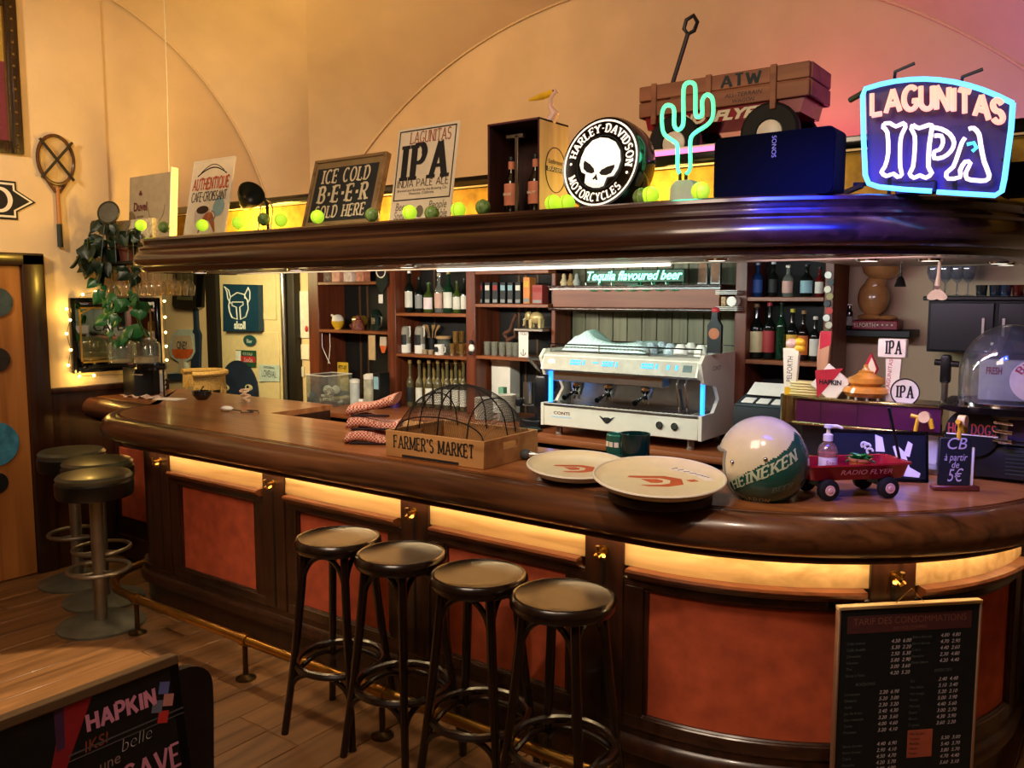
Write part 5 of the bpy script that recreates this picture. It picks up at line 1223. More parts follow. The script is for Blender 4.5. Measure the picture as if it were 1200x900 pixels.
# green mugs behind the trays
GRN = mat('green_mug', '1e5a48', .3, var=.1, coat=.3)
for i, (px_, py_, lb, st_) in enumerate(((718, 556, 'green ceramic mugs, left stack behind the cream trays', 2), (738, 560, 'dark green glass beaker right of the green mug stack', 1))):
    q = wp(px_, py_, Y=3.02)
    t = thing('green_mug' if i == 0 else 'green_beaker', lb, 'mug' if i == 0 else 'glass', (q.x, 3.06, .901))
    zt = wp(px_, 507, Y=3.06).z - .901
    if i == 0:
        for k in range(3):
            z0 = k * zt / 3; MB().lathe([(0, z0), (.045, z0), (.047, z0 + .006), (.047, z0 + zt / 3 - .006), (.043, z0 + zt / 3 - .001), (.04, z0 + zt / 3 - .004), (.04, z0 + .02), (0, z0 + .02)], 24).build('mug', GRN, t)
            for a in (-2.2, -1.7, -1.2): MB().box(-.009, .009, -.0485, -.0465, z0 + zt / 6 - .012, z0 + zt / 6 + .008).xf(Matrix.Rotation(a + pi / 2, 4, 'Z')).build('cream_mark', CREAM, t)
    else: MB().lathe([(0, 0), (.052, 0), (.056, .01), (.062, zt), (.057, zt), (.05, .015), (0, .015)], 28).build('beaker', mat('dark_green_glass', '0c2a26', .1, coat=.4), t)
# helmet
q = wp(894, 540, Y=2.63); rH = .115
hm = thing('open_face_helmet', 'cream and green motorcycle helmet with white lettering standing on the bar', 'helmet', (q.x, 2.63, ZB + .002), rz=radians(176))
def hsurf(az_, el):   # azimuth from face opening (x-), elevation
    p = Vector((cos(el) * cos(az_) * 1.06, cos(el) * sin(az_) * .96, sin(el) * 1.06)) * rH * 1.17; return p
CREAMH = mat('helmet_cream', 'ddd2b4', .18, var=.05, coat=.6); GREENH = mat('helmet_green', '24524a', .2, var=.08, coat=.5)
# local frame: x to the wearer's front; viewer sees the left side. shell with face cut-out
zc_ = rH * 1.02
def shell(r_, keep, z_lo=-.86):
    b_ = MB(); rows = []; na, ne = 120, 64
    vid = {}
    for j in range(ne + 1):
        el = radians(-58 + 148 * j / ne)
        for i in range(na):
            az_ = 2 * pi * i / na; p = hsurf(az_, el) * r_; vid[(i, j)] = len(b_.v); b_.v.append((p.x, p.y, p.z + zc_))
    for j in range(ne):
        for i in range(na):
            az_ = 2 * pi * (i + .5) / na; el = radians(-58 + 148 * (j + .5) / ne)
            if keep(az_ if az_ < pi else az_ - 2 * pi, el): b_.f.append((vid[(i, j)], vid[((i + 1) % na, j)], vid[((i + 1) % na, j + 1)], vid[(i, j + 1)]))
    return b_
face = lambda a, e: abs(a) < radians(56) and e < radians(14) and not (abs(a) > radians(40) and e < radians(-30) and False)
band = lambda a, e: e < -.75 + .62 * (abs(a) - .6)
shell(1.0, lambda a, e: not face(a, e) and not (abs(a) > .55 and band(a, e))).build('shell', CREAMH, hm, ang=80)
shell(1.0, lambda a, e: not face(a, e) and abs(a) > .55 and band(a, e)).build('green_band', GREENH, hm, ang=80)
shell(.93, lambda a, e: not face(a, e)).build('lining', mat('helmet_lining', '2a2c2c', .9), hm, ang=80)
edge = [hsurf(radians(a), radians(14)) * 1.0 for a in range(-56, 57, 6)]
edge = [hsurf(radians(-56), radians(e)) for e in range(-58, 14, 8)] + edge + [hsurf(radians(56), radians(e)) for e in range(14, -59, -8)]
MB().tube([p + Vector((0, 0, zc_)) for p in edge], .006, 8).build('face_trim', mat('grey_trim', '8a8a80', .5), hm)
MB().tube([hsurf(radians(a), radians(-57)) * .99 + Vector((0, 0, zc_)) for a in range(62, 299, 6)], .007, 8).build('base_trim', BLACK, hm)
def on_helmet(word, size, a_mid, e_mid, slope, m, extra=1.008, thick=.2, thin=.14, serif=.08, width=1.2):
    tw = width
    def f(px_, pz_): return (px_, pz_)
    b_ = letters(word, size, tw, thick=thick, thin=thin, serif=serif, warp=f)
    vs = []
    for x_, y_, z_ in b_.v:
        az_ = a_mid + x_; el = e_mid + z_ + slope * x_
        p = hsurf(az_, el) * (extra - y_ * .2); vs.append((p.x, p.y, p.z + zc_))
    b_.v = vs; return b_.build('lettering', m, hm, smooth=False)
LET = mat('helmet_letter', 'b8c4a8', .5)
on_helmet('HEINEKEN',   .25, 1.95, -.22, .5, LET, width=1.6)
on_helmet('BEER',   .13, 2.45, -.50, .3, mat('dim_letter', '6a8078', .5), width=.5)
on_helmet('DARON',   .16, 1.75, -.94, .0, mat('dim_cream_letter', '8a8a70', .6), width=.9)
MB().ball(hsurf(1.25, .05) + Vector((0, 0, zc_)), .008, 10, 6).build('snap', CHROME, hm); MB().ball(hsurf(2.0, .2) + Vector((0, 0, zc_)), .008, 10, 6).build('snap', CHROME, hm)
# small red wagon with soap and succulent
wA, wB_ = bp(970, 587), bp(1040, 584)
u = Vector((wB_.x - wA.x, wB_.y - wA.y, 0)); az = atan2(u.y, u.x); wl = u.length
mw = thing('mini_wagon', 'small red model wagon with black wheels standing on the bar right of the helmet', 'toy wagon', ((wA.x + wB_.x) / 2 - .07 * sin(az), (wA.y + wB_.y) / 2 + .07 * cos(az), ZB + .001), rz=az)
zr_ = .105; hl = wl * .86; wd = .075
RED2 = mat('mini_red', '9c1a26', .25, coat=.4)
def tub(k, z): return [(-hl * k, -wd * k, z), (hl * k, -wd * k, z), (hl * k, wd * k, z), (-hl * k, wd * k, z)]
b = MB(); ro = []
for k, z in ((.86, .062), (.93, .066), (1.0, .105), (1.06, .108), (1.05, .114), (.98, .112), (.92, .072), (0.5, .070)):
    r_ = []
    for (sx, sy, a0) in ((1, 1, 0), (-1, 1, 90), (-1, -1, 180), (1, -1, 270)):
        for a in (0, 30, 60, 90): r_.append((sx * (hl * k - .02) + .02 * cos(radians(a0 + a)), sy * (wd * k - .02) + .02 * sin(radians(a0 + a)), z))
    r_.append(r_[0]); ro.append(r_)
b.grid(ro); n0 = len(b.v); b.f.append(tuple(range(16))); b.f.append(tuple(range(n0 - 17, n0 - 1))); b.build('tub', RED2, mw, ang=50)
text('RADIO FLYER', .022, mat('dim_red_letter', 'c06a6a', .6), mw, (.02, -wd - .004, .082), (radians(100), 0, 0), width=hl * 1.0, shear=.2)
for sx in (-1, 1):
    for sy in (-1, 1):
        w0 = MB().lathe([(.0, .012), (.026, .013), (.034, .008), (.034, -.008), (.026, -.013), (0, -.012)], 24).xf(Matrix.Translation((sx * wl / 2, sy * (wd - .005), .034)) @ rx).build('wheel', mat('tyre', '0a0a0a'), mw)
        MB().lathe([(0, .017), (.006, .017), (.008, .0145), (.016, .0145), (.017, .012), (.0, .012)], 18).xf(Matrix.Translation((sx * wl / 2, sy * (wd - .005), .034)) @ (rx if sy < 0 else rx.inverted())).build('hub', mat('hub_pink', 'd8a8a0', .4), w0)
    MB().cyl((sx * wl / 2, -wd, .034), (sx * wl / 2, wd, .034), .004, n=8).box(sx * wl / 2 - .01, sx * wl / 2 + .01, -.03, .03, .034, .066).build('axle', BLACK, mw)
MB().tube([(hl * .8, 0, .05), (hl * 1.12, 0, .07), (hl * .85, .0, .24), (hl * .78, 0, .28)], .005, 8).build('handle', BLACK, mw)
def in_wagon(lx, ly, z): return Matrix.Translation(mw.location) @ Matrix.Rotation(az, 4, 'Z') @ Vector((lx, ly, z))
p = in_wagon(-hl * .45, -.018, .073)
sp = thing('soap_dispenser', 'clear pump soap bottle with pink label standing in the small red wagon', 'soap bottle', tuple(p), rz=YAW)
MB().lathe([(0, 0), (.027, 0), (.03, .006), (.03, .075), (.026, .092), (.013, .104), (.013, .11), (0, .11)], 24).build('bottle_body', glassy('soap_clear', 'f0c8c4', .35), sp)
MB().lathe([(0, .003), (.0265, .003), (.0265, .07), (0, .07)], 20).build('liquid_soap', mat('pink_liquid', 'd8a09c', .2, alpha=.55), sp)
MB().lathe([(.0306, .012), (.0308, .058)], 20, a0=radians(190), a1=radians(350)).build('label', mat('label_pale', 'e8d8d8', .6), sp)
text('Soap', .022, mat('pink_letter', 'b85a6a', .6), sp, (0, -.0312, .034), width=.034, shear=.2)
MB().lathe([(.0, .108), (.015, .108), (.015, .128), (.006, .132), (.005, .15), (.013, .15), (.013, .16), (0, .161)], 18).tube([(0, 0, .155), (.025, -.01, .156), (.04, -.016, .150)], [.006, .0055, .004], 8).build('pump', WHITE, sp)
p = in_wagon(hl * .28, .005, .073)
sc = thing('succulent_pot', 'small succulent in a terracotta pot standing in the small red wagon', 'plant', tuple(p))
MB().lathe([(0, 0), (.028, 0), (.034, .036), (.037, .036), (.037, .044), (.031, .044), (.03, .036), (0, .036)], 24).build('pot', mat('terracotta', 'b86a3a', .7), sc)
sl_ = leaf_mesh(mat('succulent_green', '2e8a44', .35, var=.25)) 
for k in range(16): a = k * 2.4; link('leaf', sl_, sc, (0.008 * cos(a), .008 * sin(a), .04), (radians(-10 + 3.2 * k), 0, a), (.026, .05 - .001 * k, .05))
for (dx, dz) in ((.022, .085), (.03, .07), (.012, .088)): MB().tube([(dx + .009 * cos(t * pi / 6), -.005, dz + .009 * sin(t * pi / 6)) for t in range(9)], .004, 6).build('white_curl', WHITE, sc)
# leaning photo frame
A, B_ = bp(1031, 568), bp(1077, 567); 
M0 = wp(1000, 506, Y=A.y + .06)
pf2 = thing('leaning_picture', 'black picture frame with white figures leaning behind the small red wagon', 'picture', ((A.x + B_.x) / 2 - .07, A.y + .06, ZB + .002), rz=radians(24))
pw, ph = .32, wp(1050, 506, Y=A.y + .08).z - ZB
b = MB().box(-pw / 2, pw / 2, 0, .012, 0, ph, .002).xf(Matrix.Rotation(radians(-12), 4, 'X')); b.build('panel', mat('picture_black', '0c1216', .4), pf2)
for x0, x1, z0, z1 in ((-pw / 2, -pw / 2 + .01, 0, ph), (pw / 2 - .01, pw / 2, 0, ph), (-pw / 2, pw / 2, 0, .01), (-pw / 2, pw / 2, ph - .01, ph)): MB().box(x0, x1, -.005, .0, z0, z1, .001).xf(Matrix.Rotation(radians(-12), 4, 'X')).build('frame', BLACKG, pf2)
for poly in ([(.05, .02), (.13, .015), (.135, .03), (.10, .05), (.085, .1), (.06, .125), (.045, .12), (.06, .07)], [(-.01, .1), (.02, .1), (.012, .15), (-.012, .16)], [(.08, .09), (.1, .085), (.11, .13), (.095, .14)]):
    MB().prism(poly, -.0012, -.0002).xf(Matrix.Rotation(radians(-12), 4, 'X')).build('white_figure', WHITE, pf2)
# chalk price stand
A, B_ = bp(1090, 575), bp(1144, 576)
u = Vector((B_.x - A.x, B_.y - A.y, 0)); az = atan2(u.y, u.x); w_ = u.length
ck = thing('chalk_stand', 'small chalkboard stand with handwritten price on a wooden foot at the bar end', 'chalkboard', ((A.x + B_.x) / 2, (A.y + B_.y) / 2 + .02, ZB + .001), rz=az)
MB().box(-w_ / 2, w_ / 2, -.02, .02, 0, .016, .003).build('foot', wood('foot_wood', '5a2418', '7a3824', 0, 20, .4), ck)
hk = wp(1117, 516, Y=A.y).z - ZB
MB().box(-w_ * .38, w_ * .32, -.006, .004, .016, hk, .002).build('slate', mat('chalk_slate', '12181a', .7, var=.2), ck)
MB().box(w_ * .34, w_ * .39, -.006, .004, .016, hk * .82, .002).build('chalk_stick', WHITE, ck)
for i, (s__, zz, sz) in enumerate((('CB', .72, .055), ('à partir', .5, .034), ('de', .36, .032), ('5€', .1, .06))): text(s__, sz, CHALK, ck, (-w_ * .03, -.007, hk * zz + .012), shear=.2, width=w_ * (.42, .5, .16, .34)[i])
# beer tower: brass box with purple front on a white stand
yt = 3.42
a, c = wp(932, 470, Y=yt), wp(1104, 500, Y=yt); x0, x1 = a.x, c.x; z0t, z1t = wp(1010, 502, Y=yt).z, wp(1010, 471, Y=yt).z
bt = thing('beer_tower', 'wide brass beer tap tower with plum coloured front panel on a white stand', 'beer tower', ((x0 + x1) / 2, yt, ZB + .001))
zz0, zz1 = z0t - ZB, z1t - ZB; hw = (x1 - x0) / 2
BRS = mat('pale_brass', 'b8a878', .22, 1, var=.1)
MB().box(-hw, hw, 0, .14, zz0 + .004, zz1 - .004, .004).build('body', BRS, bt)
MB().box(-hw - .01, hw + .01, -.012, .15, zz0 - .006, zz0 + .006, .004).box(-hw - .01, hw + .01, -.012, .15, zz1 - .006, zz1 + .006, .004).build('edge_band', BRS, bt)
MB().box(-hw + .005, hw - .005, -.004, .0, zz0 + .008, zz1 - .008).build('front_panel', mat('plum_panel', '4a1838', .3, var=.15, coat=.3), bt)
for xx in (-hw * .62, -hw * .1, hw * .35, hw * .7): MB().box(xx - .002, xx + .002, -.0048, -.003, zz0 + .01, zz1 - .01).build('panel_joint', mat('plum_dark', '260c1e', .5), bt)
MB().cyl((-hw - .03, .05, zz0 - .004), (-hw - .03, .05, zz1 + .004), .045, n=28).build('end_column', BRS, bt)
MB().box(hw * .3, hw * .95, .02, .12, 0, zz0 - .006, .004).build('stand', mat('white_stand', 'b8b0a4', .5), bt); MB().box(-hw * .95, -hw * .55, .04, .12, 0, zz0 - .006, .004).build('stand', BLACK, bt)
MB().box(hw * .2, hw * 1.05, -.10, .02, 0, .02, .003).build('drip_tray', STEEL, bt)
ztp = ZB + zz1 + .006
# taps
def taphandle(px_, py0, py1, name, label, build):
    p = wp(px_, py0, Y=yt + .05); zt = wp(px_, py1, Y=yt + .05).z
    t = thing(name, label, 'tap handle', (p.x, yt + .05, ztp)); build(t, zt - ztp); return t
def pel(t, h):
    MB().prism([(-.022, 0), (.022, 0), (.032, h), (-.032, h)], -.012, .012).build('handle', CREAM, t); MB().box(-.02, .02, -.013, .013, 0, .03).build('yellow_base', YEL, t)
    for (dx, dz, c__, r_) in ((.0, .02, 'pale_bird', .02), (.03, .025, 'yellow_beak', .018), (.03, -.0, 'yellow_beak', .018)): MB().ball((dx, 0, h + dz), r_, 12, 8, (1.3, .8, 1)).build('bird_top', MATS[c__], t)
    text('PELFORTH', .03, INK, t, (.008, -.0125, h * .55), (pi / 2, radians(-90) + radians(2), 0), width=h * .55)
taphandle(926, 468, 408, 'tap_handle', 'cream tap handle lettered PELFORTH with yellow bird top on the beer tower', pel)
def hap(t, h):
    MB().prism([(-.016, 0), (.016, 0), (.022, h * .6), (.03, h), (-.012, h), (-.022, h * .6)], -.01, .01).build('handle', wood('tap_wood', '9a6a48', 'c89a74', 2, 18, .5), t)
    MB().prism([(-.012, h * .72), (.03, h * .8), (.03, h), (-.012, h)], -.0105, -.0098).build('red_top', mat('tap_red', 'b02434', .5), t)
    b = MB().box(-.055, .055, -.03, -.02, -.055, .055, .002).xf(Matrix.Translation((.04, 0, h * .22)) @ Matrix.Rotation(radians(38), 4, 'Y')); b.build('badge', WHITE, t)
    b = MB().prism([(-.055, -.055), (.055, .055), (-.055, .055)], -.0315, -.030).xf(Matrix.Translation((.04, 0, h * .22)) @ Matrix.Rotation(radians(-7), 4, 'Y')); b.build('badge_red', MATS['tap_red'], t)
    text('HAPKIN', .026, INK, t, (.04, -.033, h * .20), width=.085, bold=.001)
taphandle(963, 466, 388, 'tap_handle', 'red and tan tap handle with diamond badge lettered HAPKIN', hap)
def ipa(t, h):
    MB().prism([(-.016, 0), (.024, 0), (.034, h * .7), (-.022, h * .7)], -.012, .012).build('handle', WHITE, t); MB().box(-.05, .05, -.02, .02, h * .7, h, .003).build('sign_block', WHITE, t)
    put_letters('IPA', .05, .058, INK, t, (.006, -.0215, h * .76), thick=.28, thin=.1, serif=.09); text('LAGUNITAS', .02, mat('tap_red', 'b02434'), t, (.0, -.0125, h * .42), (pi / 2, radians(-86), 0), width=h * .5)
    b = MB().cyl((.055, -.03, h * .17), (.055, -.02, h * .17), .05, n=28); b.build('round_badge', WHITE, t); MB().tube([(.055 + .05 * cos(k * pi / 14), -.031, h * .17 + .05 * sin(k * pi / 14)) for k in range(28)], .0025, 5, closed=True).build('badge_ring', INK, t)
    put_letters('IPA', .045, .062, INK, t, (.055, -.0315, h * .17 - .022), thick=.28, thin=.1, serif=.09)
taphandle(1044, 466, 397, 'tap_handle', 'white tap handle with square and round IPA signs', ipa)
def dia(t, h):
    MB().cyl((0, 0, 0), (0, 0, h * .4), .008, n=8).build('stem', BRASS, t); MB().prism([(0, h * .3), (.028, h * .65), (0, h), (-.028, h * .65)], -.008, .008).build('badge', MATS['tap_red'], t); MB().prism([(0.004, h * .42), (.022, h * .66), (.004, h * .9), (-.014, h * .66)], -.0095, -.008).build('badge_inlay', CREAM, t)
taphandle(1019, 466, 413, 'tap_handle', 'red diamond tap handle behind the amber onion ornament', dia)
p = wp(1012, 468, Y=yt + .02)
on_ = thing('amber_tap_ornament', 'glossy amber ceramic tap ornament of three stacked rings on the beer tower', 'ornament', (p.x, yt + .05, ztp))
AMB = mat('amber_glaze', 'c8863a', .15, var=.25, coat=.5)
MB().lathe([(0, .012), (.07, .012), (.088, .03), (.08, .048), (.055, .054)], 28).build('ring', AMB, on_); MB().lathe([(.055, .054), (.068, .066), (.066, .084), (.04, .096)], 28).build('ring', AMB, on_); MB().lathe([(.04, .096), (.03, .104), (.03, .11), (.018, .114), (.012, .125), (.012, .134), (0, .138)], 24).build('crown', AMB, on_)
for k in range(10): a = k * 2 * pi / 10; MB().cyl((.065 * cos(a), .065 * sin(a), 0), (.065 * cos(a), .065 * sin(a), .014), .005, n=6).build('foot', CREAM, on_)
q = wp(945, 466, Y=yt + .08)
nk = thing('napkin_box', 'stack of pale yellow napkins in a holder on the brass tower end', 'napkins', (q.x, yt + .07, ztp))
for k in range(5): MB().box(-.055 + .003 * (k % 2), .055, -.04, .04, .001 + k * .011, .010 + k * .011, .003).build('napkin', mat('napkin_yellow', 'd8c888', .8), nk)
# yellow taps
def spigot(px_, py_, y_, label, rz):
    p = wp(px_, py_, Y=y_); t = thing('yellow_spigot', label, 'tap', (p.x, y_, p.z - .05), rz=rz, group='yellow plastic spigots')
    MB().tube([(-.045, 0, .062), (-.02, 0, .058), (0, 0, .06), (.02, 0, .05), (.028, 0, .02)], [.008, .006, .010, .010, .008], 10).build('spout', MATS['yellow_beak'], t); MB().cyl((.0, -.012, .06), (0, .012, .06), .02, n=20).build('valve', mat('pale_yellow', 'd8b878', .4), t); MB().tube([(-.02, 0, .055), (-.026, 0, .02), (-.028, 0, .0)], .007, 8).build('lever', MATS['yellow_beak'], t)
spigot(1083, 492, yt - .06, 'yellow plastic spigot in front of the tower, left of the round machine badge', 0)
# snack machine with glass dome
a, c = wp(1100, 470, Y=3.28), wp(1150, 572, Y=3.28)
sm = thing('snack_machine', 'steel snack warmer with round clear dome, black shelf and round badge at the bar end', 'snack machine', (wp(1175, 500, Y=3.38).x, 3.42, ZB + .001))
zs = wp(1150, 470, Y=3.42).z - ZB
wS = .175
xo = sm.location.x
MB().box(-.12, .30, -.09, .18, .012, zs * .46, .008).build('lower_body', mat('vent_black', '0c0f12', .5), sm)
MB().box(-.10, .30, -.08, .18, zs * .46, zs - .03, .02).build('steel_body', STEEL, sm); MB().box(.02, .30, -.085, -.078, zs * .5, zs - .05, .002).build('violet_panel', mat('violet_panel', '3a2a44', .35), sm)
MB().slab([(-.2, -.06), (-.12, -.16), (.32, -.16), (.32, .2), (-.2, .2)], zs - .03, zs - .008).build('shelf', BLACKG, sm)
for k in range(3):
    z = zs * .56 + k * zs * .115; MB().tube([(-.015, -.085, z), (-.015, -.12, z), (.04, -.13, z - .002)], [.008, .006, .007], 8).build('lever', CHROME, sm)
for k in range(10): MB().box(.02, .08, -.093, -.089, .03 + k * .013, .034 + k * .013).build('vent_slot', mat('vent_grey', '26302e', .6), sm); 
for k in range(10): MB().box(.11, .17, -.093, -.089, .03 + k * .013, .034 + k * .013).build('vent_slot', mat('vent_grey', '26302e', .6), sm)
MB().cyl((-.085, -.105, zs * .62), (-.085, -.095, zs * .62), .085, n=32).build('round_badge', BLACK, sm)
put_letters('HOT DOGS', .035, .15, mat('badge_red', 'a03a34', .5), sm, (-.085, -.107, zs * .6), thick=.2, thin=.14, serif=.04); MB().box(-.165, -.005, -.1065, -.105, zs * .58, zs * .595).build('badge_line', CREAM, sm)
rd = (wp(1245, 430, Y=3.42).x - wp(1122, 430, Y=3.42).x) / 2
cxd = wp(1183, 430, Y=3.42).x - xo; hdm = wp(1170, 379, Y=3.42).z - ZB - zs
dm = MB().lathe([(rd, .0), (rd, hdm * .35)] + [(rd * cos(radians(a)), hdm * .35 + hdm * .65 * sin(radians(a))) for a in range(6, 91, 6)], 40); dm.xf(Matrix.Translation((cxd, .02, zs - .004))); dm.build('glass_dome', glassy('dome_glass', 'd8e0dc', .16), sm)
MB().lathe([(rd + .01, 0), (rd + .012, .012), (rd - .004, .012), (rd - .004, 0)], 40, (cxd, .02, zs - .008)).build('dome_base', CHROME, sm)
MB().box(cxd - rd * .62, cxd + rd * .62, .04, .10, zs, zs + hdm * .52, .006).build('white_box', mat('snack_white', 'c8c0ac', .6), sm)
text('FRESH', .035, mat('badge_red', 'a03a34'), sm, (cxd - rd * .32, .038, zs + hdm * .34), bold=.001, width=.05)
# round label on the glass dome
b = MB().cyl((cxd + rd * .55, -rd * .93, zs + hdm * .33), (cxd + rd * .55, -rd * .93 + .004, zs + hdm * .33), .07, n=32); b.build('round_sticker', mat('sticker_cream', 'c8bca0', .6), sm)
letters('BIRRA', .022, 1, thick=.2, thin=.12, serif=.05, y=0, warp=ringwarp(.042, 120, 1.0)).build('lettering', mat('badge_red', 'a03a34'), sm, (cxd + rd * .55, -rd * .935, zs + hdm * .33), smooth=False)
MB().ball((cxd + rd * .55, -rd * .93, zs + hdm * .33), .02, 12, 8, (1, .1, .7)).build('sticker_picture', INK, sm)
spigot(1128, 497, 3.14, 'yellow plastic spigot in front of the round machine badge above the chalk stand', radians(80))
# things at the left end of the bar
q = bp(135, 462)
kb = thing('dispenser_stand', 'black drinks dispenser stand on the side counter under the mirror', 'dispenser', (-5.13, 3.02, ZB + .001))
zj = wp(160, 424, Y=3.0).z - ZB
MB().box(-.14, .0, -.08, .10, 0, zj - .03, .01).build('body', BLACK, kb); MB().lathe([(0, zj - .045), (.10, zj - .045), (.105, zj - .03), (.10, zj - .002), (0, zj - .002)], 24, (.06, 0, 0)).build('shelf', BLACKG, kb)
MB().tube([(.04, -.10, zj - .05), (.06, -.12, zj - .07), (.12, -.09, zj - .07)], .004, 6).build('bracket', STEEL, kb)
for sx in (0.0, .12): MB().cyl((sx, .05, 0), (sx, .05, zj - .04), .006, n=8).build('leg', BLACK, kb)
for k in range(2):
    jx = (-5.06, -5.22)[k]; jy = (2.99, 2.92)[k]; rj, hj = .085, .135
    j = thing('glass_jar', ('right', 'left')[k] + ' square shouldered clear glass jar on the black dispenser stand', 'jar', (jx, jy, ZB + zj + .0))
    MB().lathe([(0, 0), (rj, 0), (rj, .006), (rj, hj * .84), (rj * .9, hj * .96), (rj * .7, hj), (rj * .7, hj + .006)], 24).build('jar_body', glassy('jar_glass', 'e8f2ec', .2), j); MB().lathe([(0, .006), (rj * .9, .006), (rj * .9, hj * (.3, .12)[k]), (0, hj * (.3, .12)[k])], 20).build('contents', mat('biscuit', 'b08a5a', .8, var=.3), j); MB().lathe([(0, hj + .006), (rj * .74, hj + .006), (rj * .74, hj + .016), (0, hj + .018)], 20).build('lid', glassy('jar_glass', 'e8f2ec'), j)
q = bp(124, 459); t = thing('spray_can', 'small white capped pink spray can on the side counter below the mirror', 'can', (q.x + .14, q.y - .02, ZB + .001))
MB().lathe([(0, 0), (.026, 0), (.028, .005), (.028, .092), (0, .094)], 20).build('can_body', mat('pink_can', 'b8688a', .35), t); MB().lathe([(.0285, .09), (.027, .128), (.02, .135), (0, .135)], 20).build('cap', WHITE, t)
q = bp(186, 459)
for k in range(4): 
    o = MB().lathe([(0, 0), (.036, 0), (.05, .034), (.046, .034), (.034, .006), (0, .006)], 20).build('white_bowl', WHITE, None, (q.x, q.y, ZB + .001 + .031 * k)); tag(o, 'small white bowl, ' + ('lowest', 'second from below', 'third from below', 'topmost')[k] + ' in the stack beside the jars', 'bowl', 'stacked white bowls')
q = bp(160, 466); b = MB(); b.grid([[(q.x + .34 * (i / 12 - .5), q.y + .02 + .10 * (j / 5 - .5) + .03 * (i / 12), ZB + .006 + .009 * sin(i * 1.7 + j) * (1 if 0 < i < 12 else .3)) for i in range(13)] for j in range(6)])
o = b.build('paper_napkins', checked('pink_white_paper', 'e8d4c8', 'c89a8a', 60), ang=80); tag(o, 'rumpled pink and white paper napkins in front of the white bowls', 'napkins')
q = bp(199, 468); o = MB().box(-.09, .09, -.05, .05, 0, .003).build('paper_sheet', PAPER, None, (q.x, q.y, ZB + .001)); o.rotation_euler = (0, 0, .3); tag(o, 'white sheet of paper lying by the black bowl', 'paper')
q = bp(232, 469); t = thing('black_bowl', 'glossy black bowl on the left part of the bar top', 'bowl', (q.x, q.y + .03, ZB + .001)); MB().lathe([(0, 0), (.03, 0), (.058, .03), (.06, .055), (.054, .055), (.05, .032), (.02, .01), (0, .008)], 28).build('bowl_body', BLACKG, t)
MB().tube([(-.03, 0, .04), (.02, 0, .085)], .004, 6).build('spoon', BLACK, t)
q = bp(266, 482); t = thing('charging_cable', 'white plug with black cable lying on the bar top before the cream door', 'cable', (q.x, q.y, ZB + .002))
MB().ball((0, 0, .014), .035, 14, 8, (1.3, .8, .4)).build('plug', WHITE, t); MB().tube([(.04, 0, .012), (.09, .03, .004), (.14, -.01, .004), (.18, .04, .004), (.10, .06, .006), (.16, .09, .004), (.24, .03, .004)], .003, 6).build('cable', BLACK, t)
# wicker chair beyond the bar and glass shaped sign on the passage wall
q = wp(228, 437, Y=4.0)
wc = thing('wicker_chair', 'tan wicker armchair with curved back in the passage behind the bar', 'chair', (q.x, 4.05, 0), rz=radians(-20))
WK = mat('wicker', 'a8824a', .7, var=.35, scale=90, bump=.5)
zt = q.z
back = [(.21 * cos(radians(a)), .20 * sin(radians(a)), zt) for a in range(-30, 211, 12)]
MB().tube(back, .022, 8).build('top_rail', WK, wc)
MB().add(*(lambda r_: (sum(r_, []), [(i, i + 1, i + 22, i + 21) for i in range(20)]))([[(p[0] * .97, p[1] * .97, zt) for p in back], [(p[0] * .97, p[1] * .97, zt - .13) for p in back]])).build('woven_back', WK, wc)
MB().lathe([(0, .40), (.25, .40), (.27, .43), (.25, .46), (0, .465)], 28).build('seat', WK, wc)
for a in (-20, 40, 90, 140, 200): MB().cyl((.205 * cos(radians(a)), .195 * sin(radians(a)), zt - .1), (.19 * cos(radians(a)), .18 * sin(radians(a)), .42), .012, n=8).build('cane_support', WK, wc)
for a in (45, 135, 225, 315): MB().cyl((.2 * cos(radians(a)), .2 * sin(radians(a)), .41), (.23 * cos(radians(a)), .23 * sin(radians(a)), 0), .018, .014, 10).build('leg', WK, wc)
gsx = YB - .01
def wallp(px_, py_): return wp(px_, py_, Y=YB)
o_ = wallp(218, 443)
gs = thing('goblet_sign', 'flat sign shaped like a beer goblet with amber beer on the yellow passage wall', 'sign', (o_.x, YB, o_.z))
def wl_(l): return [(wallp(*p).x - o_.x, wallp(*p).z - o_.z) for p in l]
MB().prism(wl_([(205, 392), (211, 386), (226, 386), (231, 392), (232, 412), (228, 420), (220, 424), (221, 434), (230, 438), (231, 443), (200, 443), (202, 437), (212, 434), (213, 424), (203, 418), (201, 408)]), -.03, -.0).build('white_border', mat('pale_blue_white', 'b8c8c8', .5), gs)
MB().prism(wl_([(207, 393), (228, 393), (230, 409), (205, 409)]), -.034, -.03).build('glass_top', mat('goblet_cream', 'c8b49a', .5), gs); MB().prism(wl_([(205, 409), (230, 409), (229, 414), (224, 420), (210, 420), (206, 415)]), -.034, -.03).build('beer', mat('amber_beer', 'd8622a', .4, var=.2), gs); MB().prism(wl_([(215, 420), (219, 420), (220, 433), (227, 437), (208, 437), (214, 433)]), -.034, -.03).build('stem', mat('goblet_cream', 'c8b49a'), gs)
MB().prism(wl_([(200, 438), (236, 436), (236, 444), (200, 446)]), -.036, -.0).build('blue_base', mat('deep_blue', '1c3048', .5), gs)
p = wl_([(217, 405)])[0]; text('CINEY', .1, mat('deep_blue', '1c3048'), gs, (p[0], -.0345, p[1] - .03), width=.17, bold=.003)
o2 = wallp(231, 362)
bo = thing('wall_dispenser', 'black bottle shaped dispenser with blue stem hanging on the yellow passage wall', 'dispenser', (o2.x, YB, o2.z))
def wl2(l): return [(wallp(*p).x - o2.x, wallp(*p).z - o2.z) for p in l]
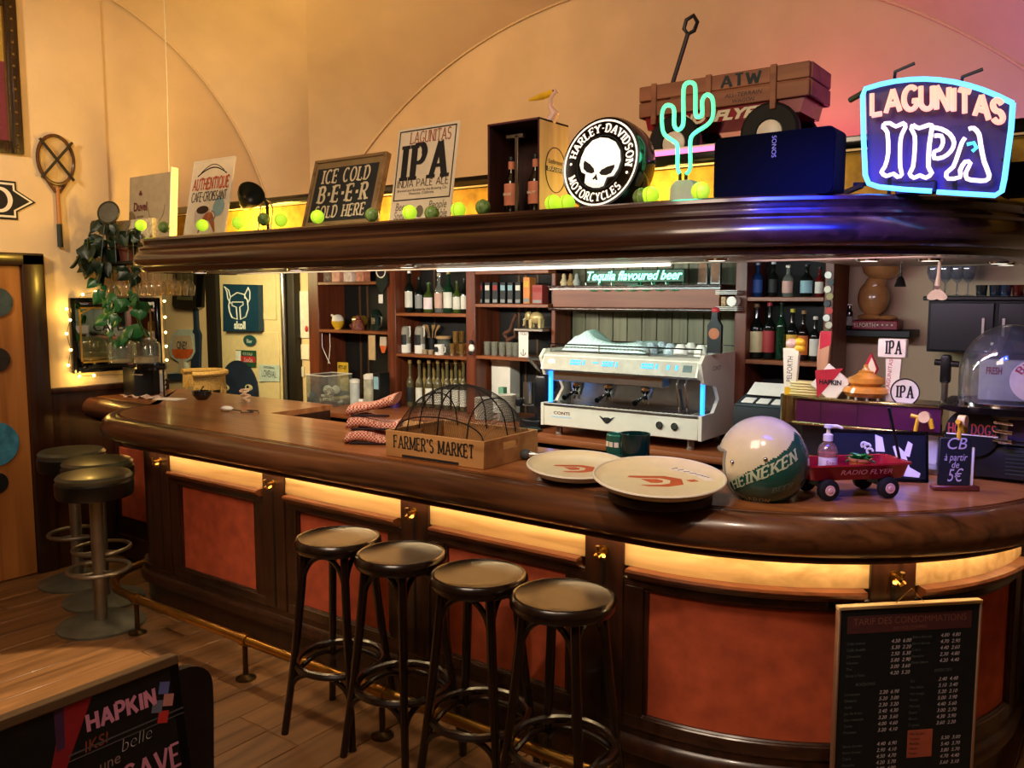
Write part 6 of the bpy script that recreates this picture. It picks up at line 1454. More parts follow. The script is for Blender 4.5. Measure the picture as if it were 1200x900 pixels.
MB().prism(wl2([(213, 316), (241, 316), (240, 360), (236, 363), (215, 362), (212, 358)]), -.09, 0).build('case', BLACKG, bo); MB().prism(wl2([(218, 318), (237, 318), (236, 352), (218, 351)]), -.094, -.09).build('window', mat('olive_window', '4a4a34', .3), bo); MB().prism(wl2([(224, 338), (234, 338), (234, 348), (224, 348)]), -.097, -.094).build('badge', mat('slate_field', '20282c'), bo)
MB().prism(wl2([(229, 363), (233, 363), (234, 385), (237, 392), (236, 440), (226, 440), (228, 392), (230, 385)]), -.028, 0).build('blue_stem', mat('deep_blue', '1c3048'), bo)
# things on the cream door
def door_thing(px_list, name, label, cat, m, y=-.012):
    c_ = px_list[0]; o_ = wp(*c_, Y=YB - .04); t = thing(name, label, cat, (o_.x, YB - .04, o_.z)); return t, (lambda l: [(wp(*p, Y=YB - .04).x - o_.x, wp(*p, Y=YB - .04).z - o_.z) for p in l])
t, f = door_thing([(287, 388)], 'helmet_sign', 'dark blue sign with white horned helmet outline and the word skoll on the cream door', 'sign', None)
MB().prism(f([(267, 333), (308, 334), (309, 388), (267, 388)]), -.05, 0).build('panel', mat('sign_blue', '123650', .4), t)
WL = mat('white_line', 'd8e0e4', .5)
for l_ in ([(277, 356), (273, 350), (272, 342), (269, 336), (274, 340), (276, 348)], [(296, 356), (299, 350), (299, 342), (297, 337), (293, 345), (293, 350)], [(274, 358), (276, 348), (284, 343), (292, 345), (296, 352), (297, 362), (294, 371), (288, 374), (287, 360), (291, 357), (291, 354), (278, 354), (278, 358), (283, 360), (284, 374), (278, 372), (275, 365), (274, 358)]):
    P = f(l_); MB().tube([(x, -.052, z) for x, z in P], .006, 5).build('outline', WL, t)
p = f([(287, 385)])[0]; text('skoll', .09, WL, t, (p[0], -.051, p[1]), width=.16, bold=.004)
def sticker(px0, py0, px1, py1, label, m, words, name='sticker', oval=False, mw=None):
    t, f = door_thing([((px0 + px1) / 2, py1)], name, label, 'sign', m)
    if oval:
        (ax_, az_), (bx_, bz_) = f([(px0, py1), (px1, py0)]); MB().prism([((ax_ + bx_) / 2 + (bx_ - ax_) / 2 * cos(k * pi / 12), (az_ + bz_) / 2 + (bz_ - az_) / 2 * sin(k * pi / 12)) for k in range(24)], -.008, 0).build('panel', m, t)
    else: MB().prism(f([(px0, py0), (px1, py0 + 1), (px1, py1), (px0, py1)]), -.006, 0).build('panel', m, t)
    for w_, px_, py_, sz, mm in words: p = f([(px_, py_)])[0]; text(w_, sz, mm, t, (p[0], -.0085, p[1]), shear=.1)
    return t, f
sticker(286, 393, 300, 405, 'small oval teal sign lettered Leffe on the cream door', mat('teal_sign', '1c4a52', .5), [('Bier', 293, 402, .05, WL)], oval=True)
t, f = sticker(277, 410, 300, 430, 'small green and red soft drink tin sign on the cream door', mat('sign_green', '1c4a34', .5), [('ICE COLD', 291, 416, .03, WL)])
MB().prism(f([(283, 417), (300, 418), (300, 425), (283, 424)]), -.008, -.006).build('red_band', mat('cola_red', 'b02a30', .5), t); p = f([(292, 424)])[0]; text('Coca-Cola', .05, WL, t, (p[0], -.0095, p[1]), width=.12, shear=.2); MB().prism(f([(277, 411), (283, 411), (283, 430), (277, 430)]), -.0075, -.006).build('white_band', WL, t)
t, f = sticker(304, 427, 328, 447, 'pale blue licence plate lettered WYOMING on the cream door', mat('plate_blue', 'b8ccd0', .5), [('WYOMING', 316, 432, .03, mat('deep_blue', '1c3048'))])
p = f([(316, 442)])[0]; put_letters('WY 1989', .08, .2, mat('deep_blue', '1c3048'), t, (p[0], -.008, p[1]), thick=.2, thin=.14, serif=0) if False else text('LOVEVAL', .085, mat('deep_blue', '1c3048'), t, (p[0], -.008, p[1]), width=.19)
t, f = door_thing([(281, 478)], 'round_poster', 'round dark blue poster with two pale slanted eyes low on the cream door', 'poster', None)
cc = f([(281, 457)])[0]; rr_ = f([(303, 457)])[0][0] - cc[0]
MB().cyl((cc[0], -.012, cc[1]), (cc[0], 0, cc[1]), rr_, n=40).build('disc', mat('poster_navy', '1e2c44', .5, var=.35, scale=9), t)
for px_, sg in ((266, 1), (293, -1)):
    p = f([(px_, 454)])[0]; MB().ball((p[0], -.013, p[1]), .045, 12, 8, (1.2, .1, .6)).build('eye', mat('pale_eye', 'c8c4a0', .5), t); MB().ball((p[0] + .01 * sg, -.017, p[1]), .02, 10, 6, (1, .1, 1)).build('pupil', INK, t)
b = MB()
rk2 = random.Random(4); P = [f([(279 + rk2.uniform(-6, 6), 460 + rk2.uniform(-8, 10))])[0] for _ in range(22)]
q = bp(279, 474)
t2 = thing('rope_knot', 'tangled pale twine bundle standing on the bar top before the dark round poster', 'twine', (q.x, q.y + .05, ZB + .001)); pts = [(.028 * cos(k * 1.9) * (1 - .3 * k / 40), .028 * sin(k * 2.3), .008 + .08 * k / 40) for k in range(41)]
MB().tube(smoothpts([Vector(p) for p in pts], 3), .0035, 5).build('twine', mat('twine', 'c8a884', .8), t2)
# ================================================================== back bar contents
YI = 4.29
def sxz(px_, py_, y=YI): return wp(px_, py_, Y=y)
ORD = ['first', 'second', 'third', 'fourth', 'fifth', 'sixth', 'seventh', 'eighth', 'ninth', 'tenth', 'eleventh', 'twelfth', 'thirteenth', 'fourteenth', 'fifteenth', 'sixteenth', 'seventeenth', 'eighteenth', 'nineteenth']
LAB = {k: mat('label_' + k, c, .6, var=.1) for k, c in dict(yellow='d8a83a', white='d8d4c4', grey='8a8c88', pale='c8c8a0', pink='c8a090', cream='d0bc8c', blue='2a4a8a', teal='8ab0b8', red='a03030', orange='c86a2a', black='18181a').items()}
G = dict(dark=mat('dark_bottle', '0c120e', .08, coat=.4), green=GREENG, brown=BROWNG, clear=glassy('bottle_clear', 'e8f0e4', .3), amber=mat('amber_bottle', '5a2c0c', .1, coat=.3), olive=mat('olive_bottle', '3a4a1c', .1, coat=.3), blue=mat('blue_bottle', '14305c', .1, coat=.3), red=mat('red_bottle', '5a1414', .12, coat=.3))
def shelf_bottles(zs, specs, where, group, y=YI):
    for i, (px_, pt_, rpx, g, lab, cap, desc) in enumerate(specs):
        p = wp(px_, 400, Y=y); zt = wp(px_, pt_, Y=y).z; h = zt - zs; D = (p - Vector((0, 0, H))).dot(FW); r = rpx / FPX * D
        bottle('liquor_bottle', desc + ', ' + ORD[i] + ' ' + where, h, r, r * .36, .56, .74, G[g], LAB[lab] if lab else None, mat('cap_' + cap, cap, .4), .12, .5, group=group, loc=(p.x, y, zs + .0005))
shelf_bottles(ZS['b367'], [(469, 318, 5.6, 'green', 'yellow', 'c03040', 'green bottle with yellow label and red cap'), (480.5, 317, 5.4, 'dark', 'white', 'd8d4c8', 'dark bottle with white label and pale cap'), (492, 325, 5.2, 'dark', 'grey', '1a1a1a', 'dark square shouldered bottle with grey label'), (503, 331, 6.2, 'olive', 'pale', '3a5a2a', 'short olive bottle with pale label'), (515, 320, 5.4, 'clear', 'pink', 'b0a890', 'clear bottle with pinkish label'), (526, 318, 6.0, 'green', 'white', '8a7a3a', 'green bottle with tall white label and gold cap'), (536, 329, 5.0, 'olive', 'white', '3a3a2a', 'olive bottle with white label'), (544.5, 326, 4.4, 'dark', 'white', '1a1a1a', 'dark slim bottle with white label')], 'from left, middle bay top shelf', 'liquor bottles on the middle bay top shelf')
shelf_bottles(ZS['d348'], [(886, 308, 6, 'blue', 'blue', '8a9ab0', 'blue bottle with blue label'), (904, 307, 5.6, 'dark', 'black', 'c8d0d4', 'dark bottle with white cap'), (921, 311, 6.2, 'clear', 'pink', 'd8c8b8', 'clear bottle with pale red label'), (943, 310, 7, 'dark', 'teal', '1a1a1a', 'broad dark bottle with pale blue label'), (958, 313, 5, 'red', 'white', '20181a', 'red bottle with white label')], 'from left, upper right shelf', 'liquor bottles on the upper right shelf')
shelf_bottles(ZS['d423'], [(886, 356, 8.6, 'dark', 'cream', '6a4a2a', 'stout dark bottle with big cream label'), (901, 354, 7, 'dark', 'red', 'a02a34', 'dark bottle with red neck and small red label'), (915, 352, 6, 'green', None, '1a2a1a', 'tall plain green bottle'), (928, 362, 6.5, 'dark', 'yellow', 'b8b030', 'dark bottle with yellow label'), (941, 364, 6, 'brown', 'orange', '8a6a3a', 'brown bottle with orange label'), (955, 371, 6, 'dark', 'white', 'd8d0c0', 'dark bottle with white label')], 'from left, lower right shelf', 'liquor bottles on the lower right shelf')
for i, px_ in enumerate((480, 491, 502.5, 513, 523.5, 534, 543)):
    p = wp(px_, 400, Y=YI - .02); h = wp(px_, 422, Y=YI - .02).z - ZC
    bottle('syrup_bottle', 'slim gold topped syrup bottle, ' + ORD[i] + ' from the left, front row, back counter', h, .027, .011, .5, .66, mat('syrup_glass', '5a5238', .1, coat=.4, var=.2), LAB['white' if i else 'black'], mat('gold_cap', 'b89a5a', .3, .6), .1, .42, group='syrup bottles on the back counter', loc=(p.x, YI - .02, ZC + .0005))
for i, px_ in enumerate((486, 497, 508, 519, 529, 539)):
    p = wp(px_, 400, Y=YQ - .05); h = wp(px_, 425, Y=YQ - .05).z - ZC
    bottle('syrup_bottle', 'clear gold topped bottle in the back row, ' + ORD[i] + ' from the left behind the syrup bottles', h, .027, .011, .5, .66, mat('gold_glass', '9a8448', .12, coat=.4, var=.2), None, mat('gold_cap', 'b89a5a'), group='back row of syrup bottles', loc=(p.x, YQ - .05, ZC + .0005))
# stoneware jugs, mug, tools, glasses on the middle shelf
zs = ZS['b416']
for i, px_ in enumerate((475.5, 492)):
    p = wp(px_, 400, Y=YI); h = wp(px_, 382, Y=YI).z - zs
    t = thing('stoneware_jug', 'grey and white stoneware jug with dark label, ' + ('left one', 'right one') [i] + ' on the middle bay shelf', 'jug', (p.x, YI, zs + .0005), group='stoneware jugs')
    r = .036
    MB().lathe([(0, 0), (r, 0), (r, h * .34)], 22).build('white_base', WHITE, t); MB().lathe([(r, h * .34), (r, h * .78), (r * .8, h * .95), (r * .35, h), (0, h)], 22).build('jug_body', mat('stone_grey', '8a8474', .6), t)
    MB().lathe([(r * 1.02, h * .3), (r * 1.02, h * .68)], 12, a0=radians(220), a1=radians(320)).build('label', LAB['black'], t); MB().tube([(r * .3, 0, h * .95), (r * 1.1, 0, h * .98), (r * 1.15, 0, h * .7), (r * .95, 0, h * .6)], .005, 6).build('handle', WHITE, t)
p = wp(506, 400, Y=YQ - .06)
t = thing('tool_pot', 'dark pot of wooden spoons behind the stoneware jugs', 'pot', (p.x, YQ - .06, zs + .0005)); MB().lathe([(0, 0), (.04, 0), (.045, .1), (.04, .1), (.036, .01), (0, .01)], 20).build('pot', BLACK, t)
for k in range(7): a = k * .9; MB().tube([(.01 * cos(a), .01 * sin(a), .012), (.035 * cos(a), .02 * sin(a), .14), (.07 * cos(a), .03 * sin(a), .185)], [.004, .004, .009], 6).build('wooden_spoon', mat('spoon_wood', 'b08a5a', .7), t)
p = wp(520, 400, Y=YI + .06); t = thing('glass_canister', 'glass canister with flat wooden lid behind the skull mug', 'jar', (p.x, YI + .06, zs + .0005)); MB().lathe([(0, 0), (.045, 0), (.045, .1), (0, .1)], 22).build('canister_body', glassy('jar_glass', 'e8f2ec'), t); MB().lathe([(0, .1), (.052, .1), (.052, .118), (0, .118)], 22).build('lid', mat('spoon_wood', 'b08a5a'), t)
p = wp(515, 400, Y=YI - .05); t = thing('skull_mug', 'white mug printed with a black skull on the middle bay shelf', 'mug', (p.x, YI - .05, zs + .0005)); MB().lathe([(0, 0), (.03, 0), (.033, .068), (.029, .068), (.027, .008), (0, .008)], 20).build('mug_body', WHITE, t); MB().tube([(.03, 0, .055), (.05, 0, .05), (.048, 0, .02), (.03, 0, .014)], .004, 6).build('handle', WHITE, t)
MB().prism([(-.013, .02), (.013, .02), (.018, .04), (.01, .055), (-.01, .055), (-.018, .04)], -.0345, -.032).build('skull_print', INK, t)
for i, px_ in enumerate((498, 505)): p = wp(px_, 400, Y=YI - .05); o = MB().lathe([(0, 0), (.018, 0), (.02, .03), (.017, .03), (.015, .006), (0, .006)], 16).build('espresso_cup', mat('cup_brown', '9a8468', .4), None, (p.x, YI - .05, zs + .0005)); tag(o, ('left', 'right')[i] + ' small brown espresso cup beside the skull mug', 'cup', 'small brown cups')
tg = MB().lathe([(0, 0), (.017, 0), (.02, .075), (.0185, .075), (.0155, .004), (0, .004)], 14).mesh('tumbler', glassy('gold_tumbler', 'e8c878', .35), ang=60)
for i, (px_, dy, dz) in enumerate(((530, 0, 0), (536, .06, 0), (541, 0, 0), (546, .06, 0), (534, .0, .08), (541, .05, .08))):
    p = wp(px_, 400, Y=YI + dy); o = link('tumbler', tg, None, (p.x, YI + dy, zs + .0005 + dz)); tag(o, ('first', 'second', 'third', 'fourth', 'fifth', 'sixth')[[530, 536, 541, 546, 534].index(px_) if dz == 0 else (4 if px_ == 534 else 5)] + (' lower' if dz == 0 else ' upper') + ' gold tinted tumbler at the right of the middle bay shelf', 'glass', 'gold tinted tumblers')
p = wp(553, 408, Y=YP - .02); t = thing('hanging_figurine', 'small black and white figurine hanging on the cabinet post', 'figurine', (p.x, YP - .022, p.z - .05)); MB().ball((0, 0, .05), .022, 12, 8, (1, .7, 1.2)).build('body', WHITE, t); MB().ball((0, -.004, .088), .014, 10, 8).build('head', INK, t); MB().ball((0, -.012, .02), .016, 10, 8, (1, .6, .8)).build('feet', INK, t); MB().tube([(0, 0, .1), (0, .02, .16)], .0015, 4).build('string', BLACK, t)
p = wp(468, 400, Y=YP + .01); t = thing('purple_mug', 'purple mug on the counter by the first cabinet post', 'mug', (p.x + .01, YP - .05, ZC + .0005)); MB().lathe([(0, 0), (.033, 0), (.036, .08), (.032, .08), (.03, .008), (0, .008)], 20).build('mug_body', mat('purple_glaze', '3a2058', .25, coat=.4), t); MB().tube([(-.033, 0, .062), (-.055, 0, .055), (-.052, 0, .025), (-.032, 0, .018)], .005, 6).build('handle', mat('purple_glaze', '3a2058'), t)
# whisky boxes
zs = ZS['c356']
def pack(px_, pt_, wpx, m, label, band, y=YI, zz=None, group=None, cat='box', name='gift_box', d=.07, cap=None):
    p = wp(px_, 400, Y=y); z0 = zs if zz is None else zz; h = wp(px_, pt_, Y=y).z - z0; w_ = wpx / FPX * (p - Vector((0, 0, H))).dot(FW)
    t = thing(name, label, cat, (p.x, y, z0 + .0005), group=group)
    MB().box(-w_ / 2, w_ / 2, -d / 2, d / 2, 0, h, .002).build('carton', m, t)
    if band: MB().box(-w_ * .42, w_ * .42, -d / 2 - .001, -d / 2, h * .62, h * .86).build('label', band, t); MB().box(-w_ * .42, w_ * .42, -d / 2 - .001, -d / 2, h * .05, h * .2).build('foot_band', LAB['grey'], t)
    return t
for i, (px_, lab) in enumerate(((566.5, 'red'), (575, 'white'), (584, 'red'), (593, 'teal'), (601.5, 'teal'), (610.5, 'white'))):
    pack(px_, 331, 7.6, mat('dark_carton', '141a1c', .5), 'dark whisky gift box with ' + {'red': 'red', 'white': 'white', 'teal': 'green'}[lab] + ' label, ' + ORD[i] + ' in the row on the right bay shelf', LAB[lab], group='whisky gift boxes')
pack(620.5, 325, 9, mat('orange_carton', 'd8823a', .5), 'tall orange gift box right of the dark whisky boxes', LAB['yellow'])
pack(633, 334, 14, mat('red_carton', 'a0423a', .5), 'short red gift box at the right end of the whisky boxes', LAB['red'])
# lower right-bay shelf: glasses, root figure, card
zs = ZS['c418']
tw_ = MB().lathe([(0, 0), (.02, 0), (.024, .085), (.0225, .085), (.018, .006), (0, .006)], 16).mesh('shot_glass', glassy('plain_tumbler', 'f0f0e4', .3), ang=60)
for i, px_ in enumerate((571, 579.5, 588.5, 597, 604.5)): p = wp(px_, 400, Y=YI - .03); o = link('straight_glass', tw_, None, (p.x, YI - .03, zs + .0005)); tag(o, 'clear straight glass, ' + ORD[i] + ' from the left on the shelf above the saucer stacks', 'glass', 'straight glasses')
p = wp(598, 395, Y=YQ - .07); t = thing('root_figure', 'twisted brown driftwood figure behind the straight glasses', 'figurine', (p.x, YQ - .07, zs + .0005)); zt = wp(600, 368, Y=YQ - .07).z - zs
MB().tube(smoothpts([Vector(q) for q in ((-.04, 0, 0), (-.02, 0, zt * .35), (-.05, 0, zt * .5), (0, 0, zt * .6), (.02, 0, zt * .8), (.05, 0, zt))]), .012, 8).build('stem', mat('driftwood', '5a3420', .7, var=.4), t); MB().tube([(-.02, 0, zt * .35), (.04, .0, zt * .45), (.03, 0, zt * .62)], [.014, .012, .006], 8).build('branch', mat('driftwood', '5a3420'), t)
p = wp(613.5, 405, Y=YP + .03); t = thing('print_card', 'white card with black lettering and anchor standing before the driftwood figure', 'card', (p.x, YP + .03, zs + .0005)); zt = wp(613, 387, Y=YP + .03).z - zs
MB().box(-.036, .036, -.002, .002, 0, zt, .001).build('card', PAPER, t); text('TALBO', .022, INK, t, (0, -.0025, zt - .03), width=.055); MB().tube([(-.018, -.003, .03), (-.012, -.003, .015), (0, -.003, .01), (.012, -.003, .015), (.018, -.003, .03)], .002, 4).build('anchor_print', INK, t); MB().tube([(0, -.003, .01), (0, -.003, .05)], .002, 4).build('anchor_print', INK, t)
# elephant on a steel shelf bracket
p = wp(628, 384, Y=YI); t = thing('steel_bracket', 'small grey metal bracket shelf with the gold elephant, left of the machine', 'shelf', (p.x, YI, p.z - .02)); MB().box(-.10, .11, -.09, YQ - YI, 0, .018, .003).build('plate', STEEL, t); MB().box(-.1, -.09, -.02, YQ - YI, -.06, 0).build('arm', STEEL, t)
ze = p.z - .001
t = thing('gold_elephant', 'gold elephant figurine on the metal bracket beside the coffee machine', 'figurine', (p.x, YI - .01, ze)); GE = mat('gold_elephant', 'c8b078', .35, .3, var=.12)
b = MB().ball((.012, 0, .062), .036, 16, 10, (1.35, .85, 1)).ball((-.045, 0, .072), .026, 14, 9, (1, .85, 1.05))
b.build('body', GE, t)
for sx in (-.022, .045):
    for sy in (-.015, .015): MB().cyl((sx, sy, 0), (sx, sy, .055), .011, .013, 10).build('leg', GE, t)
MB().tube([(-.06, 0, .065), (-.078, 0, .045), (-.08, 0, .02), (-.088, 0, .012)], [.012, .009, .007, .005], 8).build('trunk', GE, t)
for sy in (-1, 1): MB().ball((-.034, sy * .024, .074), .018, 10, 8, (.8, .3, 1.1)).build('ear', GE, t); MB().tube([(-.064, sy * .01, .056), (-.082, sy * .014, .05)], [.004, .001], 6).build('tusk', WHITE, t)
# saucer stacks
sau = MB().lathe([(0, 0), (.035, 0), (.056, .005), (.058, .008), (.054, .0075), (.034, .003), (0, .003)], 22).mesh('saucer', WHITE)
for (px_, y_, n_, lb) in ((567, 4.06, 16, 'left'), (594, 4.10, 19, 'right')):
    p = wp(px_, 470, Y=y_)
    for k in range(n_):
        o = link('saucer', sau, None, (p.x + .0015 * sin(k * 2.1), y_, ZC + .0005 + k * .0085)); tag(o, ORD[k] + ' white saucer from the bottom of the ' + lb + ' stack beside the coffee grinder', 'saucer', 'white saucers in the ' + lb + ' stack')
p = wp(581, 470, Y=4.13); t = thing('green_carton', 'green narrow carton standing between the two saucer stacks', 'box', (p.x, 4.2, ZC + .0005)); MB().box(-.02, .02, -.02, .02, 0, .19, .002).build('carton', mat('pale_green', '6a9a7a', .6), t)
for i, (px_, wd_, pt_, m_, lb) in enumerate(((569, .10, 421, mat('pale_teal_box', 'a8c8bc', .5), 'pale teal box behind the left saucer stack'), (592, .15, 421, WHITE, 'white box behind the right saucer stack'))):
    p = wp(px_, 430, Y=4.38); h = wp(px_, pt_, Y=4.38).z - ZC; t = thing('storage_box', lb, 'box', (p.x, 4.38, ZC + .0005)); MB().box(-wd_ / 2, wd_ / 2, -.05, .06, 0, h - .02, .004).build('carton', m_, t); MB().box(-wd_ / 2 - .003, wd_ / 2 + .003, -.053, .063, h - .02, h - .003, .003).build('lid', m_, t)
# coffee grinder
p = wp(640, 470, Y=4.0); gx = p.x
t = thing('coffee_grinder', 'dark blue black coffee grinder with hopper and steel fork left of the machine', 'grinder', (gx - .04, 4.05, ZC + .0005)); CB_ = mat('grinder_black', '0c1016', .3, coat=.3)
MB().box(-.10, .04, -.12, .12, 0, .05, .01).box(-.04, .05, -.06, .10, .05, .30, .015).build('body', CB_, t); MB().cyl((.06, .0, .09), (.06, .0, .31), .06, .065, 24).build('bean_drum', mat('blue_black', '10182c', .2, coat=.5), t)
MB().lathe([(.02, .30), (.06, .34), (.105, .39), (.1, .39), (.055, .345), (.015, .305)], 24, (0, 0, 0)).build('hopper', glassy('smoked_hopper', '6a6258', .5), t); MB().lathe([(0, .39), (.108, .39), (.108, .40), (0, .405)], 24).build('hopper_lid', mat('smoke_lid', '4a4640', .3), t)
MB().tube([(-.04, -.06, .13), (-.09, -.09, .13), (-.12, -.08, .13)], .007, 8).build('fork', CHROME, t); MB().box(-.13, -.09, -.12, -.08, .12, .17, .01).build('dosing_knob', CB_, t); MB().cyl((-.07, -.07, .14), (-.07, -.07, .26), .03, n=18).build('dose_chamber', STEEL, t)
q = wp(617, 495, Y=3.84); t = thing('knock_tray', 'low dark green tamping tray in front of the grinder', 'tray', (q.x, 3.86, ZC + .0005)); MB().lathe([(0, 0), (.05, 0), (.075, .012), (.07, .014), (.045, .005), (0, .005)], 22).build('tray', mat('dark_green_tray', '1a2a24', .5), t)

# ------------------------------------------------------------------ espresso machine
ye = 3.80
a, c = wp(637, 480, Y=ye), wp(818, 505, Y=ye); xa, xb = a.x, c.x; Wm = xb - xa
em = thing('espresso_machine', 'large cream and steel three group espresso machine with blue lit buttons on the back counter', 'coffee machine', ((xa + xb) / 2, ye, ZC + .0005))
hw = Wm / 2; zf0 = .055; MW = mat('machine_cream', 'ddd2be', .3, var=.03, coat=.3)
zt_ = wp(740, 418, Y=ye + .0).z - ZC
z_front_top = wp(640, 472, Y=ye).z - ZC
for sx in (-1, 1):
    for y_ in (.06, .38): MB().lathe([(0, 0), (.022, 0), (.022, .01), (.018, .015), (.018, zf0)], 16, (sx * hw * .86, y_, 0)).build('foot', STEEL, em)
zt0 = z_front_top
MB().box(-hw, hw, 0, .018, zf0, zt0, .004).build('front_panel', MW, em); MB().box(-hw + .002, hw, .018, .45, zf0, zt0 - .02, .004).build('base', MW, em)
tray = MB().box(-hw, hw, -.004, .25, zt0 - .016, zt0 - .002, .003).build('drip_tray', STEEL, em)
for k in range(30): MB().box(-hw + .03 + k * (Wm - .06) / 30, -hw + .03 + k * (Wm - .06) / 30 + .012, .01, .23, zt0 - .002, zt0 + .003).build('grate_bar', CHROME, tray)
MB().box(-hw * .97, hw * .97, .25, .28, zt0 - .01, zt_ - .05, .003).build('back_plate', mat('brushed_steel', 'a8a49a', .32, 1, var=.1), em)
for sx in (-1, 1): MB().box(sx * hw * .985 - .008, sx * hw * .985 + .008, .05, .07, zt0, zt_ - .06).build('blue_light_bar', glow('blue_bar', '2a90ff', 2.5), em)
# side wing on the right
wing = [(0.0, zf0), (.45, zf0), (.45, zt_ + .02), (.02, zt_ + .02), (-.02, zt_ - .02), (.02, zt_ - .12), (.16, zt_ - .14), (.20, zt_ - .2), (.2, zt0 + .06), (.14, zt0 + .0), (0, zt0 - .0)]
for sx in (1, -1):
    b = MB().prism(wing, sx * hw if sx > 0 else -hw - .018, hw + .018 if sx > 0 else -hw); b.v = [(y, x, z) for x, y, z in b.v]; b.build('side_wing', MW, em)
# upper body and slanted fascia
b = MB().prism([(-.03, zt_ - .085), (.01, zt_ - .1), (.45, zt_ - .1), (.45, zt_), (.03, zt_), (.0, zt_ - .01)], -hw, hw); b.v = [(y, x, z) for x, y, z in b.v]; b.build('upper_body', MW, em)
FY = lambda z: -.03 + (z - (zt_ - .085)) * .4 - .001
def fbox(x0, x1, z0, z1, name, m, dep=.003):
    b = MB().add([(x0, FY(z0), z0), (x1, FY(z0), z0), (x1, FY(z1), z1), (x0, FY(z1), z1), (x0, FY(z0) - dep, z0), (x1, FY(z0) - dep, z0), (x1, FY(z1) - dep, z1), (x0, FY(z1) - dep, z1)], [(0, 1, 2, 3), (7, 6, 5, 4), (0, 4, 5, 1), (1, 5, 6, 2), (2, 6, 7, 3), (3, 7, 4, 0)]); return b.build(name, m, em)
fbox(-hw + .01, hw - .01, zt_ - .082, zt_ - .015, 'fascia', mat('fascia_beige', 'a49a86', .45), .002)
BTN = glow('cyan_button', '18a0ff', 1.5)
zc1 = zt_ - .05
for x0, n_ in ((-.60, 4), (-.40, 0), (-.17, 4), (.33, 4)):
    for k in range(n_):
        for r_ in range(2): fbox(hw * x0 + k * .017, hw * x0 + k * .017 + .012, zc1 - .004 + r_ * .014, zc1 + .006 + r_ * .014, 'button', BTN, .005)
    if n_: fbox(hw * x0 + .078, hw * x0 + .088, zc1 - .004, zc1 + .02, 'button', BTN, .005)
fbox(hw * -.30, hw * -.22, zc1 + .008, zc1 + .014, 'button', BTN, .005)
for x0 in (.64, .74): fbox(hw * x0, hw * x0 + .012, zc1 - .004, zc1 + .018, 'button', BTN, .005)
fbox(hw * .83, hw * .93, zc1 - .012, zc1 + .02, 'display', mat('display', '3a4a44', .2), .005)
MB().ball((hw * -.86, FY(zc1) - .002, zc1 + .004), .024, 16, 8, (1.1, .15, .7)).build('oval_badge', WHITE, em)
MB().box(-hw * .9, hw * .55, .02, .10, zt_ - .15, zt_ - .1, .004).build('group_shroud', STEEL, em)
for k, gx_ in enumerate((-.62, -.18, .3)):
    x_ = hw * gx_
    g = MB().lathe([(0, zt_ - .15), (.03, zt_ - .15), (.035, zt_ - .165), (.035, zt_ - .185), (.028, zt_ - .195), (.024, zt_ - .22), (0, zt_ - .222)], 20, (x_, .075, 0)).build('group_head', CHROME, em)
    MB().tube([(x_, .05, zt_ - .205), (x_ + .004, .0, zt_ - .21), (x_ + .01, -.075, zt_ - .225)], [.007, .008, .014], 10).build('portafilter_handle', BLACKG, g)
    MB().tube([(x_ - .012, .07, zt_ - .22), (x_ - .014, .065, zt_ - .245)], .006, 8).tube([(x_ + .012, .07, zt_ - .22), (x_ + .014, .065, zt_ - .245)], .006, 8).build('spout', CHROME, g)
for x_ in (.70, .80): MB().tube([(hw * x_, .06, zt_ - .1), (hw * x_, .04, zt_ - .13), (hw * (x_ + .02), .05, zt_ - .24), (hw * (x_ + .03), .05, zt_ - .27)], .005, 8).build('steam_wand', CHROME, em)
MB().tube([(hw * .76, .02, zt_ - .15), (hw * .80, .02, zt_ - .25)], [.007, .005], 8).build('wand_grip', BLACK, em)
for x_ in (.55, .73): 
    g = MB().cyl((hw * x_, -.008, (zf0 + zt0) / 2), (hw * x_, .0, (zf0 + zt0) / 2), .019, n=24).build('gauge', CHROME, em); MB().cyl((hw * x_, -.0095, (zf0 + zt0) / 2), (hw * x_, -.008, (zf0 + zt0) / 2), .014, n=20).build('dial', mat('dial', '3a3832', .4), g)
zm = (zf0 + zt0) / 2
MB().prism([(-.045, .018), (-.02, .008), (-.012, .012), (.012, .012), (.02, .008), (.045, .018), (.02, -.008), (.01, -.016), (0, -.02), (-.01, -.016), (-.02, -.008)], -.003, 0).xf(Matrix.Translation((-hw * .12, 0, zm))).build('winged_emblem', INK, em); MB().cyl((-hw * .12, -.005, zm), (-hw * .12, -.003, zm), .011, n=18).build('emblem_ring', STEEL, em)
text('CONTI', .022, mat('dark_red_logo', '5a1c1c', .5), em, (-hw * .74, -.001, zm + .004), width=.1, bold=.0006); MB().box(-hw * .88, -hw * .6, -.001, 0, zm - .012, zm - .006).build('logo_line', mat('pale_blue_line', 'a8c4d8', .5), em)
o = text('CONTI', .03, INK, em, (hw + .0185, .16, zt_ - .06), (pi / 2, 0, pi / 2), width=.1, shear=.3)
MB().box(-hw, hw + .0, .06, .44, zt_, zt_ + .006, .002).build('cup_warmer', STEEL, em)
for y_ in (.05, .44): MB().tube([(-hw * .98, y_, zt_ + .045), (hw * .98, y_, zt_ + .045)], .004, 6).build('cup_rail', CHROME, em)
for sx in (-.97, -.3, .35, .97): MB().tube([(hw * sx, .05, zt_), (hw * sx, .05, zt_ + .045)], .003, 6).build('rail_post', CHROME, em)
off = Vector(em.location); zcup = ZC + zt_ + .0075
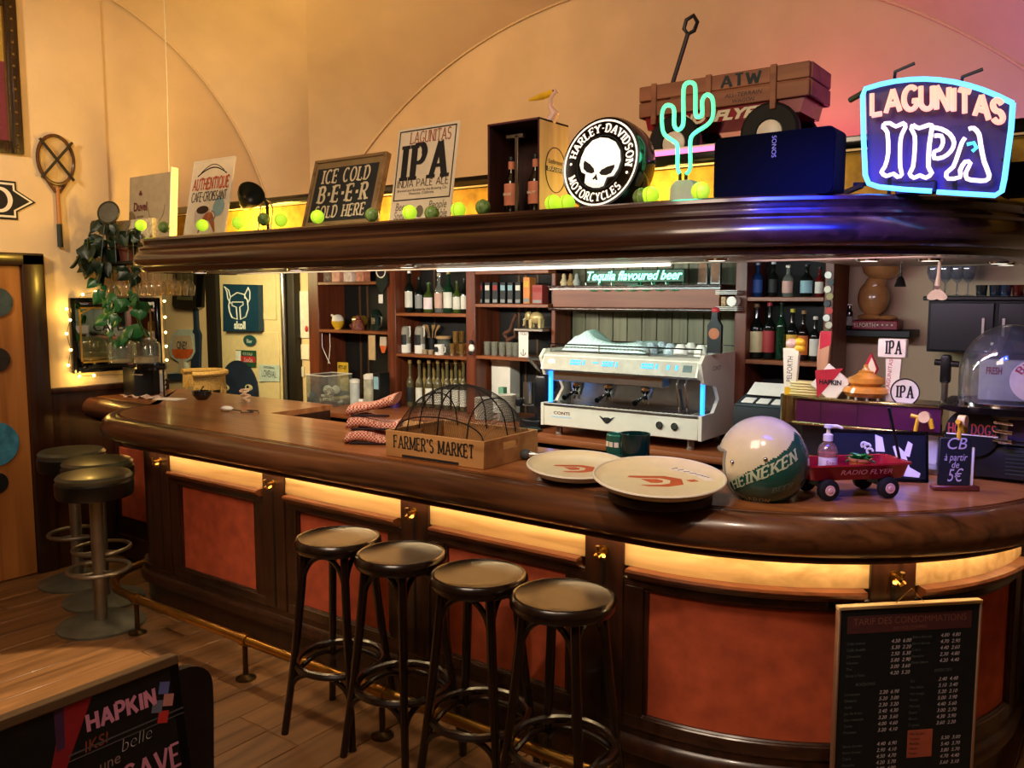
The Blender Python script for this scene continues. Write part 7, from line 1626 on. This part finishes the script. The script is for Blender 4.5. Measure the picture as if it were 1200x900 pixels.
# tea towel and upturned cups on the machine
TW = checked('pale_teal_towel', 'd8e4dc', 'b4ccca', 90)
rw_ = []
for j in range(15):
    r_ = []
    for i in range(27):
        u, v = i / 26, j / 14; x_ = xa + .06 + u * .50; y_ = ye + .08 + v * .30
        h = .055 + .03 * sin(u * 5 + v * 3) * sin(pi * u) + .055 * math.exp(-((u - .26) ** 2) / .004) * sin(pi * v) + .02 * sin(9 * u + 4 * v) * .5
        e = min(1, 9 * min(u, 1 - u), 7 * min(v, 1 - v)); r_.append((x_, y_, zcup + .004 + h * e ** .6))
    rw_.append(r_)
o = MB().grid(rw_).build('tea_towel', TW, ang=80); tag(o, 'pale blue green tea towel thrown over the cups on top of the coffee machine', 'towel')
cup = MB().lathe([(.036, 0), (.037, .004), (.033, .03), (.02, .05), (.018, .055), (0, .055)], 20)
cup.tube([(.034, 0, .018), (.052, 0, .02), (.05, 0, .038), (.026, 0, .042)], .0035, 6)
cupm = cup.mesh('upturned_cup', WHITE); cupd = cup.mesh('upturned_cup', mat('patterned_cup', 'a8b8bc', .4, var=.6, scale=120))
for i, (px_, y_, kk) in enumerate(((750, 4.1, 1), (763, 4.0, 1), (776, 4.12, 1), (768, 4.16, 0), (786, 3.98, 1), (798, 3.96, 0), (822, 3.94, 0), (810, 4.1, 0), (833, 4.08, 0))):
    p = wp(px_, 400, Y=y_); o = link('upturned_cup', (cupm, cupd)[kk], None, (p.x, y_, zcup), (0, 0, i * 1.3)); tag(o, ('white', 'patterned')[kk] + ' cup turned upside down on the coffee machine, ' + ORD[i] + ' from the left', 'cup', 'cups on the coffee machine')
p = wp(838, 402, Y=3.86); t = thing('dark_bottle_display', 'flat black bottle shaped display with round orange badge on the coffee machine', 'display', (p.x - .01, 3.88, ZC + zt_ + .03)); hh_ = wp(838, 366, Y=3.88).z - (ZC + zt_ + .03)
MB().prism([(-.035, 0), (.035, 0), (.035, hh_ * .68), (.016, hh_ * .82), (.014, hh_), (-.014, hh_), (-.016, hh_ * .82), (-.035, hh_ * .68)], -.012, .012).build('bottle_body', BLACK, t); MB().cyl((0, -.014, hh_ * .48), (0, -.012, hh_ * .48), .027, n=24).build('round_badge', mat('copper_badge', 'a05a34', .5), t)
MB().ball((0, 0, hh_ + .01), .018, 10, 8, (1.2, .8, .9)).build('red_top', mat('cola_red', 'b02a30', .5), t)
# green neon script above the mantel
za = wp(740, 323, Y=YP - .03)
ng = thing('green_neon_script', 'small green neon script sign reading Tequila flavoured beer above the mantel', 'neon sign', (za.x, YP - .02, zm1 + .015))
x0, x1 = wp(688, 325, Y=YP - .03).x - za.x, wp(799, 325, Y=YP - .03).x - za.x; zz = wp(740, 330, Y=YP - .03).z - (zm1 + .015)
MB().box(x0 - .01, x1 + .01, .0, .012, zz - .005, zz + .065, .004).build('backing', mat('neon_back_green', '10402c', .4), ng)
text('Tequila flavoured beer', .07, glow('mint_neon', '8cffd0', 2.2), ng, (0, -.012, zz + .01), shear=.35, width=(x1 - x0), bold=.0012, ext=.002)
TB = mat('green_tube_glass', '1a6a44', .2, coat=.5)
for k in range(7): xx = x0 + (x1 - x0) * (k + .5) / 7; MB().tube([(xx + .05 * cos(q * pi / 8), -.01, zz - .005 - .045 * sin(q * pi / 8)) for q in range(9)], .004, 6).build('return_tube', TB, ng)
MB().box(-.05, .05, -.02, .02, -.013, .012, .004).build('transformer', BLACK, ng); lamp('POINT', (za.x, YP - .12, zm1 + .06), None, .5, '60ffb8', .05, name='neon_script_glow')
for i, (px_, m_, lb) in enumerate(((661, mat('small_cream', 'c8b48c', .5), 'left small cream figurine on the mantel'), (669, mat('small_tan', '9a7a4a', .5), 'middle small tan figurine on the mantel'), (676, mat('small_grey', 'a8aca0', .5), 'right small grey figurine on the mantel'))):
    p = wp(px_, 330, Y=YI); o = MB().lathe([(0, 0), (.018, 0), (.024, .02), (.012, .045), (.014, .055), (.008, .07), (0, .072)], 14).build('mantel_figurine', m_, None, (p.x, YI, zm1 + .0145)); tag(o, lb, 'figurine')
for i, (px_, lb) in enumerate(((823, 'left'), (838, 'right'))):
    p = wp(px_, 330, Y=YI); h = wp(px_, 309, Y=YI).z - zm1; t = thing('small_picture', lb + ' small brown picture standing at the right end of the mantel', 'picture', (p.x, YI, zm1 + .0145)); MB().box(-.028, .028, 0, .01, 0, h, .002).build('frame', DARKW, t); MB().box(-.022, .022, -.001, 0, .01, h - .01).build('print', mat('brown_photo', '8a5a34', .5, var=.4), t)
# plates and cup stack on little shelves on the post
for k, py_ in enumerate((344, 363)):
    p = wp(855, py_, Y=YP - .05); t = thing('plate_rack', ('upper', 'lower')[k] + ' small white rack shelf on the post right of the mantel', 'shelf', (p.x, YP - .05, p.z)); 
    for q in range(3): MB().box(-.06, .055, -.04, .045, -.004 + q * .008, 0 + q * .008, .001).build('thin_plate', WHITE, t)
    if k: 
        t = thing('printed_cup', 'white printed cup lying on the lower small rack', 'cup', (p.x + .02, YP - .05, p.z + .0165)); MB().cyl((0, -.03, .026), (0, .03, .026), .025, n=18).build('cup_body', WHITE, t); MB().box(-.055, -.03, -.03, .02, 0, .05, .003).build('printed_side', mat('printed_beige', 'a88a64', .6, var=.5, scale=80), t)
# ------------------------------------------------------------------ first bay
zs = ZS['a330']
for i, (px_, wpx, pt_, m_, lb) in enumerate(((386, 12, 315, mat('photo_mug', 'b8a488', .5, var=.5, scale=40), 'printed beige box'), (399, 13, 315, mat('pink_box', 'd89a84', .5, var=.2, scale=30), 'salmon pink box'), (413, 14, 314, mat('red_white_box', 'e0c8bc', .5, var=.3, scale=30), 'white and red box'), (427, 12, 315, mat('orange_print_box', 'd88a6a', .5, var=.4, scale=30), 'orange printed box'))):
    pack(px_, pt_, wpx, m_, lb + ' on the top shelf of the left bay', None, zz=zs, name='small_box')
p = wp(447, 320, Y=YP - .03); t = thing('crest_sign', 'dark shield shaped sign with cream ribbon hanging on the first cabinet post', 'sign', (p.x, YP - .03, p.z))
zq = wp(447, 345, Y=YP - .03).z - p.z
MB().prism([(-.05, .0), (.05, 0), (.055, zq * .5), (0, zq), (-.055, zq * .5)], -.0, .012).build('shield', mat('dark_green_shield', '14201c', .4), t); MB().cyl((0, -.006, .012), (0, .004, .012), .036, n=24).build('roundel', mat('plum_roundel', '2a1a24', .4), t); MB().tube([(.042 * cos(q * pi / 12), -.006, .012 + .042 * sin(q * pi / 12)) for q in range(24)], .005, 6, closed=True).build('roundel_ring', CREAM, t)
MB().box(-.028, .012, -.005, .0, zq - .06, zq + .0, .002).build('white_tag', PAPER, t)
zs = ZS['a387']
p = wp(396, 380, Y=YI - .03); t = thing('yellow_bank', 'round yellow and white ball shaped bank with small snout on the left bay shelf', 'ornament', (p.x, YI - .03, zs + .0005)); r = .046
MB().lathe([(0, 0), (.024, 0), (.024, .012), (.03, .016)], 20).build('base', MATS['yellow_beak'], t); MB().lathe([(.03, .014), (r, .045), (r * .98, .06)], 22).build('lower_half', MATS['yellow_beak'], t); MB().lathe([(r * .98, .06), (r * .85, .085), (r * .5, .103), (0, .108)], 22).build('upper_half', WHITE, t); MB().tube([(-.03, -.01, .09), (-.05, -.015, .105)], [.012, .008], 8).build('snout', WHITE, t)
p = wp(416, 380, Y=YI); t = thing('amber_mug', 'tipped amber glass mug behind the figurine on the left bay shelf', 'mug', (p.x - .02, YI + .06, zs + .0005)); MB().cyl((-.04, 0, .06), (.05, 0, .065), .036, n=20).build('mug_body', mat('amber_glass_mug', '8a6a24', .15, coat=.4), t); MB().box(-.03, .03, -.02, .02, 0, .03).build('stand', BLACK, t)
p = wp(420, 385, Y=YI - .04); t = thing('brown_figurine', 'mottled brown seated figurine on the left bay shelf', 'figurine', (p.x, YI - .04, zs + .0005)); BM = mat('mottled_brown', '7a3a2a', .5, var=.8, scale=60); MB().lathe([(0, 0), (.045, 0), (.048, .02), (.036, .05), (.03, .07), (.02, .076)], 16).build('body', BM, t); MB().ball((0, 0, .088), .02, 12, 8).build('head', BM, t); MB().tube([(-.03, -.01, .05), (-.05, -.03, .03), (-.02, -.045, .02)], .009, 6).build('arm', BM, t)
p = wp(441, 380, Y=YI - .02); t = thing('dark_tankard', 'dark green and silver tankard at the right of the left bay shelf', 'tankard', (p.x, YI - .02, zs + .0005)); zt = wp(441, 362, Y=YI).z - zs
MB().lathe([(0, 0), (.04, 0), (.044, .012), (.036, zt * .5), (.042, zt * .75), (.024, zt * .95), (0, zt)], 20).build('tankard_body', mat('dark_green_enamel', '14241c', .2, coat=.4), t); MB().tube([(.036, -.01, zt * .7), (.066, -.012, zt * .6), (.06, -.012, zt * .25), (.036, -.01, zt * .15)], .006, 8).build('handle', STEEL, t); MB().box(-.004, .03, -.046, -.04, zt * .3, zt * .6, .002).build('silver_badge', STEEL, t)
# things hanging below that shelf
p = wp(436, 422, Y=YP + .02); t = thing('hanging_board', 'beige hanging board below the left bay shelf', 'board', (p.x, YP + .02, p.z)); zt = wp(436, 393, Y=YP + .02).z - p.z; MB().box(-.035, .028, 0, .01, 0, zt, .002).build('board', mat('beige_board', 'c8a878', .6), t)
p = wp(450, 412, Y=YP + .03); t = thing('mini_goblet_sign', 'small goblet shaped beer sign beside the hanging board', 'sign', (p.x - .012, YP + .035, p.z - .01)); MB().prism([(-.03, .11), (.028, .11), (.03, .05), (-.034, .05)], 0, .008).build('glass_top', mat('goblet_cream', 'c8b49a'), t); MB().prism([(-.034, .05), (.03, .05), (.01, .0), (-.014, .0)], 0, .008).build('beer', MATS['amber_beer'], t)
p = wp(392, 443, Y=4.22); t = thing('yellow_plate_sign', 'yellow licence plate sign lettered PTT-07 behind the clear crate', 'sign', (p.x, 4.30, p.z - .10)); zt = wp(392, 424, Y=4.30).z - (p.z - .10)
MB().box(-.058, .058, 0, .004, 0, zt, .002).build('plate', mat('plate_yellow', 'd8b030', .5), t); text('PTT-07', .04, INK, t, (0, -.001, zt - .052), width=.085, bold=.001)
p = wp(386, 470, Y=3.98)
zcr = wp(386, 441, Y=3.9).z - ZC
t = thing('clear_crate', 'clear plastic crate of white bulbs and odds and ends on the back counter', 'crate', (p.x - .02, 4.0, ZC + .0005)); wc_ = .20; CP = glassy('clear_plastic', 'eef2ee', .14)
for x0, x1, y0, y1 in ((-wc_ / 2, wc_ / 2, -.12, -.117), (-wc_ / 2, wc_ / 2, .117, .12), (-wc_ / 2, -wc_ / 2 + .003, -.117, .117), (wc_ / 2 - .003, wc_ / 2, -.117, .117)): MB().box(x0, x1, y0, y1, 0, zcr).build('wall', CP, t)
MB().box(-wc_ / 2, wc_ / 2, -.12, .12, 0, .003).build('bottom', CP, t); MB().tube([(-wc_ / 2, -.12, zcr), (wc_ / 2, -.12, zcr), (wc_ / 2, .12, zcr), (-wc_ / 2, .12, zcr)], .003, 6, closed=True).build('rim', WHITE, t)
rb = random.Random(2)
for k, (dx, dy, dz, r) in enumerate(((-.04, .02, .10, .032), (.055, -.05, .09, .036), (.0, .06, .1, .03))):
    o = MB().ball((0, 0, 0), r, 16, 10).build('bulb_glass', (WHITE, glassy('bulb_clear', 'f0e8dc', .3), WHITE)[k], None, (p.x - .02 + dx, 4.0 + dy, ZC + dz)); tag(o, ('white globe bulb at the left inside the clear crate', 'clear globe bulb at the right inside the clear crate', 'white globe bulb at the back inside the clear crate')[k], 'bulb')
for k in range(5):
    xx, yy = p.x - .02 + rb.uniform(-.05, .05), 4.0 + rb.uniform(-.08, .06); o = MB().tube([(-.035, 0, .012), (0, .01, .016), (.035, -.005, .012)], [.010, .012, .007], 8).build('white_tool', WHITE, None, (xx, yy, ZC + .006 + .011 * k)); o.rotation_euler = (0, 0, rb.uniform(-1, 1)); tag(o, 'white plastic utensil, ' + ORD[k] + ' from the bottom of the heap in the clear crate', 'utensil')
for (px_, y_, rr_, pt_, m_, lb, cp) in ((416, 4.10, .035, 444, mat('frosted_jar', 'b8bcb4', .4), 'frosted plastic jar right of the clear crate', WHITE), (434, 4.12, .045, 438, mat('cloudy_jar', 'a8a48c', .4, var=.3), 'cloudy jar with crumpled white cloth on top', PAPER)):
    q = wp(px_, 460, Y=y_); h = wp(px_, pt_, Y=y_).z - ZC; t = thing('storage_jar', lb, 'jar', (q.x, y_, ZC + .0005)); MB().lathe([(0, 0), (rr_, 0), (rr_, h * .8), (rr_ * .9, h * .84), (0, h * .84)], 22).build('jar_body', m_, t); MB().lathe([(0, h * .84), (rr_ * 1.03, h * .84), (rr_ * 1.03, h * .96), (rr_ * .6, h), (0, h)], 12).build('lid', cp, t)
q = wp(423, 465, Y=4.0); t = thing('red_label_jar', 'small jar with red label before the frosted jar', 'jar', (q.x, 4.0, ZC + .0005)); MB().lathe([(0, 0), (.022, 0), (.022, .05), (.018, .06), (0, .06)], 18).build('jar_body', WHITE, t); MB().lathe([(.0225, .006), (.0225, .04)], 14, a0=radians(180), a1=radians(360)).build('label', mat('coral_label', 'c8604a', .5), t)
q = wp(449, 460, Y=4.08); t = thing('black_carton', 'black carton with pale printing left of the cabinet post', 'box', (q.x - .015, 4.08, ZC + .0005)); h = wp(449, 437, Y=4.08).z - ZC; MB().box(-.03, .03, -.05, .05, 0, h, .002).build('carton', BLACK, t); MB().box(-.022, .022, -.0512, -.05, h * .55, h * .9).build('label', LAB['teal'], t)
q = wp(356, 462, Y=3.95); t = thing('blue_gadget', 'small blue and black gadget at the left end of the back counter', 'gadget', (q.x + .02, 4.02, ZC + .0005)); MB().box(-.035, .03, -.03, .03, 0, .04, .006).build('base', BLACK, t); MB().ball((-.005, 0, .055), .026, 14, 9, (1.1, .9, .9)).build('blue_cap', mat('bright_blue', '1c4a8a', .3), t)
# wall pieces between door and cabinet
for (x0, y0, x1, y1, m_, nm, lb, cat) in ((351, 341, 361, 396, mat('wall_white', 'd8dcd8', .5), 'wall_panel', 'tall narrow white wall panel between the door and the first cabinet post', 'panel'), (351, 404, 362, 421, PAPER, 'wall_note', 'white paper note under the narrow wall panel', 'note'), (347, 430, 356, 441, WHITE, 'light_switch', 'square white light switch beside the door frame', 'switch')):
    a_, c_ = wp(x0, y1, Y=YB - .01), wp(x1, y0, Y=YB - .01); t = thing(nm, lb, cat, ((a_.x + c_.x) / 2, YB, a_.z)); w_ = (c_.x - a_.x); h = c_.z - a_.z; MB().box(-w_ / 2, w_ / 2, -.012, 0, 0, h, .003).build('plate', m_, t)
    if nm == 'light_switch': MB().box(-w_ * .2, w_ * .2, -.016, -.012, h * .2, h * .8, .002).build('rocker', PAPER, t)
    if nm == 'wall_panel': MB().ball((w_ * .3, -.015, h * .2), .02, 8, 6, (1, .4, 1.3)).build('red_tag', MATS['cola_red'], t)
b = MB(); p0 = Vector((posts[0][1] + .01, YP + .02, ZS['a387'] - .03)); t = thing('white_cable', 'white cable looping down from the left bay shelf to the counter', 'cable', tuple(p0))
MB().tube([(0, 0, 0), (.0, 0, -.1), (.05, 0, -.18), (.08, 0, -.22)], .003, 6).build('cable', WHITE, t); MB().tube([(.06, 0.02, 0), (.085, 0, -.09), (.075, 0, -.16), (.06, 0, -.22)], .003, 6).build('cable', WHITE, t)
# ------------------------------------------------------------------ right of the bottle bay
a_, c_ = wp(975, 391, Y=YB), wp(1072, 391, Y=YB - .2)
ysh = YB - .12
zsh = wp(1030, 386, Y=ysh).z
x0, x1 = wp(972, 390, Y=ysh).x, wp(1072, 390, Y=ysh).x
t = thing('wall_shelf', 'short black wall shelf holding the ochre bird statue', 'shelf', ((x0 + x1) / 2, YB, zsh)); MB().box((x0 - x1) / 2, (x1 - x0) / 2, -.22, 0, -.035, 0, .004).build('board', BLACK, t)
for sx in (-.4, .4): MB().prism([(-.0, -.035), (-.15, -.035), (0, -.16)], sx * (x1 - x0) - .008, sx * (x1 - x0) + .008).xf(Matrix.Rotation(0, 4, 'Z')).build('bracket', BLACK, t) if False else None
p = wp(1028, 380, Y=ysh); hb_ = wp(1030, 308, Y=ysh).z - zsh
t = thing('ochre_bird_statue', 'large glossy ochre bird statue with bowl shaped head on a red lettered base', 'statue', (p.x, ysh - .01, zsh + .0005)); OCH = mat('ochre_glaze', 'b8804c', .25, var=.18, coat=.5)
bw_ = wp(1058, 380, Y=ysh).x - wp(1003, 380, Y=ysh).x
MB().box(-bw_ / 2, bw_ / 2, -.06, .06, 0, .045, .004).build('base', mat('crimson_base', '8a1430', .4), t); text('PELFORTH', .03, CREAM, t, (-bw_ * .22, -.061, .012), width=bw_ * .5); 
for k in range(4): MB().ball((bw_ * (.08 + .1 * k), -.061, .024), .005, 8, 6, (1, .4, 1)).build('stud', CREAM, t)
z1 = .045
b = MB().ball((-.02, 0, z1 + .11), .072, 20, 12, (1.05, .9, 1.3)); b.build('body', OCH, t); MB().tube(smoothpts([Vector(q) for q in ((-.02, 0, z1 + .16), (-.005, 0, z1 + .2), (0, 0, z1 + .22))]), [.05, .05, .048, .044, .04, .04, .045][:7], 14).build('neck', OCH, t)
MB().lathe([(0, z1 + .2), (.05, z1 + .205), (.085, z1 + .235), (.10, z1 + .28), (.094, z1 + .28), (.07, z1 + .245), (0, z1 + .225)], 28, (.015, 0, 0)).build('bowl_head', OCH, t)
MB().ball((-.03, -.01, z1 + .016), .045, 14, 8, (1.4, 1, .4)).build('foot', OCH, t); MB().ball((.05, -.01, z1 + .014), .035, 14, 8, (1.4, 1, .4)).build('foot', OCH, t); MB().tube([(-.03, 0, z1 + .02), (-.035, 0, z1 + .07)], [.02, .03], 10).build('leg', OCH, t)
for i, px_ in enumerate((982, 988, 995)):
    p = wp(px_, 380, Y=ysh - .08); bottle('sample_bottle', 'small dark bottle with pale cap, ' + ORD[i] + ' from the left beside the bird statue', wp(px_, 356, Y=ysh - .08).z - zsh, .016, .009, .66, .78, G['dark'], LAB['grey'], mat('cap_d8d4c8', 'd8d4c8'), .15, .5, group='small bottles by the bird statue', loc=(p.x, ysh - .08, zsh + .0005))
# dark wall cabinet with glasses on top
yc = YB - .26
x0, x1 = wp(1087, 380, Y=yc).x, wp(1205, 380, Y=yc).x + .15; z0, z1 = wp(1090, 412, Y=yc).z, wp(1100, 347, Y=yc).z
t = thing('wall_cabinet', 'wide black wall cabinet with glasses on its top behind the snack machine', 'cabinet', ((x0 + x1) / 2, YB, z0)); hw_ = (x1 - x0) / 2
MB().box(-hw_, hw_, yc - YB, 0, 0, z1 - z0 - .02, .003).build('body', mat('cabinet_black', '0a1016', .5), t); MB().box(-hw_ - .02, hw_, yc - YB - .03, 0, z1 - z0 - .02, z1 - z0, .004).build('top_board', BLACK, t)
for k in range(2): d_ = MB().box(-hw_ + .01 + k * hw_, -hw_ - .005 + (k + 1) * hw_, yc - YB - .014, yc - YB - .0, .008, z1 - z0 - .03, .003).build('door', mat('cabinet_door_black', '0c141a', .35), t); MB().box(-hw_ + (hw_ - .05 if k == 0 else hw_ + .03), -hw_ + (hw_ - .04 if k == 0 else hw_ + .04), yc - YB - .026, yc - YB - .014, .08, .16).build('handle', STEEL, d_)
stg = MB().lathe([(.028, 0), (.03, .002), (.004, .008), (.004, .06), (.024, .08), (.034, .11), (.032, .14), (.030, .14), (.032, .11), (.022, .083), (0, .075)], 16).mesh('stemmed_glass', glassy('bar_glass', 'e0e4f0', .22), ang=60)
for i, px_ in enumerate((1094, 1107, 1121, 1134)):
    p = wp(px_, 345, Y=yc + .08); o = link('stemmed_glass', stg, None, (p.x, yc + .08, z1 + .0005)); tag(o, 'clear stemmed glass, ' + ORD[i] + ' from the left on top of the black wall cabinet', 'glass', 'stemmed glasses on the wall cabinet')
smt = MB().lathe([(0, 0), (.022, 0), (.026, .05), (.024, .05), (.02, .005), (0, .005)], 14)
for i, (px_, c_) in enumerate(((1150, '4a6a7a'), (1166, '3a6a8a'), (1178, '2a6aa8'), (1193, 'b02a3a'))):
    p = wp(px_, 345, Y=yc + .08); o = smt.build('tea_light_glass', glassy('tealight_' + c_, c_, .5), None, (p.x, yc + .08, z1 + .0005)) if i == 0 else link('tea_light_glass', smt.mesh('tea_light_glass', glassy('tealight_' + c_, c_, .5)), None, (p.x, yc + .08, z1 + .0005)); tag(o, ('smoky', 'grey blue', 'blue', 'red')[i] + ' tea light glass on top of the black wall cabinet', 'glass')
# hanging spoon and bell under the canopy
p = wp(1098, 352, Y=3.62); t = thing('wooden_spoon_hanging', 'large pale heart shaped wooden spoon hanging under the canopy', 'spoon', (p.x, 3.62, p.z)); zt = 1.83 - p.z; SPN = mat('pale_spoon', 'd0b898', .6)
pr = []
for k in range(25):
    a = 2 * pi * k / 24; pr.append((.036 * (sin(a) ** 3) * 1.0, .032 + .030 * (cos(a) * -.8 + .28 * cos(2 * a) * 1 + .1 * cos(3 * a))))
b = MB().prism([(x, z - .012) for x, z in pr][:-1], -.004, .004); b.build('heart_bowl', SPN, t); MB().tube([(0, 0, .055), (.002, 0, .1), (.003, 0, zt)], [.012, .007, .006], 8).build('handle', SPN, t); MB().cyl((0, -.006, .052), (0, -.004, .052), .011, n=14).build('round_stamp', mat('spoon_brown', '6a4a34', .6), t)
p = wp(1055, 336, Y=3.60); t = thing('hanging_bell', 'small black hand bell hanging under the canopy left of the wooden spoon', 'bell', (p.x, 3.60, p.z)); zt = 1.83 - p.z; MB().lathe([(.022, 0), (.02, .008), (.013, .03), (.006, .04), (0, .042)], 18).build('bell', BLACKG, t); MB().tube([(0, 0, .04), (0, 0, zt)], [.004, .003], 8).build('handle', BLACK, t)
# black tap lever and card terminal, cash register
p = wp(1108, 440, Y=3.62); t = thing('black_tap', 'black lever tap on a slim column behind the snack machine', 'tap', (p.x, 3.62, ZB + .001)); zt = wp(1108, 416, Y=3.62).z - ZB
MB().cyl((0, 0, 0), (0, 0, zt - .07), .012, n=12).lathe([(0, 0), (.04, 0), (.04, .01), (0, .014)], 20).build('column', STEEL, t); MB().box(-.018, .018, -.02, .02, zt - .11, zt, .01).build('lever', BLACK, t); MB().tube([(-.04, 0, zt - .03), (.045, 0, zt - .035)], .012, 10).build('cross_handle', BLACK, t)
p = wp(897, 478, Y=3.80); t = thing('cash_register', 'dark cash register with white receipt paper and keys between machine and beer tower', 'register', (p.x, 3.84, ZC + .0005)); zr0 = wp(897, 470, Y=3.8).z - ZC
MB().box(-.13, .13, -.10, .14, 0, max(.05, zr0 - .02), .008).build('body', mat('register_dark', '161c20', .5), t); b = MB().box(-.125, .125, -.1, .1, 0, .02, .004).xf(Matrix.Translation((0, 0, max(.05, zr0 - .02) + .01)) @ Matrix.Rotation(.25, 4, 'X')); b.build('keyboard', mat('register_grey', '2a3438', .5), t)
for k in range(3): b = MB().box(-.10 + k * .07, -.045 + k * .07, -.08, -.02, .02, .026, .002).xf(Matrix.Translation((0, 0, max(.05, zr0 - .02) + .01)) @ Matrix.Rotation(.25, 4, 'X')); b.build('key_block', PAPER, t)
b = MB().box(-.1, .07, .0, .11, .022, .026, .001).xf(Matrix.Translation((0, 0, max(.05, zr0 - .02) + .02)) @ Matrix.Rotation(.45, 4, 'X')); b.build('receipt', PAPER, t)
MB().box(-.19, -.135, -.05, .05, 0, .06, .004).build('blue_box', mat('navy_box', '141e34', .5), t)
p = wp(907, 448, Y=YI); t = thing('small_wooden_box', 'small open reddish wooden drawer box on the counter under the right bottle shelf', 'box', (p.x, YI, ZC + .0005)); b = MB().box(-.06, .06, -.06, -.05, .0, .09, .002).box(-.06, .06, .05, .06, 0, .09, .002).box(-.06, -.05, -.05, .05, 0, .09).box(.05, .06, -.05, .05, 0, .09).box(-.05, .05, -.05, .05, 0, .008); b.build('box', REDW, t); MB().ball((0, -.064, .045), .007, 8, 6).build('knob', BLACK, t)
for i in range(3):
    pass
# keg at the right edge
p = wp(1213, 862, Z=0); t = thing('steel_keg', 'steel beer keg standing on the floor at the right edge behind the bar end', 'keg', (p.x + .16, p.y + .14, 0)); MB().lathe([(0, .02), (.17, .02), (.18, 0), (.19, 0), (.19, .06), (.195, .1), (.185, .16), (.195, .22), (.195, .3), (.185, .36), (.19, .42), (.19, .48), (.18, .48), (.175, .44), (0, .43)], 36).build('keg_body', STEEL, t); MB().lathe([(0, .43), (.03, .43), (.03, .46), (0, .462)], 14).build('valve', BRASS, t)
